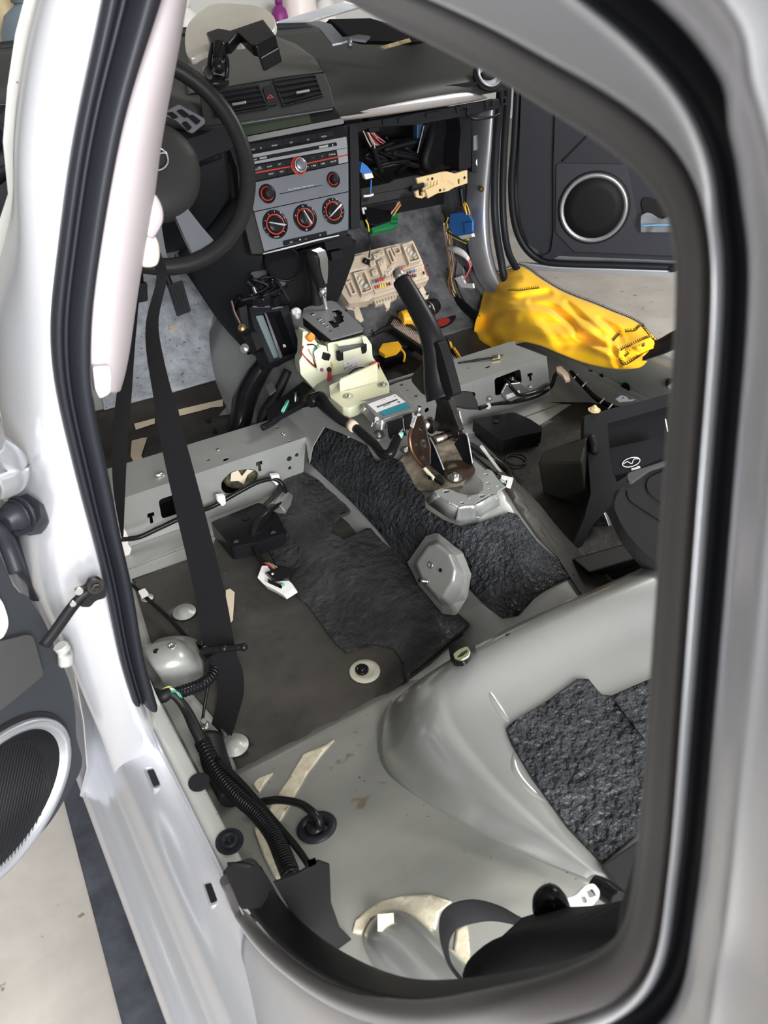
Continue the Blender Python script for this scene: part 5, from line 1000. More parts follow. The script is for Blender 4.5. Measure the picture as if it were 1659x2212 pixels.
# heater guts left of the shifter
hv_ = thing('heater_box', 'black open heater box frame with a grey flap, left of the gear selector', 'heater box', Y(600, 720, .32)); qh = Q(500, 540, 8.506)
HB = P3(Y(545, 670, .30), Y(640, 665, .30), Y(600, 775, .22))
def HX_(u, v, h=0): return HB.at(*qh(u, v), h)
MB().prism([HX_(*p) for p in ((320, 1060), (360, 1020), (700, 1030), (940, 1030), (1050, 1000), (1100, 1180), (1280, 1900), (1240, 1930), (790, 2040), (700, 2080), (540, 1700), (400, 1400))], HB.n*-.05, [[HX_(*p) for p in ((430, 1180), (900, 1110), (1190, 1850), (1150, 1880), (790, 2005))]]).build('box_frame', blkm, hv_, bevel=.002)
MB().prism([HX_(*p, -.035) for p in ((420, 1170), (920, 1100), (1200, 1860), (790, 2010))], HB.n*-.005).build('box_floor', blk, hv_)
MB().prism([HX_(*p, -.012) for p in ((440, 1190), (565, 1150), (900, 1985), (790, 2010), (620, 1620))], HB.n*-.006).build('air_flap', mat('blue_grey_flap', (.16, .20, .21), .35), hv_, bevel=.002)
MB().hexa([HX_(*p, -.010) for p in ((600, 1150), (640, 1160), (940, 1960), (890, 1990))], [HX_(*p, 0) for p in ((600, 1150), (640, 1160), (940, 1960), (890, 1990))]).build('flap_rail', satind, hv_)
for q in ((940, 1360, 1010, 1355, 1055, 1490, 980, 1490), (940, 1740, 985, 1735, 1003, 1785, 950, 1790)): MB().prism([HX_(q[i], q[i+1], -.02) for i in (0, 2, 4, 6)], HB.n*.001).build('label', paper, hv_)
for q in (((385, 1040), (695, 1040), (700, 1058), (390, 1062)), ((730, 1075), (930, 1045), (935, 1065), (745, 1098))): MB().prism([HX_(*p, .001) for p in q], HB.n*.003).build('bright_edge', satin, hv_)
MB().prism([HX_(*p, .004) for p in ((130, 1060), (280, 1000), (330, 1450), (200, 1430))], HB.n*-.03).build('side_bracket', blkm, hv_, bevel=.002)
MB().prism([HX_(*p, .004) for p in ((330, 1500), (500, 1480), (590, 1780), (470, 1850), (400, 1700))], HB.n*-.03).build('servo_motor', blk, hv_, bevel=.003)
MB().prism([HX_(*p, .004) for p in ((365, 400), (640, 360), (660, 470), (400, 530))], HB.n*-.01).build('metal_tab', satind, hv_, bevel=.001)
MB().tube([HX_(u, v, .02) for u, v in ((740, 545), (790, 535), (860, 550))], .0025, 6).build('bright_link', steel, hv_); MB().disc(HX_(910, 610, .02), HB.n, .010, .003).build('link_disc', satin, hv_)
MB().tube([HX_(u, v, .02) for u, v in ((380, 640), (420, 740), (450, 800))], .003, 6).build('bright_link', steel, hv_)
for k in range(9):
    a = [HX_(random.uniform(150, 1100), random.uniform(450, 1000), random.uniform(0, .03)) for _ in range(3)]; MB().tube(a, .0035, 6).build('linkage', random.choice([blk, blks, blkm]), hv_)
for k in range(5): p = HX_(random.uniform(300, 1100), random.uniform(600, 950), .01); MB().box(p, (.025, .02, .02), Matrix.Rotation(random.random(), 3, 'Z')).build('actuator', random.choice([blk, blks]), hv_, bevel=.003)
MB().tube([HX_(1110, 1150, .01), HX_(1190, 1130, .014), HX_(1220, 1190, .012), HX_(1170, 1230, .01)], [.006, .010, .010, .006], 8).build('white_cap', wht, hv_)
MB().tube([HX_(u, v, 0) for u, v in ((0, 930), (60, 1150), (130, 1290), (190, 1420))], .0022, 6).build('brown_pipe', col('brown_pipe', (.14, .09, .07)), hv_)
MB().bolt(HX_(245, 1810, .0), (-.6, -.5, .5), .006).build('bolt', steel, hv_); MB().bolt(HX_(195, 1430, .006), (-.3, -.6, .6), .005).build('bolt', mat('yellow_zinc', (.6, .45, .2), .3, 1.), hv_)
# dark underside of the stack: cup holder bay
cb = thing('cup_holder_bay', 'black moulded bay with a round cup opening under the centre stack', 'cup holder', RAD.at(640, 580))
MB().prism([Y(*p, .36) for p in ((555, 560), (640, 545), (735, 520), (770, 520), (765, 560), (735, 640), (700, 700), (640, 680), (560, 640))], (0, .02, 0)).build('bay_wall', blk, cb)
MB().lathe([(.040, 0), (.044, .004), (.038, .004), (.036, -.02), (.001, -.02)], Y(612, 568, .33), (-.1, -.8, .6), 28).build('cup_ring', blks, cb)
MB().tube([Y(660, 545, .31), Y(678, 600, .30), Y(686, 660, .28), Y(692, 700, .26)], [.010, .014, .016], 8).build('bay_side', blkm, cb)
for q in (((700, 520), (760, 508), (762, 530), (706, 542)), ((715, 545), (740, 540), (742, 560), (718, 565))): MB().prism([Y(*p, .34) for p in q], (0, .02, 0)).build('mount_tab', blkm, cb, bevel=.002)
# ================= GEAR SELECTOR =================
gs = thing('gear_selector', 'gear selector with silver and black knob, grey gate plate and ivory nylon housing', 'gear selector', Z(740, 830, .43)); q6 = Q(640, 660, 6.38)
GPL = P3(Z(655, 682, .508), Z(713, 736, .500), Z(786, 708, .503))
def G_(u, v, h=0): return GPL.at(*q6(u, v), h)
gate = [(430, 205), (470, 190), (500, 195), (520, 210), (545, 205), (500, 150), (555, 130), (535, 95), (500, 92), (480, 60), (560, 45), (600, 60), (640, 100), (625, 125), (665, 150), (640, 175), (660, 215), (580, 260), (590, 290), (520, 312)]
plate = MB().prism(rnd([G_(*p) for p in ((80, 150), (100, 40), (170, 10), (470, -70), (545, -50), (925, 305), (915, 345), (490, 465), (470, 455))], .004), GPL.n*-.003, [[G_(*p) for p in gate]]).build('gate_plate', mat('gate_grey', (.25, .255, .26), .38, .35), gs, bevel=.0008)
MB().prism([G_(*p, -.006) for p in ((400, 180), (480, 20), (700, 60), (700, 260), (520, 340))], GPL.n*-.001).build('gate_shadow_floor', blk, plate)
sk = [G_(*p, -.002) for p in ((90, 170), (470, 462), (495, 468), (920, 345), (925, 310), (560, -40), (110, 40))]; kk = len(sk)
MB().add(sk+[p-GPL.n*.020 for p in sk], [(i, (i+1) % kk, kk+(i+1) % kk, kk+i) for i in range(kk)]+[tuple(range(kk, 2*kk))]).build('plate_skirt', blkm, gs, bevel=.0015)
for u, v in ((225, 120), (318, 190), (365, 240), (415, 285)): MB().lathe([(.0052, 0), (.0048, .0012), (.0036, .0012), (.003, .0004)], G_(u, v, 0), GPL.n, 20).build('chrome_letter_ring', chrome, plate)
gr = (G_(900, 330)-G_(500, 465)).normalized(); gu = (G_(100, 150)-G_(470, 455)).normalized()
for s_, u, v in (('P', 225, 120), ('R', 318, 190), ('N', 365, 240), ('D', 415, 285)): text(s_, G_(u, v, .0008), gr, gu, .005, ink, plate)
text('M', G_(475, 350, .0003), gr, gu, .0085, ink, plate); text('+ −', G_(590, 318, .0003), gr, gu, .005, ink, plate)
for q in (((505, 92), (530, 100), (525, 108), (500, 98)), ((520, 150), (550, 158), (545, 168), (515, 158)), ((505, 195), (545, 208), (540, 218), (500, 205))): MB().prism([G_(*p, .0003) for p in q], GPL.n*.0012).build('gate_edge', steel, plate)
k0 = G_(415, 60, 0)
MB().tube([k0, Y(*q6(395, -40), k0.y+.008), Y(*q6(375, -125), k0.y+.016)], [.0045, .005], 10).build('chrome_shaft', chrome, gs)
KY = k0.y+.018
kb = MB(); kb.tube([Y(696, 622, KY), Y(692, 606, KY), Y(688, 585, KY+.002), Y(684, 562, KY+.006), Y(682, 548, KY+.008), Y(682, 538, KY+.009)], [.0085, .012, .0165, .0215, .0225, .012], 16, sub=4); kb.build('knob', mat('knob_leather', (.014, .014, .014), .35), gs)
MB().tube([Y(697, 640, KY-.002), Y(696, 620, KY)], [.009, .0105], 14, sub=1).build('chrome_collar', chrome, gs)
A_ = rs([Y(*p, KY-.024+k*.0035) for k, p in enumerate(((668, 545), (672, 538), (684, 536), (693, 545), (698, 560), (701, 585), (704, 612)))], 3); B_ = rs([Y(*p, KY-.018+k*.0035) for k, p in enumerate(((672, 552), (683, 549), (690, 556), (697, 572), (704, 580), (707, 590), (708, 610)))], 3)
MB().strip([Y(672, 541, KY-.019), Y(684, 546, KY-.023), Y(690, 560, KY-.0225), Y(692, 580, KY-.018), Y(697, 600, KY-.013), Y(703, 614, KY-.010)], [Y(690, 535, KY-.014), Y(702, 542, KY-.017), Y(707, 558, KY-.016), Y(708, 580, KY-.012), Y(707, 600, KY-.009), Y(706, 612, KY-.008)], (0, -.002, .001)).build('silver_knob_insert', satin, gs, bevel=.001)
# shift-lock cover in front
MB().add([G_(u, v, h) for u, v, h in ((575, 540, -.018), (905, 430, -.018), (940, 560, -.018), (610, 650, -.018), (575, 540, -.004), (905, 430, -.004), (940, 560, -.010), (610, 650, -.010))], [(0, 1, 2, 3), (2, 3, 7, 6), (0, 3, 7, 4), (1, 2, 6, 5)]).build('front_tray', satind, gs, bevel=.001)
for u, v in ((600, 690), (925, 590)): MB().box(G_(u, v, -.03), (.012, .01, .02)).build('tray_foot', blkm, gs, bevel=.001)
NV = PL(G_(700, 560, -.02), (-.28, -.93, .25))
def N_(u, v, h=0): return NV.at(*q6(u, v), h)
def nyl(poly, h, t, nm='nylon_housing', bev=.003, pl=None): f_ = (lambda u, v: N_(u, v, h)) if pl is None else (lambda u, v: pl.at(*q6(u, v), h)); P = [f_(*p) for p in poly]; n = (pl or NV).n; return MB().prism(rnd(P, .004), n*-t).build(nm, ivory, gs, bevel=bev)
nyl([(430, 520), (960, 420), (1000, 480), (1040, 540), (1050, 700), (1110, 800), (960, 870), (640, 1020), (480, 1080)], 0, .07)
nyl([(90, 350), (180, 370), (260, 480), (300, 540), (420, 560), (480, 1180), (390, 1270), (280, 1190), (60, 950), (40, 760), (80, 700)], .004, .06, 'nylon_left_lobe', .008)
nyl([(240, 640), (330, 560), (430, 620), (480, 760), (440, 900), (300, 920)], .012, .02, 'nylon_bulge', .006)
NB = PL(Z(*q6(700, 1350), .432), (0, 0, 1))
bs = nyl([(455, 1100), (590, 1040), (660, 1180), (1110, 1060), (1150, 830), (1280, 1080), (1285, 1210), (730, 1412), (640, 1400), (470, 1260)], .020, .022, 'nylon_base', .006, NB)
MB().hexa([NB.at(*q6(*p), .019) for p in ((600, 1195), (1120, 1062), (1140, 900), (600, 1040))], [NB.at(*q6(*p), .046) for p in ((592, 1045), (1108, 806), (1116, 775), (600, 1005))]).build('nylon_web', ivory, gs, bevel=.002)
for u, v in ((715, 1245), (1185, 1090)):
    c = NB.at(*q6(u, v), .0205); h_ = MB().lathe([(.0105, 0), (.010, .0008), (.001, .0004)], c, (0, 0, 1), 22).build('bolt_well', mat('ivory_shadow', (.35, .34, .22), .5), gs); MB().bolt(c+V((.001, -.002, .0006)), (0, 0, 1), .004).build('bolt', steel, gs)
lb_ = [N_(*p, .0008) for p in ((650, 780), (858, 695), (875, 830), (670, 908))]
lbo = MB().prism(lb_, NV.n*.0006).build('printed_label', paper, gs); lr_ = (lb_[1]-lb_[0]).normalized(); lu_ = (lb_[0]-lb_[3]).normalized()
text('E', N_(715, 800, .0016), lr_, lu_, .006, ink, lbo); text('BENCHE', N_(712, 850, .0016), lr_, lu_, .0048, ink, lbo); text('21 5/8 9/01 A 08', N_(765, 862, .0016), lr_, lu_, .0034, ink, lbo); text('21', N_(830, 805, .0016), lr_, lu_, .003, ink, lbo)
MB().tube([N_(u, v, .01) for u, v in ((160, 400), (200, 440), (230, 470))], [.008, .010, .007], 8).build('orange_cap', orange, gs)
hn = thing('selector_wiring', 'red, yellow and black wires threaded around the ivory selector housing', 'wiring', N_(400, 800))
def wire(parent, pts, c, r=.0012, nm='wire'): return MB().tube(pts, r, 6, sub=5).build(nm, c, parent)
for pts, ci in (([(100, 560), (75, 640), (130, 720), (200, 800), (270, 860)], 0), ([(150, 545), (240, 540), (280, 600), (240, 700), (270, 850)], 2), ([(170, 600), (200, 660), (240, 720), (265, 800)], 5), ([(310, 540), (260, 590), (240, 680), (280, 800), (300, 900)], 4), ([(430, 750), (490, 800), (500, 880), (480, 920)], 3), ([(140, 730), (200, 790), (270, 850)], 2), ([(500, 1220), (560, 1110), (700, 1000), (900, 900), (1010, 830), (1080, 790), (1140, 800), (1145, 860)], 0), ([(510, 1200), (570, 1090), (700, 985), (860, 910), (1000, 850)], 3), ([(720, 950), (800, 880), (900, 855), (960, 870)], 2), ([(730, 970), (820, 930), (930, 900), (1000, 850)], 4), ([(740, 940), (790, 900), (850, 870)], 6), ([(300, 1130), (360, 1175), (430, 1160)], 6)): wire(hn, [N_(u, v, .009) for u, v in pts], WIRES[ci], .0013)
MB().tube([N_(u, v, .010) for u, v in ((460, 900), (455, 1000), (440, 1130))], [.004, .0045, .003], 8).build('red_sleeve', WIRES[0], hn)
MB().tube([N_(u, v, .012) for u, v in ((1010, 830), (1080, 790), (1130, 800))], .003, 8).build('red_sleeve', WIRES[0], hn)
MB().box(N_(410, 700, .014), (.014, .012, .014), Matrix.Rotation(.4, 3, 'Y')).build('small_connector', blk, hn, bevel=.001); MB().disc(N_(450, 880, .012), NV.n, .005, .003).build('small_connector', blk, hn); MB().disc(N_(350, 885, .012), NV.n, .004, .003).build('purple_cap', col('purple_cap', (.2, .03, .1)), hn)
# ================= CONTROL MODULE (restraints) =================
am = thing('restraint_control_module', 'ribbed aluminium control module with white barcode label and teal stripe behind the selector', 'control module', Z(840, 920, .43))
A0 = PL(Z(840, 900, .465), (-.03, -.05, 1))
def M_(u, v, h=0): return A0.at(*q6(u, v), h)
def loft(a, b): k = len(a); return MB().add(list(a)+list(b), [tuple(range(k)), tuple(range(k, 2*k))[::-1]]+[(i, (i+1) % k, k+(i+1) % k, k+i) for i in range(k)])
topP = [(930, 1340), (1385, 1212), (1610, 1440), (1180, 1580), (1110, 1560)]
loft([M_(*p) for p in topP], [M_(*p)-V((0, 0, .018))+(M_(*p)-M_(1250, 1400))*.16 for p in topP]).build('module_case', alu, am, bevel=.0015)
loft([M_(*p, -.018)+(M_(*p)-M_(1250, 1400))*.25 for p in topP], [M_(*p, -.024)+(M_(*p)-M_(1250, 1400))*.27 for p in topP]).build('module_flange', alu, am, bevel=.001)
for a, b in (((860, 1510), (950, 1420)), ((1040, 1670), (1110, 1560)), ((1060, 1560), (1040, 1660))): MB().tube([M_(*a, -.018), M_(*b, -.001)], .0016, 5, sub=1).build('case_rib', alu, am)
MB().tube([M_(1110, 1590, -.018), M_(1110, 1560, .001)], .004, 10, sub=1).build('corner_boss', alu, am)
lbl = MB().prism([M_(*p, .0004) for p in ((985, 1362), (1362, 1222), (1502, 1328), (1108, 1472))], A0.n*.0005).build('white_label', paper, am)
MB().prism([M_(*p, .0004) for p in ((1150, 1466), (1502, 1338), (1600, 1430), (1245, 1552))], A0.n*.0005).build('teal_label', teal, am)
mr = (M_(1362, 1222)-M_(985, 1362)).normalized(); mu_ = (M_(985, 1362)-M_(1108, 1472)).normalized()
x0 = 0
for k in range(34):
    w = random.choice([1, 1, 2, 3])*.00045; t0 = M_(1105, 1394, .001)+mr*x0; x0 += w+.0004*random.choice([1, 1, 2])
    if x0 > .052: break
    MB().hexa([t0, t0+mr*w, t0+mr*w-mu_*.0042, t0-mu_*.0042], [p+A0.n*.0003 for p in (t0, t0+mr*w, t0+mr*w-mu_*.0042, t0-mu_*.0042)]).build('barcode_bar', ink, lbl)
text('BS3E 57K30', M_(1250, 1372, .001), mr, mu_, .0030, ink, lbl); text('FRONT', M_(1200, 1300, .001), mr, mu_, .003, prnt, lbl); text('△', M_(1355, 1250, .001), mr, mu_, .004, ink, lbl); text('↑', M_(1415, 1335, .001), mr, mu_, .011, ink, lbl)
MB().prism([M_(*p, -.004) for p in ((1180, 1570), (1600, 1440), (1620, 1475), (1200, 1610))], A0.n*.006).build('latch_ridge', alu, am, bevel=.001)
MB().bolt(M_(1140, 1790, -.026), (0, 0, 1), .0045).build('bolt', steel, am); MB().prism(rnd([M_(*p, -.027) for p in ((1030, 1750), (1170, 1690), (1230, 1800), (1130, 1880))], .003), A0.n*-.005).build('mount_ear', alu, am, bevel=.001)
mc = thing('module_connector', 'black connector plugged into the aluminium module with teal wires leaving it', 'connector', M_(1380, 1700, -.02))
MB().add([M_(u, v, h) for u, v, h in ((1240, 1610, -.022), (1480, 1540, -.022), (1530, 1790, -.024), (1290, 1850, -.024), (1240, 1610, -.002), (1480, 1540, -.002), (1500, 1740, -.008), (1270, 1800, -.008))], [(0, 1, 2, 3), (7, 6, 5, 4), (0, 4, 5, 1), (1, 5, 6, 2), (2, 6, 7, 3), (3, 7, 4, 0)]).build('connector_shell', blks, mc, bevel=.002)
MB().add([M_(u, v, h) for u, v, h in ((1460, 1500, -.03), (1600, 1460, -.03), (1640, 1700, -.03), (1520, 1720, -.03), (1460, 1500, -.004), (1600, 1460, -.004), (1600, 1650, -.008), (1500, 1690, -.008))], [(0, 1, 2, 3), (7, 6, 5, 4), (0, 4, 5, 1), (1, 5, 6, 2), (2, 6, 7, 3), (3, 7, 4, 0)]).build('connector_hood', blk, mc, bevel=.002)
for k in range(10): wire(mc, [M_(1470-4*k, 1700+3*k, .000), M_(1420+6*k, 1760, .002), M_(1370+8*k, 1830, -.004)], random.choice([col('teal_wire', (.15, .5, .4)), WIRES[1], col('teal_wire', (.15, .5, .4)), WIRES[5]]), .001)
MB().tube([M_(1400, 1810, -.006), M_(1350, 1920, -.010), M_(1290, 2040, -.015), M_(1180, 2040, -.02), M_(1060, 1900, -.018), M_(900, 1760, -.012), M_(780, 1660, -.010), M_(600, 1560, -.004), M_(420, 1400, .0), M_(320, 1290, -.002), M_(180, 1330, -.002)], [.0085, .009, .0095, .0085, .0085, .0085, .0085, .010, .013, .016, .012], 10).build('taped_loom', blks, mc)
MB().tube([M_(745, 1632, -.008), M_(800, 1680, -.008)], .0105, 12, sub=1).build('cream_tape_wrap', cream, mc)
MB().prism(rnd([tunp(*q6(*p))+TPL.n*.012 for p in ((690, 1760), (760, 1720), (800, 1790), (740, 1850))], .002), TPL.n*-.006).build('yellow_clip', ivory, mc, bevel=.001)
# loose black connector bracket left
lk = thing('loom_bracket', 'black open plastic loom bracket with coloured wires showing, left of the selector base', 'bracket', Z(620, 890, .40)); ql = Q(200, 520, 2.9625)
LP = P3(Z(575, 893, .40), Z(655, 822, .41), Z(680, 860, .405))
MB().prism([LP.at(*ql(*p)) for p in ((1110, 1070), (1350, 895), (1430, 960), (1440, 990), (1150, 1145), (1115, 1125))], LP.n*-.012, [[LP.at(*ql(*p)) for p in q] for q in (((1205, 1105), (1250, 1010), (1265, 1020), (1240, 1090)), ((1288, 975), (1310, 965), (1318, 1020), (1295, 1030)))]).build('bracket_body', blks, lk, bevel=.002)
for k in range(12):
    a, b = random.choice([((1210, 1100), (1252, 1015)), ((1295, 1028), (1300, 970)), ((1370, 1030), (1415, 1000))]); du, dv = random.uniform(-8, 8), random.uniform(-6, 6); wire(lk, [LP.at(*ql(a[0]+du, a[1]+dv), -.004), LP.at(*ql((a[0]+b[0])/2+du, (a[1]+b[1])/2+dv), .004), LP.at(*ql(b[0]+du, b[1]+dv), -.004)], random.choice(WIRES+[col('teal_wire', (.15, .5, .4))]*2), .0014)
MB().tube([LP.at(*ql(*p), -.01) for p in ((1215, 1110), (1170, 1150), (1130, 1175), (1085, 1198))], .007, 8).build('loom_tail', blks, lk)
# ================= PARKING BRAKE =================
pb = thing('parking_brake', 'raised parking brake lever with black grip, silver button and rusty pivot bracket on the tunnel', 'parking brake', Z(985, 1035, .432)); q7 = Q(860, 850, 8.295)
HX = -.045
MB().tube([X(868, 606, HX), X(888, 640, HX), X(908, 676, HX), X(926, 712, HX), X(938, 750, HX), X(942, 790, HX), X(948, 830, HX), X(956, 858, HX)], [.0165, .0175, .018, .019, .021, .022, .027, .030], 18, sub=4).build('grip', mat('black_grip', (.009, .009, .010), .42), pb)
MB().tube([X(857, 584, HX), X(868, 606, HX)], [.0085, .0095, .0105], 16, sub=3).build('button', steel, pb)
SKP = PL((-.056, 0, .5), (-1, 0, 0)); MB().prism(rnd([SKP.at(*q) for q in ((926, 745), (946, 738), (960, 780), (976, 838), (980, 856), (955, 864), (912, 852), (887, 822), (893, 806), (918, 778))], .008), (.018, 0, 0)).build('grip_skirt', mat('black_grip', (.009, .009, .010), .42), pb, bevel=.007, seg=4)
patch('skirt_flap', [[Z(u, v, z) for u, v, z in r] for r in ([(955, 858, .50), (975, 850, .49), (1000, 845, .475), (1018, 848, .46)], [(962, 866, .495), (985, 862, .485), (1008, 862, .47), (1030, 868, .45)], [(975, 878, .485), (995, 882, .475), (1012, 885, .46), (1032, 885, .445)])], blkm, pb, sub=2, solid=.002)
HP_ = PL((-.005, -.2, .44), (-1, -.12, .15))
def hp(poly, m, nm, x=0, t=.003, bev=.0006, holes=()):
    pl = PL(V((x, -.2, .44)), (-1, -.12, .15)); f_ = lambda p: pl.at(*q7(*p)); return MB().prism([f_(p) for p in poly], pl.n*-t, [circ(f_(h[:2]), pl, h[2], 14) for h in holes], pl=pl).build(nm, m, pb, bevel=bev)
hp([(640, 60), (900, 110), (1100, 660), (1060, 700), (690, 680), (650, 480), (690, 200)], darksteel, 'lever_channel', -.052, .012)
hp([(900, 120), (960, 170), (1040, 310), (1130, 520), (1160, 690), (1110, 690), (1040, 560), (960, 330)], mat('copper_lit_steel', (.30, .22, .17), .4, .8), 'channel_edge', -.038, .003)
hp([(1040, 310), (1090, 320), (1140, 540), (1090, 570)], steel, 'tie_rod', -.034, .004)
hp([(310, 390), (430, 400), (480, 560), (520, 760), (570, 960), (570, 1260), (500, 1330), (430, 1290), (320, 1160), (240, 1010), (205, 800), (240, 600)], rust, 'ratchet_quadrant', -.112, .003, holes=[(400, 640, .004), (320, 930, .004), (440, 1160, .005), (455, 900, .008)])
MB().tube([PL(V((-.113, -.2, .44)), (-1, -.12, .15)).at(*q7(*p)) for p in ((320, 400), (240, 620), (205, 800), (240, 1010), (320, 1160), (430, 1290), (510, 1330))], .0035, 6).build('quadrant_rim', mat('copper_rust', (.22, .11, .07), .4, .8), pb)
hp([(470, 700), (590, 790), (640, 900), (820, 1360), (825, 1500), (700, 1400), (560, 1270), (520, 1000)], blks, 'left_upright', -.097, .003)
MB().tube([PL(V((-.098, -.2, .44)), (-1, -.12, .15)).at(*q7(*p)) for p in ((560, 780), (640, 920), (740, 1160), (822, 1370))], .0018, 5).build('upright_edge', satin, pb)
hp([(1120, 690), (1180, 700), (1240, 760), (1340, 1270), (1330, 1290), (1180, 1240), (1000, 900), (1080, 800)], blks, 'right_upright', -.044, .003)
MB().tube([PL(V((-.045, -.2, .44)), (-1, -.12, .15)).at(*q7(*p)) for p in ((1160, 690), (1240, 760), (1290, 1010), (1335, 1270))], .0018, 5).build('upright_edge', satin, pb)
t0, t1 = PL(V((-.094, -.2, .44)), (-1, -.12, .15)).at(*q7(640, 840)), PL(V((-.043, -.2, .44)), (-1, -.12, .15)).at(*q7(1000, 715))
MB().tube([t0, t1], .0085, 16, sub=1).build('pivot_tube', mat('bronze_lit_tube', (.45, .38, .33), .22, 1.), pb)
MB().tube([t1, t1+(t1-t0).normalized()*.008], .011, 14, sub=1).build('pivot_washer', darksteel, pb)
MB().tube([t0+V((-.01, .02, .02)), t0+V((.012, .024, .024))], .009, 14, sub=1).build('roller', steel, pb)
for k in range(5): MB().lathe([(.013-.001*k, 0), (.013-.001*k, .004)], PL(V((-.095+.006*k, -.2, .44)), (-1, -.12, .15)).at(*q7(560+25*k, 600-10*k)), (1, 0, 0), 12).build('spring_coil', blk, pb)
BPz = .409
MB().prism(rnd([Z(*q7(*p), BPz) for p in ((830, 1240), (1180, 1200), (1340, 1290), (1385, 1380), (1370, 1460), (1060, 1620), (950, 1600), (825, 1490))], .006), (0, 0, .003), [circ(Z(*q7(980, 1330), BPz), PL((0, 0, BPz), (0, 0, 1)), .012, 20, .008)]).build('base_plate', rust, pb, bevel=.0008)
MB().bolt(Z(*q7(1012, 1520), BPz+.004), (0, 0, 1), .0075).build('base_bolt', steel, pb)
MB().prism([Z(*q7(*p), .406) for p in ((850, 1000), (1100, 960), (1180, 1180), (1000, 1180), (860, 1150))], (0, 0, .001)).build('old_sealant', mat('dirty_sealer', (.28, .24, .17), .7), pb)
HL = PL(V((-.117, -.2, .44)), (-1, -.12, .15))
MB().tube([HL.at(*q7(385, 235)), HL.at(*q7(350, 370))], .0035, 10, sub=1).build('adjuster_thread', steel, pb); MB().lathe([(.007, 0), (.007, .004)], HL.at(*q7(350, 380)), (0, .1, 1), 6, False).build('adjuster_nut', steel, pb)
tgp = MB().prism([HL.at(*q7(*p), .006) for p in ((285, 390), (335, 420), (275, 620), (218, 580))], HL.n*.001).build('paper_tag', paper, pb); 
for k in range(6): MB().prism([HL.at(*q7(*p), .0072) for p in ((290-12*k, 430+22*k), (320-12*k, 440+22*k), (317-12*k, 448+22*k), (287-12*k, 438+22*k))], HL.n*.0003).build('tag_print', ink, tgp)
MB().tube([Z(*q7(470, 1340), .418), Z(*q7(560, 1440), .414), Z(*q7(650, 1535), .411)], .0035, 8).build('cable_sleeve', ivory, pb)
MB().prism(rnd([Z(*q7(*p), .408) for p in ((525, 1510), (560, 1480), (640, 1520), (740, 1500), (770, 1510), (835, 1620), (780, 1660), (640, 1560), (540, 1540))], .003), (0, 0, .006)).build('cable_guide', blk, pb, bevel=.001)
n1 = tunp(*q7(125, 1040)); MB().bolt(n1+V((0, 0, .004)), (-.2, -.1, 1), .0052).build('tunnel_nut', steel, car)
# console mounting bracket behind it
cbk = thing('console_mounting_bracket', 'bare grey stamped bracket with punched holes on the tunnel behind the parking brake', 'bracket', Z(1020, 1080, .44)); qm = Q(640, 800, 2.5136)
BZ = PL(Z(*qm(940, 680), .430), (0, -.02, 1))
bo_ = [BZ.at(*qm(*p)) for p in ((975, 570), (1040, 533), (1062, 545), (1095, 590), (1138, 632), (1098, 655), (1092, 672), (1060, 668), (975, 720), (968, 735), (910, 738), (880, 745), (775, 690), (745, 655), (790, 640), (835, 645), (880, 665), (940, 680), (985, 670), (1012, 650), (1012, 610))]
MB().prism(bo_, (0, 0, -.0022), [circ(BZ.at(*qm(u, v)), BZ, r, 14, ry) for u, v, r, ry in ((1028, 566, .0042, .003), (1041, 614, .0032, .003), (1097, 633, .0032, .003), (1047, 645, .0016, .0016), (1010, 682, .0055, .0035), (815, 657, .006, .0035), (901, 720, .0032, .0025))], pl=BZ).build('bracket_top', grey, cbk, bevel=.0006)
def side(a, b, c_, d_, nm, z0=.430, z1=.386): A1, B1 = BZ.at(*qm(*a)), BZ.at(*qm(*b)); C1, D1 = Z(*qm(*c_), z1), Z(*qm(*d_), z1); return MB().grid([[A1, (A1+B1)/2, B1], [(A1+D1)/2+V((0, -.001, .002)), (A1+B1+C1+D1)/4, (B1+C1)/2], [D1, (C1+D1)/2, C1]]).build(nm, grey, cbk, solid=.002)
side((880, 745), (775, 690), (718, 730), (862, 828), 'bracket_skirt'); side((1092, 672), (968, 735), (985, 808), (1108, 752), 'bracket_skirt'); side((775, 690), (745, 655), (700, 700), (718, 730), 'bracket_skirt')
MB().grid([[Z(*qm(*p), z) for p, z in (((880, 745), .430), ((925, 730), .430), ((968, 735), .430))], [Z(*qm(*p), .414) for p in ((875, 785), (925, 770), (975, 780))], [Z(*qm(*p), .396) for p in ((862, 828), (925, 830), (985, 815))]]).build('bracket_web', pangrey, cbk, sub=1, solid=.0015)
for a, b in (((828, 722), (862, 700)), ((962, 722), (995, 742)), ((1060, 672), (1090, 700)), ((975, 795), (1005, 800)), ((1085, 735), (1105, 752))): MB().tube([BZ.at(*qm(*a), .0), BZ.at(*qm(*b), -.004)], [.001, .004, .001], 8, sub=4).build('stiffening_dimple', grey, cbk)
MB().disc(BZ.at(*qm(937, 690), .0), (0, 0, 1), .0022, .0012).build('rivet', steel, cbk)
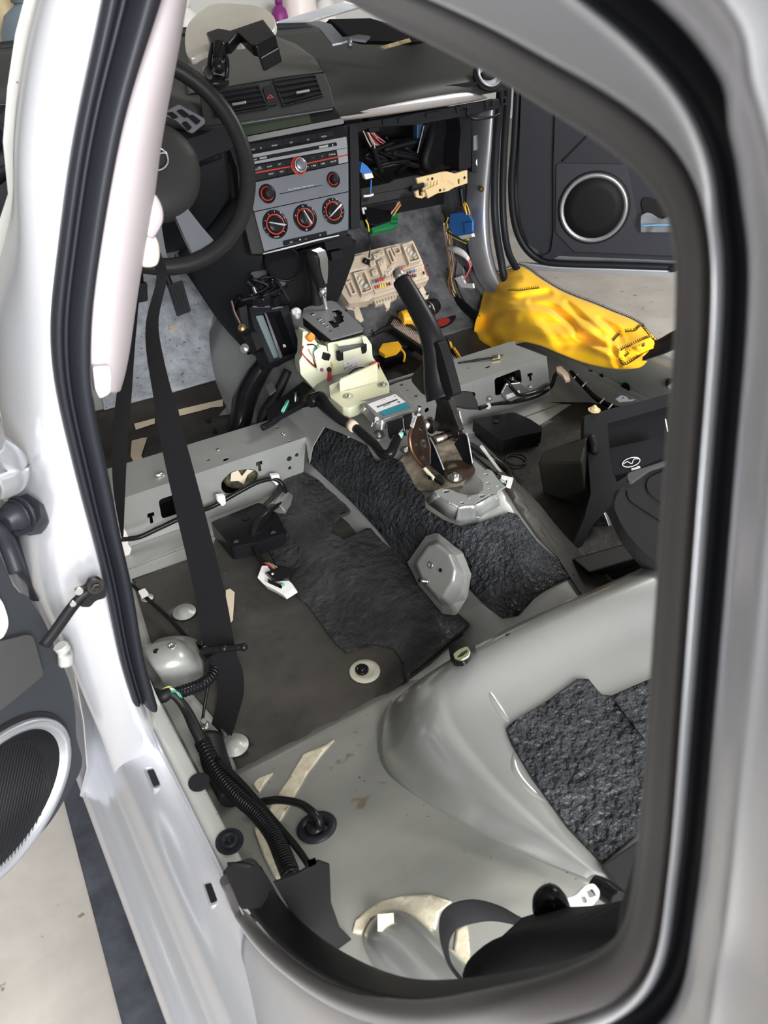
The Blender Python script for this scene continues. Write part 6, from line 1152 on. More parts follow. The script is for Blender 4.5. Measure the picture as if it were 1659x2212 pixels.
# loom on the right of the tunnel
rl = thing('tunnel_loom', 'black cable loom along the right side of the tunnel ending in a white clip', 'wiring', Z(1080, 1030, .38))
MB().tube([Z(1010, 958, .42), Z(1040, 975, .40), Z(1075, 998, .38), Z(1098, 1020, .375), Z(1095, 1045, .385), Z(1075, 1040, .40)], .0065, 8).build('taped_loom', blks, rl)
MB().prism(rnd([Z(*p, .40) for p in ((1083, 1032), (1108, 1038), (1102, 1060), (1092, 1058), (1096, 1042), (1082, 1040))], .001), (0, 0, .006)).build('white_clip', wht, rl)
for k in range(5): wire(rl, [Z(1070+2*k, 1030, .40), Z(1082+2*k, 1040, .405), Z(1090+k, 1050, .40)], random.choice([WIRES[1], WIRES[4]]), .0012)
# ================= FUSE BOX =================
fb = thing('fuse_box', 'cream fuse box with rows of coloured fuses lying on the passenger footwell insulation', 'fuse box', Y(830, 600, .42)); q5 = Q(690, 500, 4.484)
FBP = PL(Y(830, 600, .42), (-.15, -.62, .77))
def F_(u, v, h=0): return FBP.at(*q5(u, v), h)
MB().prism(rnd([F_(*p) for p in ((120, 360), (270, 240), (560, 165), (800, 110), (905, 85), (985, 260), (1060, 450), (1055, 470), (540, 640), (510, 640), (480, 670), (290, 700), (190, 560))], .004), FBP.n*-.030).build('box_base', cream, fb, bevel=.002)
fbx = lambda poly, h, t, nm, m=cream, par=None, bev=.001, holes=(): MB().prism([F_(*p, h+t) for p in poly], FBP.n*-t, [[F_(*p, h+t) for p in q] for q in holes]).build(nm, m, par or fb, bevel=bev)
fbx([(200, 290), (290, 245), (430, 210), (480, 320), (470, 350), (220, 410)], 0, .012, 'cover_block', bev=.004)
fbx([(328, 400), (440, 372), (520, 565), (410, 610)], 0, .018, 'relay_well', holes=[[(345, 408), (430, 386), (503, 558), (418, 592)]])
fbx([(800, 125), (910, 90), (985, 275), (870, 310)], 0, .018, 'relay_well', holes=[[(816, 135), (900, 108), (968, 264), (880, 292)]])
fbx([(500, 500), (1010, 320), (1050, 440), (540, 600)], 0, .006, 'fuse_bank', bev=.001)
fbx([(250, 490), (310, 465), (370, 600), (310, 620)], 0, .012, 'side_connector', holes=[[(270, 495), (300, 485), (345, 590), (318, 600)]])
fbx([(640, 170), (690, 155), (745, 290), (700, 305)], 0, .014, 'relay_socket', holes=[[(655, 180), (680, 172), (722, 285), (705, 290)]])
fbx([(700, 155), (770, 138), (800, 200), (735, 222)], 0, .016, 'relay_socket', holes=[[(715, 162), (762, 150), (782, 195), (742, 208)]])
fbx([(560, 290), (630, 270), (680, 400), (610, 420)], 0, .016, 'relay_tower')
for (u, v) in ((515, 310), (600, 215), (610, 300), (535, 400), (660, 400), (550, 240), (690, 370)):
    s_ = fbx([(u-32, v-20), (u+22, v-34), (u+36, v+14), (u-16, v+30)], .010, .008, 'relay_socket', bev=.0008)
    for a, b in ((-12, -8), (8, -12), (2, 6)): MB().prism([F_(u+a+x, v+b+y, .0185) for x, y in ((-7, -2), (5, -5), (6, -1), (-6, 3))], FBP.n*.0003).build('socket_slot', blk, s_)
for u0, v0, u1, v1 in ((350, 430, 470, 560), (830, 160, 940, 250)):
    for k in range(5): t = k/4; MB().box(F_(u0+(u1-u0)*t+15*math.sin(k*3), v0+(v1-v0)*t, .006), (.008, .008, .012), Matrix.Rotation(.3*k, 3, 'Y')).build('terminal', mat('pale_terminal', (.5, .47, .4), .4), fb)
FC = dict(b=col('fuse_blue', (.08, .18, .45)), r=col('fuse_red', (.55, .02, .03)), m=col('fuse_maroon', (.12, .01, .02)), w=cream, y=col('fuse_yellow', (.75, .7, .03)), k=blk)
for (u0, v0, u1, v1, cs) in ((528, 488, 725, 432, 'bmrrrwwwwy'), (545, 540, 745, 492, 'rryyyrmwww'), (745, 372, 835, 345, 'bmrrww'), (855, 402, 990, 362, 'mmbbwww'), (885, 440, 1010, 402, 'mmmwwwk')):
    for i, c_ in enumerate(cs):
        t = i/(len(cs)-1); u = u0+(u1-u0)*t; v = v0+(v1-v0)*t
        MB().hexa([F_(u+a, v+b, .006) for a, b in ((-8, -14), (6, -18), (12, 12), (-2, 16))], [F_(u+a, v+b, .013 if c_ != 'w' else .008) for a, b in ((-7, -13), (5, -17), (11, 11), (-1, 15))]).build('fuse', FC[c_], fb, bevel=.0006)
MB().prism([F_(*p, .0065) for p in ((1010, 340), (1018, 337), (1052, 430), (1044, 434))], FBP.n*.0004).build('red_line', red, fb)
fbx([(250, 720), (370, 690), (430, 860), (400, 880), (350, 840), (330, 760), (270, 750)], -.028, .004, 'mounting_leg', holes=[circ_ for circ_ in [[(318, 725), (345, 722), (348, 745), (322, 748)]]]); fbx([(1000, 520), (1030, 580), (1065, 600), (1050, 650), (1000, 660), (960, 560)], -.028, .004, 'mounting_leg')
MB().disc(F_(1045, 605, -.022), FBP.n, .004, .002).build('leg_hole', blkm, fb)
fbx([(525, 660), (740, 595), (750, 640), (690, 670), (680, 740), (650, 750), (620, 690), (545, 715)], -.026, .014, 'front_connector')
for k in range(7): MB().prism([F_(x+548+28*k, y+672-8.5*k, -.0118) for x, y in ((0, 0), (16, -5), (22, 24), (6, 28))], FBP.n*.0003).build('connector_slot', mat('cream_shadow_slot', (.25, .2, .14)), fb)
fl_ = thing('dangling_lead', 'thin black lead with a small plug hanging down onto the fuse box', 'wiring', F_(455, 300, .02))
wire(fl_, [Y(792, 470, .36), Y(796, 500, .36), Y(800, 530, .365), F_(485, 200, .03), F_(480, 250, .025)], WIRES[2], .0018, 'lead'); wire(fl_, [Y(790, 475, .35), Y(795, 486, .35), Y(797, 500, .352)], WIRES[3], .0018, 'yellow_lead')
MB().box(F_(455, 290, .02), (.016, .012, .014), Matrix.Rotation(.5, 3, 'Y')).build('plug', blks, fl_, bevel=.002)
# ================= TOOLS AND FILTER IN THE FOOTWELL =================
def drill(nm, label, pts_body, pts_bat):
    t = thing(nm, label, 'power tool', pts_body[0]); return t
d1 = thing('cordless_drill', 'yellow and black cordless drill with its chuck pointing at the felt, behind the air filter', 'power tool', Z(890, 700, .30))
MB().tube([Z(866, 690, .33), Z(890, 686, .33), Z(912, 680, .335)], [.022, .026, .024], 14).build('motor_housing', toolyel, d1)
MB().tube([Z(908, 680, .335), Z(925, 668, .34), Z(938, 660, .34)], [.025, .026, .022], 18, sub=2).build('chuck', blks, d1); MB().lathe([(.027, 0), (.027, .003)], Z(922, 670, .34), Z(938, 660, .34)-Z(908, 680, .335), 24).build('chuck_ring', steel, d1)
MB().tube([Z(880, 700, .315), Z(890, 730, .29), Z(897, 750, .27)], [.017, .015, .016], 10).build('handle', blk, d1)
MB().tube([Z(858, 676, .325), Z(888, 671, .33)], .006, 8).build('top_slot', blks, d1)
d2 = thing('drill_battery', 'yellow and black slide battery and tool base beside the selector housing', 'power tool', Z(845, 765, .28))
MB().add([Z(u, v, z) for u, v, z in ((818, 752, .31), (862, 742, .31), (876, 765, .30), (828, 782, .29), (820, 770, .26), (866, 760, .26), (878, 784, .25), (832, 800, .25))], [(0, 1, 2, 3), (7, 6, 5, 4), (0, 4, 5, 1), (1, 5, 6, 2), (2, 6, 7, 3), (3, 7, 4, 0)]).build('battery_case', blks, d2, bevel=.004)
MB().prism(rnd([Z(*p, .314) for p in ((818, 757), (827, 742), (860, 737), (868, 748), (856, 759), (832, 766)) ], .003), (0, 0, -.010)).build('yellow_cap', toolyel, d2, bevel=.002)
MB().tube([Z(864, 752, .31), Z(874, 765, .305), Z(872, 782, .29)], .003, 6).build('yellow_band', toolyel, d2); MB().prism([Z(*p, .312) for p in ((846, 758), (852, 757), (853, 761), (847, 762))], (0, 0, .001)).build('yellow_mark', toolyel, d2)
gr_ = thing('tool_tray', 'oval black tray with a red oval insert on the footwell floor', 'tray', Z(950, 695, .27))
ob = PL(Z(955, 692, .285), (0, -.1, 1)); MB().prism([ob.at(955+30*math.cos(a), 692-2+14*math.sin(a)-8*math.cos(a)) for a in [2*math.pi*k/24 for k in range(24)]], ob.n*-.01).build('tray_body', blkm, gr_, bevel=.002)
MB().prism([ob.at(957+15*math.cos(a), 696+8*math.sin(a)-4*math.cos(a), .001) for a in [2*math.pi*k/20 for k in range(20)]], ob.n*.001).build('red_insert', red, gr_)
cf = thing('cabin_air_filter', 'pleated cabin air filter in a black frame lying behind the parking brake lever', 'air filter', Z(900, 740, .30))
FL = P3(Z(840, 700, .33), Z(862, 676, .33), Z(985, 760, .30))
def fil(a, b): # along, across
    p0 = V((838, 700, 0)).lerp(V((985, 798, 0)), a); p1 = V((848, 683, 0)).lerp(V((1000, 770, 0)), a); q = p0.lerp(p1, b); return q.x, q.y
MB().prism([FL.at(*fil(a, b)) for a, b in ((-.02, -.15), (1.02, -.15), (1.02, 1.1), (-.02, 1.1))], FL.n*-.018, [[FL.at(*fil(a, b)) for a, b in ((.02, .1), (.98, .1), (.98, .98), (.02, .98))]]).build('filter_frame', blk, cf, bevel=.001)
pm = mat('filter_paper', (.72, .62, .55), .9)
for k in range(46):
    a = .025+.955*k/46; P = [FL.at(*fil(a+d_, b), h) for d_, b, h in ((0, .1, -.012), (.010, .1, -.001), (.010, .97, -.001), (0, .97, -.012), (.0205, .1, -.012), (.0205, .97, -.012))]
    MB().add(P, [(0, 1, 2, 3), (1, 4, 5, 2)]).build('pleat', pm, cf, solid=.0006)
br_ = thing('small_brush', 'black bristled brush tip beside the gate plate', 'brush', Z(810, 720, .36))
for k in range(16): wire(br_, [Z(808, 722, .365), Z(788+1.2*k*.9, 730-2.4*k+12+(k % 3)*2, .372)], blk, .0009, 'bristle')
MB().tube([Z(806, 724, .365), Z(826, 714, .36), Z(846, 706, .355)], [.006, .008, .007], 10).build('handle', blks, br_)
kn_ = thing('utility_knife', 'black and yellow utility knife standing by the end of the air filter', 'knife', Z(985, 765, .28))
MB().tube([Z(966, 732, .33), Z(974, 750, .31), Z(988, 775, .29)], [.006, .009, .008], 8, flat=.6).build('handle', blks, kn_); MB().tube([Z(972, 738, .338), Z(976, 752, .322)], .003, 6, sub=2).build('yellow_grip', toolyel, kn_); MB().tube([Z(980, 752, .318), Z(996, 776, .30)], .004, 6, sub=2).build('yellow_edge', toolyel, kn_)
# ================= HEATER DUCTS UNDER THE CROSSMEMBERS =================
def ductbox(nm, label, top, drop, lipm):
    t = thing(nm, label, 'air duct', Z(*top[0], .26)); P = [Z(u, v, .290) for u, v in top]; MB().prism(rnd(P, .006), (0, 0, -drop)).build('duct_body', blks, t, bevel=.004); return t
t = ductbox('rear_heater_duct', 'flat black rear heater duct on the left floor under the crossmember', [(455, 1128), (560, 1085), (600, 1110), (618, 1150), (560, 1170), (500, 1182)], .030, None)
MB().tube([Z(500, 1180, .28), Z(560, 1165, .28), Z(618, 1148, .28)], .006, 8).build('mouth_lip', blk, t); MB().disc(Z(530, 1118, .291), (0, 0, 1), .008, .002).build('dimple', blk, t)
for u, v in ((510, 1172), (590, 1152)): MB().lathe([(.007, 0), (.006, .004), (.004, .004)], Z(u, v, .288), (-.2, -.9, .4), 12).build('locating_boss', blk, t)
MB().tube([Z(595, 1108, .275), Z(612, 1090, .272), Z(620, 1078, .27)], [.022, .02, .018], 12).build('grey_spigot', pangrey, t)
t = ductbox('rear_heater_duct', 'flat black rear heater duct on the right floor behind the parking brake', [(1020, 905), (1110, 890), (1145, 905), (1170, 922), (1172, 932), (1110, 945), (1088, 952), (1075, 948)], .030, None)
for k in range(6): MB().box(Z(1085+16*k, 948-4*k, .275), (.012, .01, .016), Matrix.Rotation(.2*k, 3, 'Z')).build('mouth_tooth', blk, t, bevel=.001)
MB().disc(Z(1072, 911, .291), (0, 0, 1), .006, .002).build('dimple', blkm, t)
# wiring on crossmember (left)
lw = thing('seat_loom', 'black loom clipped along the left crossmember ending in a white seat connector', 'wiring', Z(600, 1270, .262))
MB().tube([Y(262, 1165, -.02), Y(300, 1160, -.02), Y(345, 1140, -.02), Y(400, 1115, -.02), Y(460, 1093, -.018), Y(520, 1060, -.02), Y(560, 1040, -.02), Y(595, 1035, -.024), Z(614, 1055, .29), Z(615, 1080, .285), Z(580, 1105, .30), Z(555, 1130, .30), Z(546, 1165, .285), Z(556, 1195, .28), Z(575, 1222, .28)], .0048, 8, sub=6).build('taped_loom', blks, lw)
for u, v in ((478, 1080), (595, 1035)): MB().prism(rnd([Y(u+a, v+b, -.026) for a, b in ((-9, -8), (8, -10), (10, 8), (2, 14), (-4, 6), (-8, 4))], .002), (0, .008, 0)).build('white_clip', wht, lw)
MB().prism([Y(*p, -.02) for p in ((262, 1150), (272, 1148), (278, 1162), (276, 1175), (284, 1185), (278, 1205), (262, 1200))], (0, .01, 0)).build('white_clip', wht, lw)
sc2 = thing('seat_connector', 'white seat connector with black plug lying on the dark left rear floor', 'connector', Z(600, 1258, .262))
WC = P3(Z(560, 1250, .275), Z(630, 1260, .285), Z(610, 1285, .275))
MB().prism(rnd([WC.at(*p) for p in ((556, 1248), (566, 1222), (578, 1222), (585, 1235), (625, 1255), (632, 1262), (636, 1270), (612, 1285), (590, 1272), (570, 1262))], .002), WC.n*-.016, [[WC.at(*p) for p in ((570, 1240), (612, 1260), (608, 1272), (572, 1256))]]).build('white_housing', wht, sc2, bevel=.001)
MB().add([WC.at(u, v, h) for u, v, h in ((570, 1238, 0), (608, 1222, 0), (642, 1228, 0), (628, 1255, 0), (590, 1258, 0), (575, 1236, .014), (610, 1222, .014), (636, 1230, .014), (622, 1248, .014), (592, 1250, .014))], [(0, 1, 2, 3, 4), (9, 8, 7, 6, 5)]+[(i, (i+1) % 5, 5+(i+1) % 5, 5+i) for i in range(5)]).build('black_plug', blks, sc2, bevel=.002)
for k in range(6): wire(sc2, [Z(570+2*k, 1216, .285), Z(582+2*k, 1222, .29), WC.at(594+3*k, 1232, .008)], WIRES[(0, 5, 1, 2, 3, 1)[k]], .0012)
MB().disc(WC.at(589, 1240, .015), WC.n, .002, .001).build('white_pin', wht, sc2); MB().disc(WC.at(612, 1264, .001), WC.n, .003, .002).build('green_pin', col('teal_wire', (.15, .5, .4)), sc2)
# loom along the sill
sl_ = thing('sill_loom', 'corrugated black loom along the near sill, around the seat mount and into the arch trim', 'wiring', Z(600, 1800, .30))
def conv(pts, r, nm):
    P = rs(pts, 10); m_ = MB(); m_.tube(P, r*.9, 10, sub=1); acc = 0
    for i in range(len(P)-1):
        acc += (P[i+1]-P[i]).length
        if acc > .0035: acc = 0; m_.lathe([(r*.85, -.0008), (r*1.06, -.0004), (r*1.06, .0006), (r*.85, .001)], P[i], P[i+1]-P[i], 10)
    return m_.build(nm, blks, sl_)
conv([Z(435, 1600, .30), Z(470, 1665, .30), Z(510, 1715, .31), Z(555, 1755, .32), Z(590, 1800, .33), Z(612, 1850, .34), Z(632, 1900, .35)], .0105, 'convoluted_tube')
conv([Z(375, 1500, .35), Z(405, 1490, .34), Z(440, 1475, .33), Z(462, 1450, .32), Z(462, 1420, .31), Z(448, 1395, .30)], .0085, 'convoluted_tube')
MB().tube([Z(285, 1262, .27), Z(320, 1295, .268), Z(365, 1335, .268), Z(405, 1378, .268), Z(430, 1395, .275), Z(448, 1400, .28)], .0035, 8).build('thin_cable', blks, sl_)
MB().prism(rnd([Z(*p, .275) for p in ((300, 1282), (314, 1276), (322, 1286), (306, 1294))], .001), (0, 0, .006)).build('white_clip', wht, sl_)
MB().tube([Z(470, 1640, .31), Z(530, 1700, .315), Z(590, 1770, .33), Z(640, 1830, .34), Z(668, 1870, .345)], .0042, 8).build('thin_cable', blks, sl_)
MB().tube([Z(335, 1498, .352), Z(350, 1505, .358), Z(372, 1498, .358), Z(400, 1530, .34), Z(420, 1570, .33), Z(435, 1600, .32)], [.008, .009, .006, .008, .008], 8).build('taped_loom', blk, sl_)
for k in range(6): wire(sl_, [Z(352+1.5*k, 1488+1.5*k, .362), Z(368+3*k, 1484+2.2*k, .366), Z(382+2.2*k, 1500+1.5*k, .356)], WIRES[(3, 6, 1, 3, 6, 4)[k]], .0011)
MB().prism([X(u, v, -.655) for u, v in ((664, 1864), (682, 1858), (684, 1866), (668, 1874))], (0, 0, .004)).build('grey_tape', col('pale_tape', (.5, .5, .5)), sl_)
# ================= PASSENGER SIDE =================
def cart(nm, label, cat, loc): return thing(nm, label, cat, loc)
# cream relay carrier on the lower rail
cc_ = thing('relay_carrier', 'cream yellow plastic relay carrier at the right end of the glovebox rail', 'bracket', Y(950, 395, .44)); qc = Q(740, 230, 5.184)
CC = P3(Y(905, 400, .43), Y(1005, 375, .44), Y(950, 420, .435)); crm2 = mat('yellow_cream_plastic', (.66, .50, .27), .45)
def cp(poly, h, t, nm, m=crm2, holes=(), bev=.001): return MB().prism([CC.at(*qc(*p), h) for p in poly], CC.n*-t, [[CC.at(*qc(*p), h) for p in q] for q in holes]).build(nm, m, cc_, bevel=bev)
cp([(830, 805), (1100, 740), (1180, 730), (1260, 755), (1400, 715), (1400, 860), (1250, 910), (1180, 950), (1060, 975), (960, 1030), (920, 1000), (900, 930), (850, 900)], 0, .006, 'carrier_plate', holes=[[(1290, 815), (1312, 808), (1315, 865), (1293, 872)]])
cp([(1110, 745), (1180, 735), (1255, 765), (1250, 880), (1180, 830), (1130, 850)], .001, .014, 'raised_web'); cp([(930, 940), (1060, 880), (1060, 970), (960, 1025)], .010, .014, 'corner_box'); cp([(815, 960), (850, 930), (860, 1000), (900, 1000), (895, 960), (925, 960), (925, 1010), (890, 1030), (830, 1020)], .004, .008, 'hook')
for u, v, m in ((955, 818, steel), (1003, 808, blk), (1090, 938, blk), (1135, 928, steel), (1365, 797, blk)): MB().disc(CC.at(*qc(u, v), .0005), CC.n, .0034, .0012, 12).build('stud', m, cc_)
for k in range(4): MB().tube([CC.at(*qc(960+36*k, 850-8*k), .001), CC.at(*qc(955+36*k, 900-8*k), .004)], .002, 5, sub=1).build('rib', crm2, cc_)
MB().tube([CC.at(*qc(760, 920), .006), CC.at(*qc(840, 905), .008), CC.at(*qc(900, 885), .010)], [.010, .009, .010], 8, flat=.6).build('rubber_strap', blkm, cc_); MB().disc(CC.at(*qc(908, 884), .012), CC.n, .006, .003).build('strap_button', satin, cc_)
# blue connector, loom on the kick panel
bc = thing('blue_connector_block', 'bright blue connector block hanging from a loom at the right kick panel', 'connector', X(998, 492, .60))
MB().add([X(u, v, x) for u, v, x in ((972, 462, .60), (1008, 456, .60), (1022, 480, .60), (1022, 505, .60), (985, 512, .60), (970, 495, .60), (975, 458, .63), (1010, 452, .63), (1024, 476, .63), (1024, 500, .63), (988, 508, .63), (973, 492, .63))], [(0, 1, 2, 3, 4, 5), (11, 10, 9, 8, 7, 6)]+[(i, (i+1) % 6, 6+(i+1) % 6, 6+i) for i in range(6)]).build('connector_body', bluep, bc, bevel=.002)
MB().prism([X(u, v, .595) for u, v in ((1002, 482), (1020, 478), (1020, 500), (1004, 504))], (.005, 0, 0)).build('connector_step', bluep, bc, bevel=.001); MB().prism([X(u, v, .598) for u, v in ((990, 510), (1018, 505), (1020, 512), (998, 517))], (.01, 0, 0)).build('white_base', wht, bc)
def bundle(parent, pts, n, spread, r=.0012, cols=WIRES, nm='wire'):
    for k in range(n):
        o = V((random.gauss(0, spread), random.gauss(0, spread), random.gauss(0, spread))); wire(parent, [p+o+V((random.gauss(0, spread*.4), random.gauss(0, spread*.4), random.gauss(0, spread*.4))) for p in pts], random.choice(cols), r, nm)
kl = thing('kick_panel_loom', 'bundle of thin striped wires running down the right kick panel from the blue connector', 'wiring', X(985, 600, .6))
MB().tube([X(995, 405, .60), X(998, 430, .60), X(1000, 445, .60)], .007, 8).build('taped_loom', blks, kl)
bundle(kl, [X(1000, 440, .60), X(1005, 452, .60), X(1008, 466, .60)], 6, .005, .0014, [WIRES[0], WIRES[5], WIRES[7], WIRES[3]])
bundle(kl, [X(965, 470, .60), X(958, 490, .60), X(975, 505, .60), X(1010, 520, .61)], 6, .004, .0012, [WIRES[2], WIRES[3], WIRES[7], WIRES[4]])
bundle(kl, [X(965, 480, .60), X(968, 520, .60), X(975, 570, .60), X(972, 610, .60), X(990, 650, .60), X(1005, 668, .61)], 14, .006, .0013, [WIRES[7], WIRES[2], WIRES[5], WIRES[1], WIRES[7], WIRES[3]])
MB().tube([X(985, 645, .60), X(1005, 665, .60), X(1035, 690, .60)], [.010, .014, .012], 8).build('taped_loom', blks, kl)
MB().tube([X(968, 535, .595), X(985, 540, .59), X(1000, 548, .59), X(1012, 560, .59)], [.006, .010, .009, .005], 8).build('white_latch', wht, kl)
bundle(kl, [X(1010, 560, .60), X(1015, 575, .60), X(1010, 590, .60), X(1002, 605, .60)], 7, .003, .0013, [WIRES[5], WIRES[1], WIRES[0]])
MB().prism(rnd([X(u, v, .598) for u, v in ((985, 600), (1000, 595), (1008, 612), (1024, 612), (1026, 622), (1000, 620))], .001), (-.006, 0, 0)).build('white_connector', wht, kl, bevel=.001)
MB().prism([X(u, v, .606) for u, v in ((988, 570), (1000, 580), (1003, 612), (990, 610), (985, 590))], (.004, 0, 0)).build('clear_sleeve', col('clear_sleeve', (.28, .27, .27)), kl)
# looms inside the glovebox bay
gl = thing('dash_loom', 'tangle of coloured wire bundles inside the open glovebox bay', 'wiring', Y(830, 320, .55))
bundle(gl, [Y(798, 285, .50), Y(815, 305, .52), Y(838, 320, .54)], 10, .005, .0014, [WIRES[1], WIRES[0], WIRES[5], WIRES[7]])
bundle(gl, [Y(845, 318, .55), Y(862, 325, .55), Y(872, 336, .55)], 9, .004, .0014, [WIRES[1], WIRES[0], WIRES[5]])
bundle(gl, [Y(790, 285, .49), Y(800, 305, .50), Y(806, 318, .50)], 6, .003, .0014, [WIRES[1], WIRES[0], WIRES[7]])
bundle(gl, [Y(812, 330, .55), Y(820, 325, .55), Y(828, 318, .55)], 5, .004, .001, [WIRES[4], WIRES[1]])
MB().tube([Y(806, 316, .50), Y(815, 345, .50), Y(825, 372, .50)], .008, 8).build('taped_loom', blks, gl); MB().tube([Y(838, 320, .54), Y(846, 322, .55)], .011, 8, sub=1).build('taped_loom', blk, gl); MB().tube([Y(872, 336, .55), Y(876, 345, .55), Y(885, 315, .56)], .007, 8).build('taped_loom', blks, gl)
MB().prism([Y(*p, .46) for p in ((797, 275), (812, 272), (816, 260), (820, 270), (818, 276), (798, 282))], (0, .004, 0)).build('yellow_tag', toolyel, gl)
MB().box(Y(802, 268, .47), (.03, .03, .03)).build('grey_relay', blkm, gl, bevel=.002); MB().box(Y(910, 275, .56), (.04, .02, .05)).build('navy_relay', col('navy_relay', (.02, .05, .11)), gl, bevel=.002)
for k in range(7): a = [Y(random.uniform(780, 920), random.uniform(290, 390), random.uniform(.5, .6)) for _ in range(4)]; MB().tube(a, random.uniform(.003, .007), 7).build('taped_loom', random.choice([blk, blks]), gl)
be = thing('blue_relay_block', 'blue and white relay block against the right cheek of the centre stack', 'relay', Y(795, 370, .43))
MB().prism([Y(*p, .42) for p in ((782, 350), (795, 360), (806, 374), (790, 378), (778, 372))], (0, .02, 0)).build('blue_body', bluep, be, bevel=.001); MB().prism([Y(*p, .418) for p in ((786, 376), (804, 374), (808, 384), (790, 388))], (0, .012, 0)).build('white_base', wht, be, bevel=.001)
MB().tube([Y(802, 388, .418), Y(801, 405, .418), Y(800, 420, .418)], .002, 5).build('blue_wire', bluep, be); MB().tube([Y(785, 424, .418), Y(797, 423, .418), Y(806, 420, .418)], .003, 6).build('white_base', wht, be)
ge = thing('green_connector_block', 'green connector plugged under the black rail above the footwell felt', 'connector', Y(830, 485, .48))
GE = P3(Y(800, 495, .46), Y(860, 485, .46), Y(850, 462, .48))
MB().prism([GE.at(*p) for p in ((802, 492), (838, 480), (848, 462), (860, 460), (861, 485), (850, 492), (815, 500), (806, 502))], GE.n*-.02).build('green_body', greenp, ge, bevel=.001)
for k in range(6): MB().prism([GE.at(842+(k % 3)*6+x, 472+(k//3)*9+y, .0004) for x, y in ((0, 0), (4, -1), (4, 3), (0, 4))], GE.n*.0004).build('terminal_slot', col('dark_green', (.005, .07, .02)), ge)
MB().prism([GE.at(*p, .002) for p in ((785, 452), (800, 448), (850, 455), (845, 478), (815, 488), (795, 484))], GE.n*-.02).build('black_socket', blks, ge, bevel=.003)
bundle(ge, [Y(848, 462, .46), Y(856, 450, .46), Y(864, 438, .47)], 6, .003, .0013, [WIRES[0], WIRES[1], WIRES[3], WIRES[5]])
MB().tube([Y(790, 452, .46), Y(782, 440, .46), Y(786, 462, .46)], .003, 6).build('white_tab', wht, ge)
# right crossmember contents
ca = thing('crossmember_sensor', 'small aluminium sensor with a label bolted inside the right crossmember window', 'sensor', Y(1095, 845, -.01))
MB().prism([Y(*p, -.004) for p in ((1080, 848), (1090, 828), (1120, 825), (1140, 838), (1138, 850), (1100, 866), (1090, 862))], (0, -.006, 0)).build('sensor_body', alu, ca, bevel=.002)
sl2 = MB().prism([Y(*p, -.0108) for p in ((1093, 853), (1122, 843), (1124, 851), (1095, 862))], (0, -.0004, 0)).build('label', paper, ca)
MB().tube([Y(1090, 818, .01), Y(1100, 830, -.008), Y(1112, 845, -.016), Y(1125, 854, -.016), Y(1160, 846, -.016), Y(1185, 830, -.014)], .0045, 8).build('lead', blks, ca); MB().bolt(Y(1106, 818, .02), (0, -.3, 1), .005).build('bolt', steel, ca); MB().bolt(Y(1146, 837, -.006), (0, -1, .2), .004).build('bolt', steel, ca)
MB().tube([CT.at(990, 785), CT.at(1040, 776, .004), CT.at(1068, 773, .005)], .0028, 6).build('earth_lead', blk, ca); MB().prism([CT.at(*p, .003) for p in ((1062, 770), (1078, 767), (1090, 768), (1080, 775), (1064, 777))], (0, 0, .002)).build('earth_lug', mat('yellow_zinc', (.6, .45, .2), .3, 1.), ca); MB().bolt(CT.at(1077, 770, .005), (0, 0, 1), .0035).build('bolt', steel, ca)
frl = thing('right_floor_loom', 'black loom lying along the base of the right crossmember', 'wiring', Z(1080, 870, .27))
MB().tube([Z(1035, 882, .29), Z(1065, 872, .285), Z(1110, 868, .275), Z(1160, 855, .27), Z(1190, 835, .27), Z(1200, 810, .29), Z(1215, 800, .30)], .0055, 8).build('taped_loom', blks, frl)
MB().bolt(Y(1058, 862, -.008), (0, -1, .2), .004).build('clip_bolt', steel, frl); MB().tube([Z(1050, 868, .285), Z(1055, 878, .287)], .007, 8, sub=1).build('white_clip', wht, frl)
MB().prism(rnd([Z(*p, .32) for p in ((1202, 793), (1212, 790), (1228, 806), (1232, 820), (1222, 822), (1214, 808), (1204, 802))], .001), (0, 0, -.006)).build('white_latch', cream, frl, bevel=.001)
MB().tube([Z(1235, 805, .29), Z(1262, 835, .28), Z(1290, 862, .275), Z(1325, 880, .27)], [.011, .012, .013], 9, flat=.5).build('flat_loom', blks, frl)
for u, v in ((1244, 812), (1262, 830), (1300, 866), (1318, 878)): MB().tube([Z(u-4, v+5, .292), Z(u+5, v-5, .292)], .0018, 5, sub=1).build('white_band', paper, frl)
patch('far_kick_panel', [[V((.668, y, z)) for y in (-.6, -.3, 0, .2, .4)] for z in (.25, .30, .37)], greyd, car, solid=.002)
for u, v, r in ((1275, 808, .012), (1352, 838, .014), (1300, 812, .006), (1448, 828, .012)): MB().disc(X(u, v, .664), (-1, 0, 0), r, .002).build('access_hole', blk, car)
# dark carpet/tar over the right rear floor
fsheet([(1110, 870), (1270, 870), (1500, 900), (1460, 1250), (1260, 1250), (1180, 1150), (1100, 1010), (1010, 925), (1050, 912), (1150, 930), (1240, 872)], mat('dirty_brown_tar', (.028, .026, .023), .5, col2=(.015, .0145, .014), noise_scale=9, bump=.4, bscale=50, bdist=.004, spots=[((.12, .09, .06), 120, .74)]), 'right_floor_deadener', .004, .014, .002)
MB().tube(circ(Z(1115, 993, .259), PL((0, 0, .259), (0, 0, 1)), .023), .0022, 6, closed=True, sub=1).build('floor_ring', blk, car)
MB().tube([tunp(1040, 965), Z(1110, 1060, .30), Z(1160, 1140, .29), Z(1230, 1220, .28)], .003, 6).build('brake_cable', col('pale_cable', (.3, .3, .26)), car)
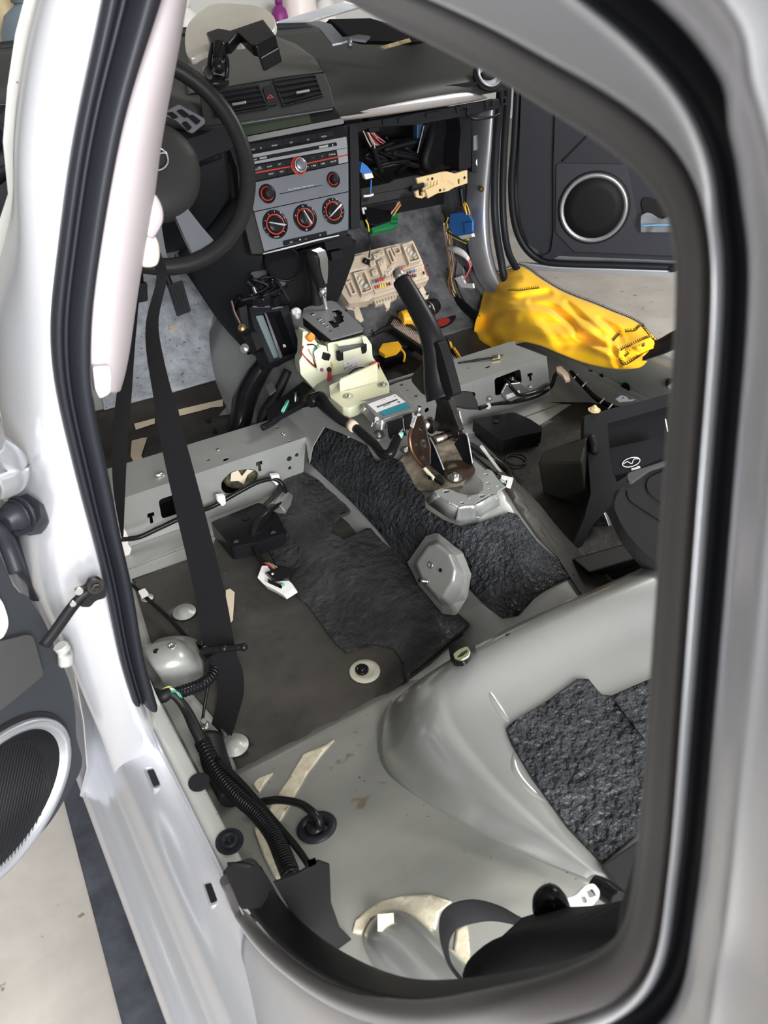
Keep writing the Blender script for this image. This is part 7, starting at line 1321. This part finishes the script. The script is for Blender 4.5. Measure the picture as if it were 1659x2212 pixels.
# centre console resting on the right
cs_ = thing('centre_console', 'removed black centre console lying on its side on the right rear floor', 'console', Z(1250, 1100, .26)); qn = Q(1000, 720, 3.456)
CN = P3(Z(1262, 895, .43), Z(1480, 835, .43), Z(1300, 1075, .31))
def cn(poly, h, t, nm, m=blk, holes=(), bev=.002, r=.006): return MB().prism(rnd([CN.at(*qn(*p), h) for p in poly], r), CN.n*-t, [[CN.at(*qn(*p), h) for p in q] for q in holes]).build(nm, m, cs_, bevel=bev)
cn([(905, 615), (1640, 425), (1850, 400), (1850, 1150), (1480, 1120), (1210, 1150), (1130, 1180), (1105, 1290), (960, 1440), (850, 1680), (805, 1610), (905, 1380), (955, 1190), (930, 880), (905, 800)], 0, .012, 'console_frame', holes=[[(1080, 675), (1590, 530), (1850, 470), (1850, 1000), (1560, 950), (1240, 1050), (1150, 1110), (1120, 1050), (1090, 850)]])
cn([(1050, 640), (1900, 440), (1900, 1100), (1200, 1150), (1100, 1120)], -.06, .003, 'bin_floor', blks)
MB().strip([CN.at(*qn(*p), -.01) for p in ((1080, 675), (1590, 530), (1850, 470))], [CN.at(*qn(*p), -.06) for p in ((1080, 675), (1590, 530), (1850, 470))], CN.b*.002).build('bin_wall', blks, cs_); MB().strip([CN.at(*qn(*p), -.01) for p in ((1080, 675), (1090, 850), (1120, 1050), (1150, 1110))], [CN.at(*qn(*p), -.06) for p in ((1080, 675), (1090, 850), (1120, 1050), (1150, 1110))], CN.a*.002).build('bin_wall', blks, cs_)
emc = CN.at(*qn(1256, 962), -.008); er = (CN.at(*qn(1330, 940))-CN.at(*qn(1180, 985))).normalized(); eu = CN.n.cross(er)
embl = MB().prism([CN.at(*qn(*p), -.012) for p in ((1090, 860), (1450, 780), (1560, 900), (1240, 1040), (1130, 1060))], CN.n*-.004).build('emblem_panel', blks, cs_)
pm2 = mat('white_print', (.75, .75, .75), .4)
MB().tube([emc+er*.0215*math.cos(a)+eu*.0085*math.sin(a) for a in [2*math.pi*k/28 for k in range(28)]], .0008, 5, closed=True, sub=1).build('emblem_oval', pm2, embl)
MB().tube([emc-er*.020+eu*.001, emc-er*.008+eu*.003, emc-eu*.003, emc+er*.008+eu*.004, emc+er*.019+eu*.002], .0008, 5).build('emblem_wing', pm2, embl)
text('mazda', emc+er*.006-eu*.0135, er, eu, .0085, pm2, embl, bold=.0001)
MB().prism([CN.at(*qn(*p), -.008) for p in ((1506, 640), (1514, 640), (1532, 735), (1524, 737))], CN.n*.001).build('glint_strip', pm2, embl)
# hinge and left box body
loft([Z(*qn(*p), z) for p, z in (((555, 968), .36), ((612, 870), .37), ((935, 765), .40), ((890, 965), .385))], [Z(*qn(*p), z) for p, z in (((600, 1195), .275), ((640, 1120), .26), ((960, 1000), .26), ((930, 1300), .27))]).build('storage_box', mat('brownish_black_plastic', (.022, .021, .017), .6), cs_, bevel=.004)
MB().tube([CN.at(*qn(960, 770), .008), CN.at(*qn(985, 850), .010), CN.at(*qn(975, 900), .008)], [.012, .016, .010], 10, flat=.6).build('hinge_arm', blk, cs_)
for q in (((1140, 490), (1180, 462), (1220, 470), (1240, 495), (1290, 490), (1270, 505), (1170, 515)), ((1530, 395), (1560, 370), (1590, 365), (1605, 390), (1580, 410), (1540, 420))): cn(q, .002, .004, 'mount_ear', satind, [[(q[1][0]+5, q[1][1]+18), (q[1][0]+20, q[1][1]+14), (q[1][0]+22, q[1][1]+22), (q[1][0]+7, q[1][1]+26)]], .0005, .001)
MB().bolt(Z(*qn(980, 575), .43), (0, 0, 1), .007).build('rubber_stop', crm2, cs_)
for k in range(3): MB().tube([CN.at(*qn(1033+9*k, 1305+8*k), -.02), CN.at(*qn(1075+9*k, 1400), -.022), CN.at(*qn(1130+9*k, 1575), -.03)], .0018, 6).build('trim_line', steel if k == 0 else satind, cs_)
loft([Z(*qn(*p), .33) for p in ((810, 1680), (1240, 1560), (1330, 1500), (1400, 1640), (1240, 1700), (940, 1790))], [Z(*qn(*p), .27) for p in ((830, 1740), (1240, 1620), (1350, 1560), (1410, 1690), (1250, 1750), (960, 1830))]).build('console_foot', blk, cs_, bevel=.004)
ch = thing('console_cushion', 'dark fabric armrest cushion piled against the removed console', 'cushion', Z(1400, 1150, .40))
CH = P3(Z(1360, 1060, .47), Z(1500, 1010, .49), Z(1440, 1230, .44))
MB().prism(rnd([CH.at(*qn(*p)) for p in ((1225, 1045), (1590, 925), (1800, 880), (1800, 2000), (1510, 1760), (1330, 1620), (1190, 1450), (1120, 1290), (1160, 1180), (1230, 1110))], .02), CH.n*-.035).build('cushion_body', fabric, ch, bevel=.012, seg=4)
MB().prism(rnd([CH.at(*qn(*p), .003) for p in ((1390, 1075), (1560, 1000), (1800, 950), (1800, 1500), (1540, 1305), (1385, 1190), (1368, 1130))], .012), CH.n*-.006).build('raised_panel', fabric, ch, bevel=.003)
MB().tube([CH.at(*qn(*p), .001) for p in ((1225, 1180), (1250, 1250), (1380, 1340), (1600, 1480))], .0012, 5).build('seam', blk, ch)
MB().prism(rnd([CH.at(*qn(*p), .006) for p in ((1225, 1045), (1590, 925), (1600, 950), (1400, 1010), (1260, 1110), (1232, 1100))], .006), CH.n*-.008).build('edge_pad', mat('grey_edge', (.05, .05, .05), .6), ch, bevel=.003)
# black belt/seat edge beyond, right of the cloth
bx_ = thing('far_seat_belt_cover', 'black padded strip along the far sill at the right end of the yellow cloth', 'trim panel', X(1450, 730, .68))
MB().tube([X(1385, 765, .66), X(1430, 748, .67), X(1480, 725, .68), X(1600, 690, .68)], [.016, .020, .022], 10).build('padded_strip', blk, bx_)
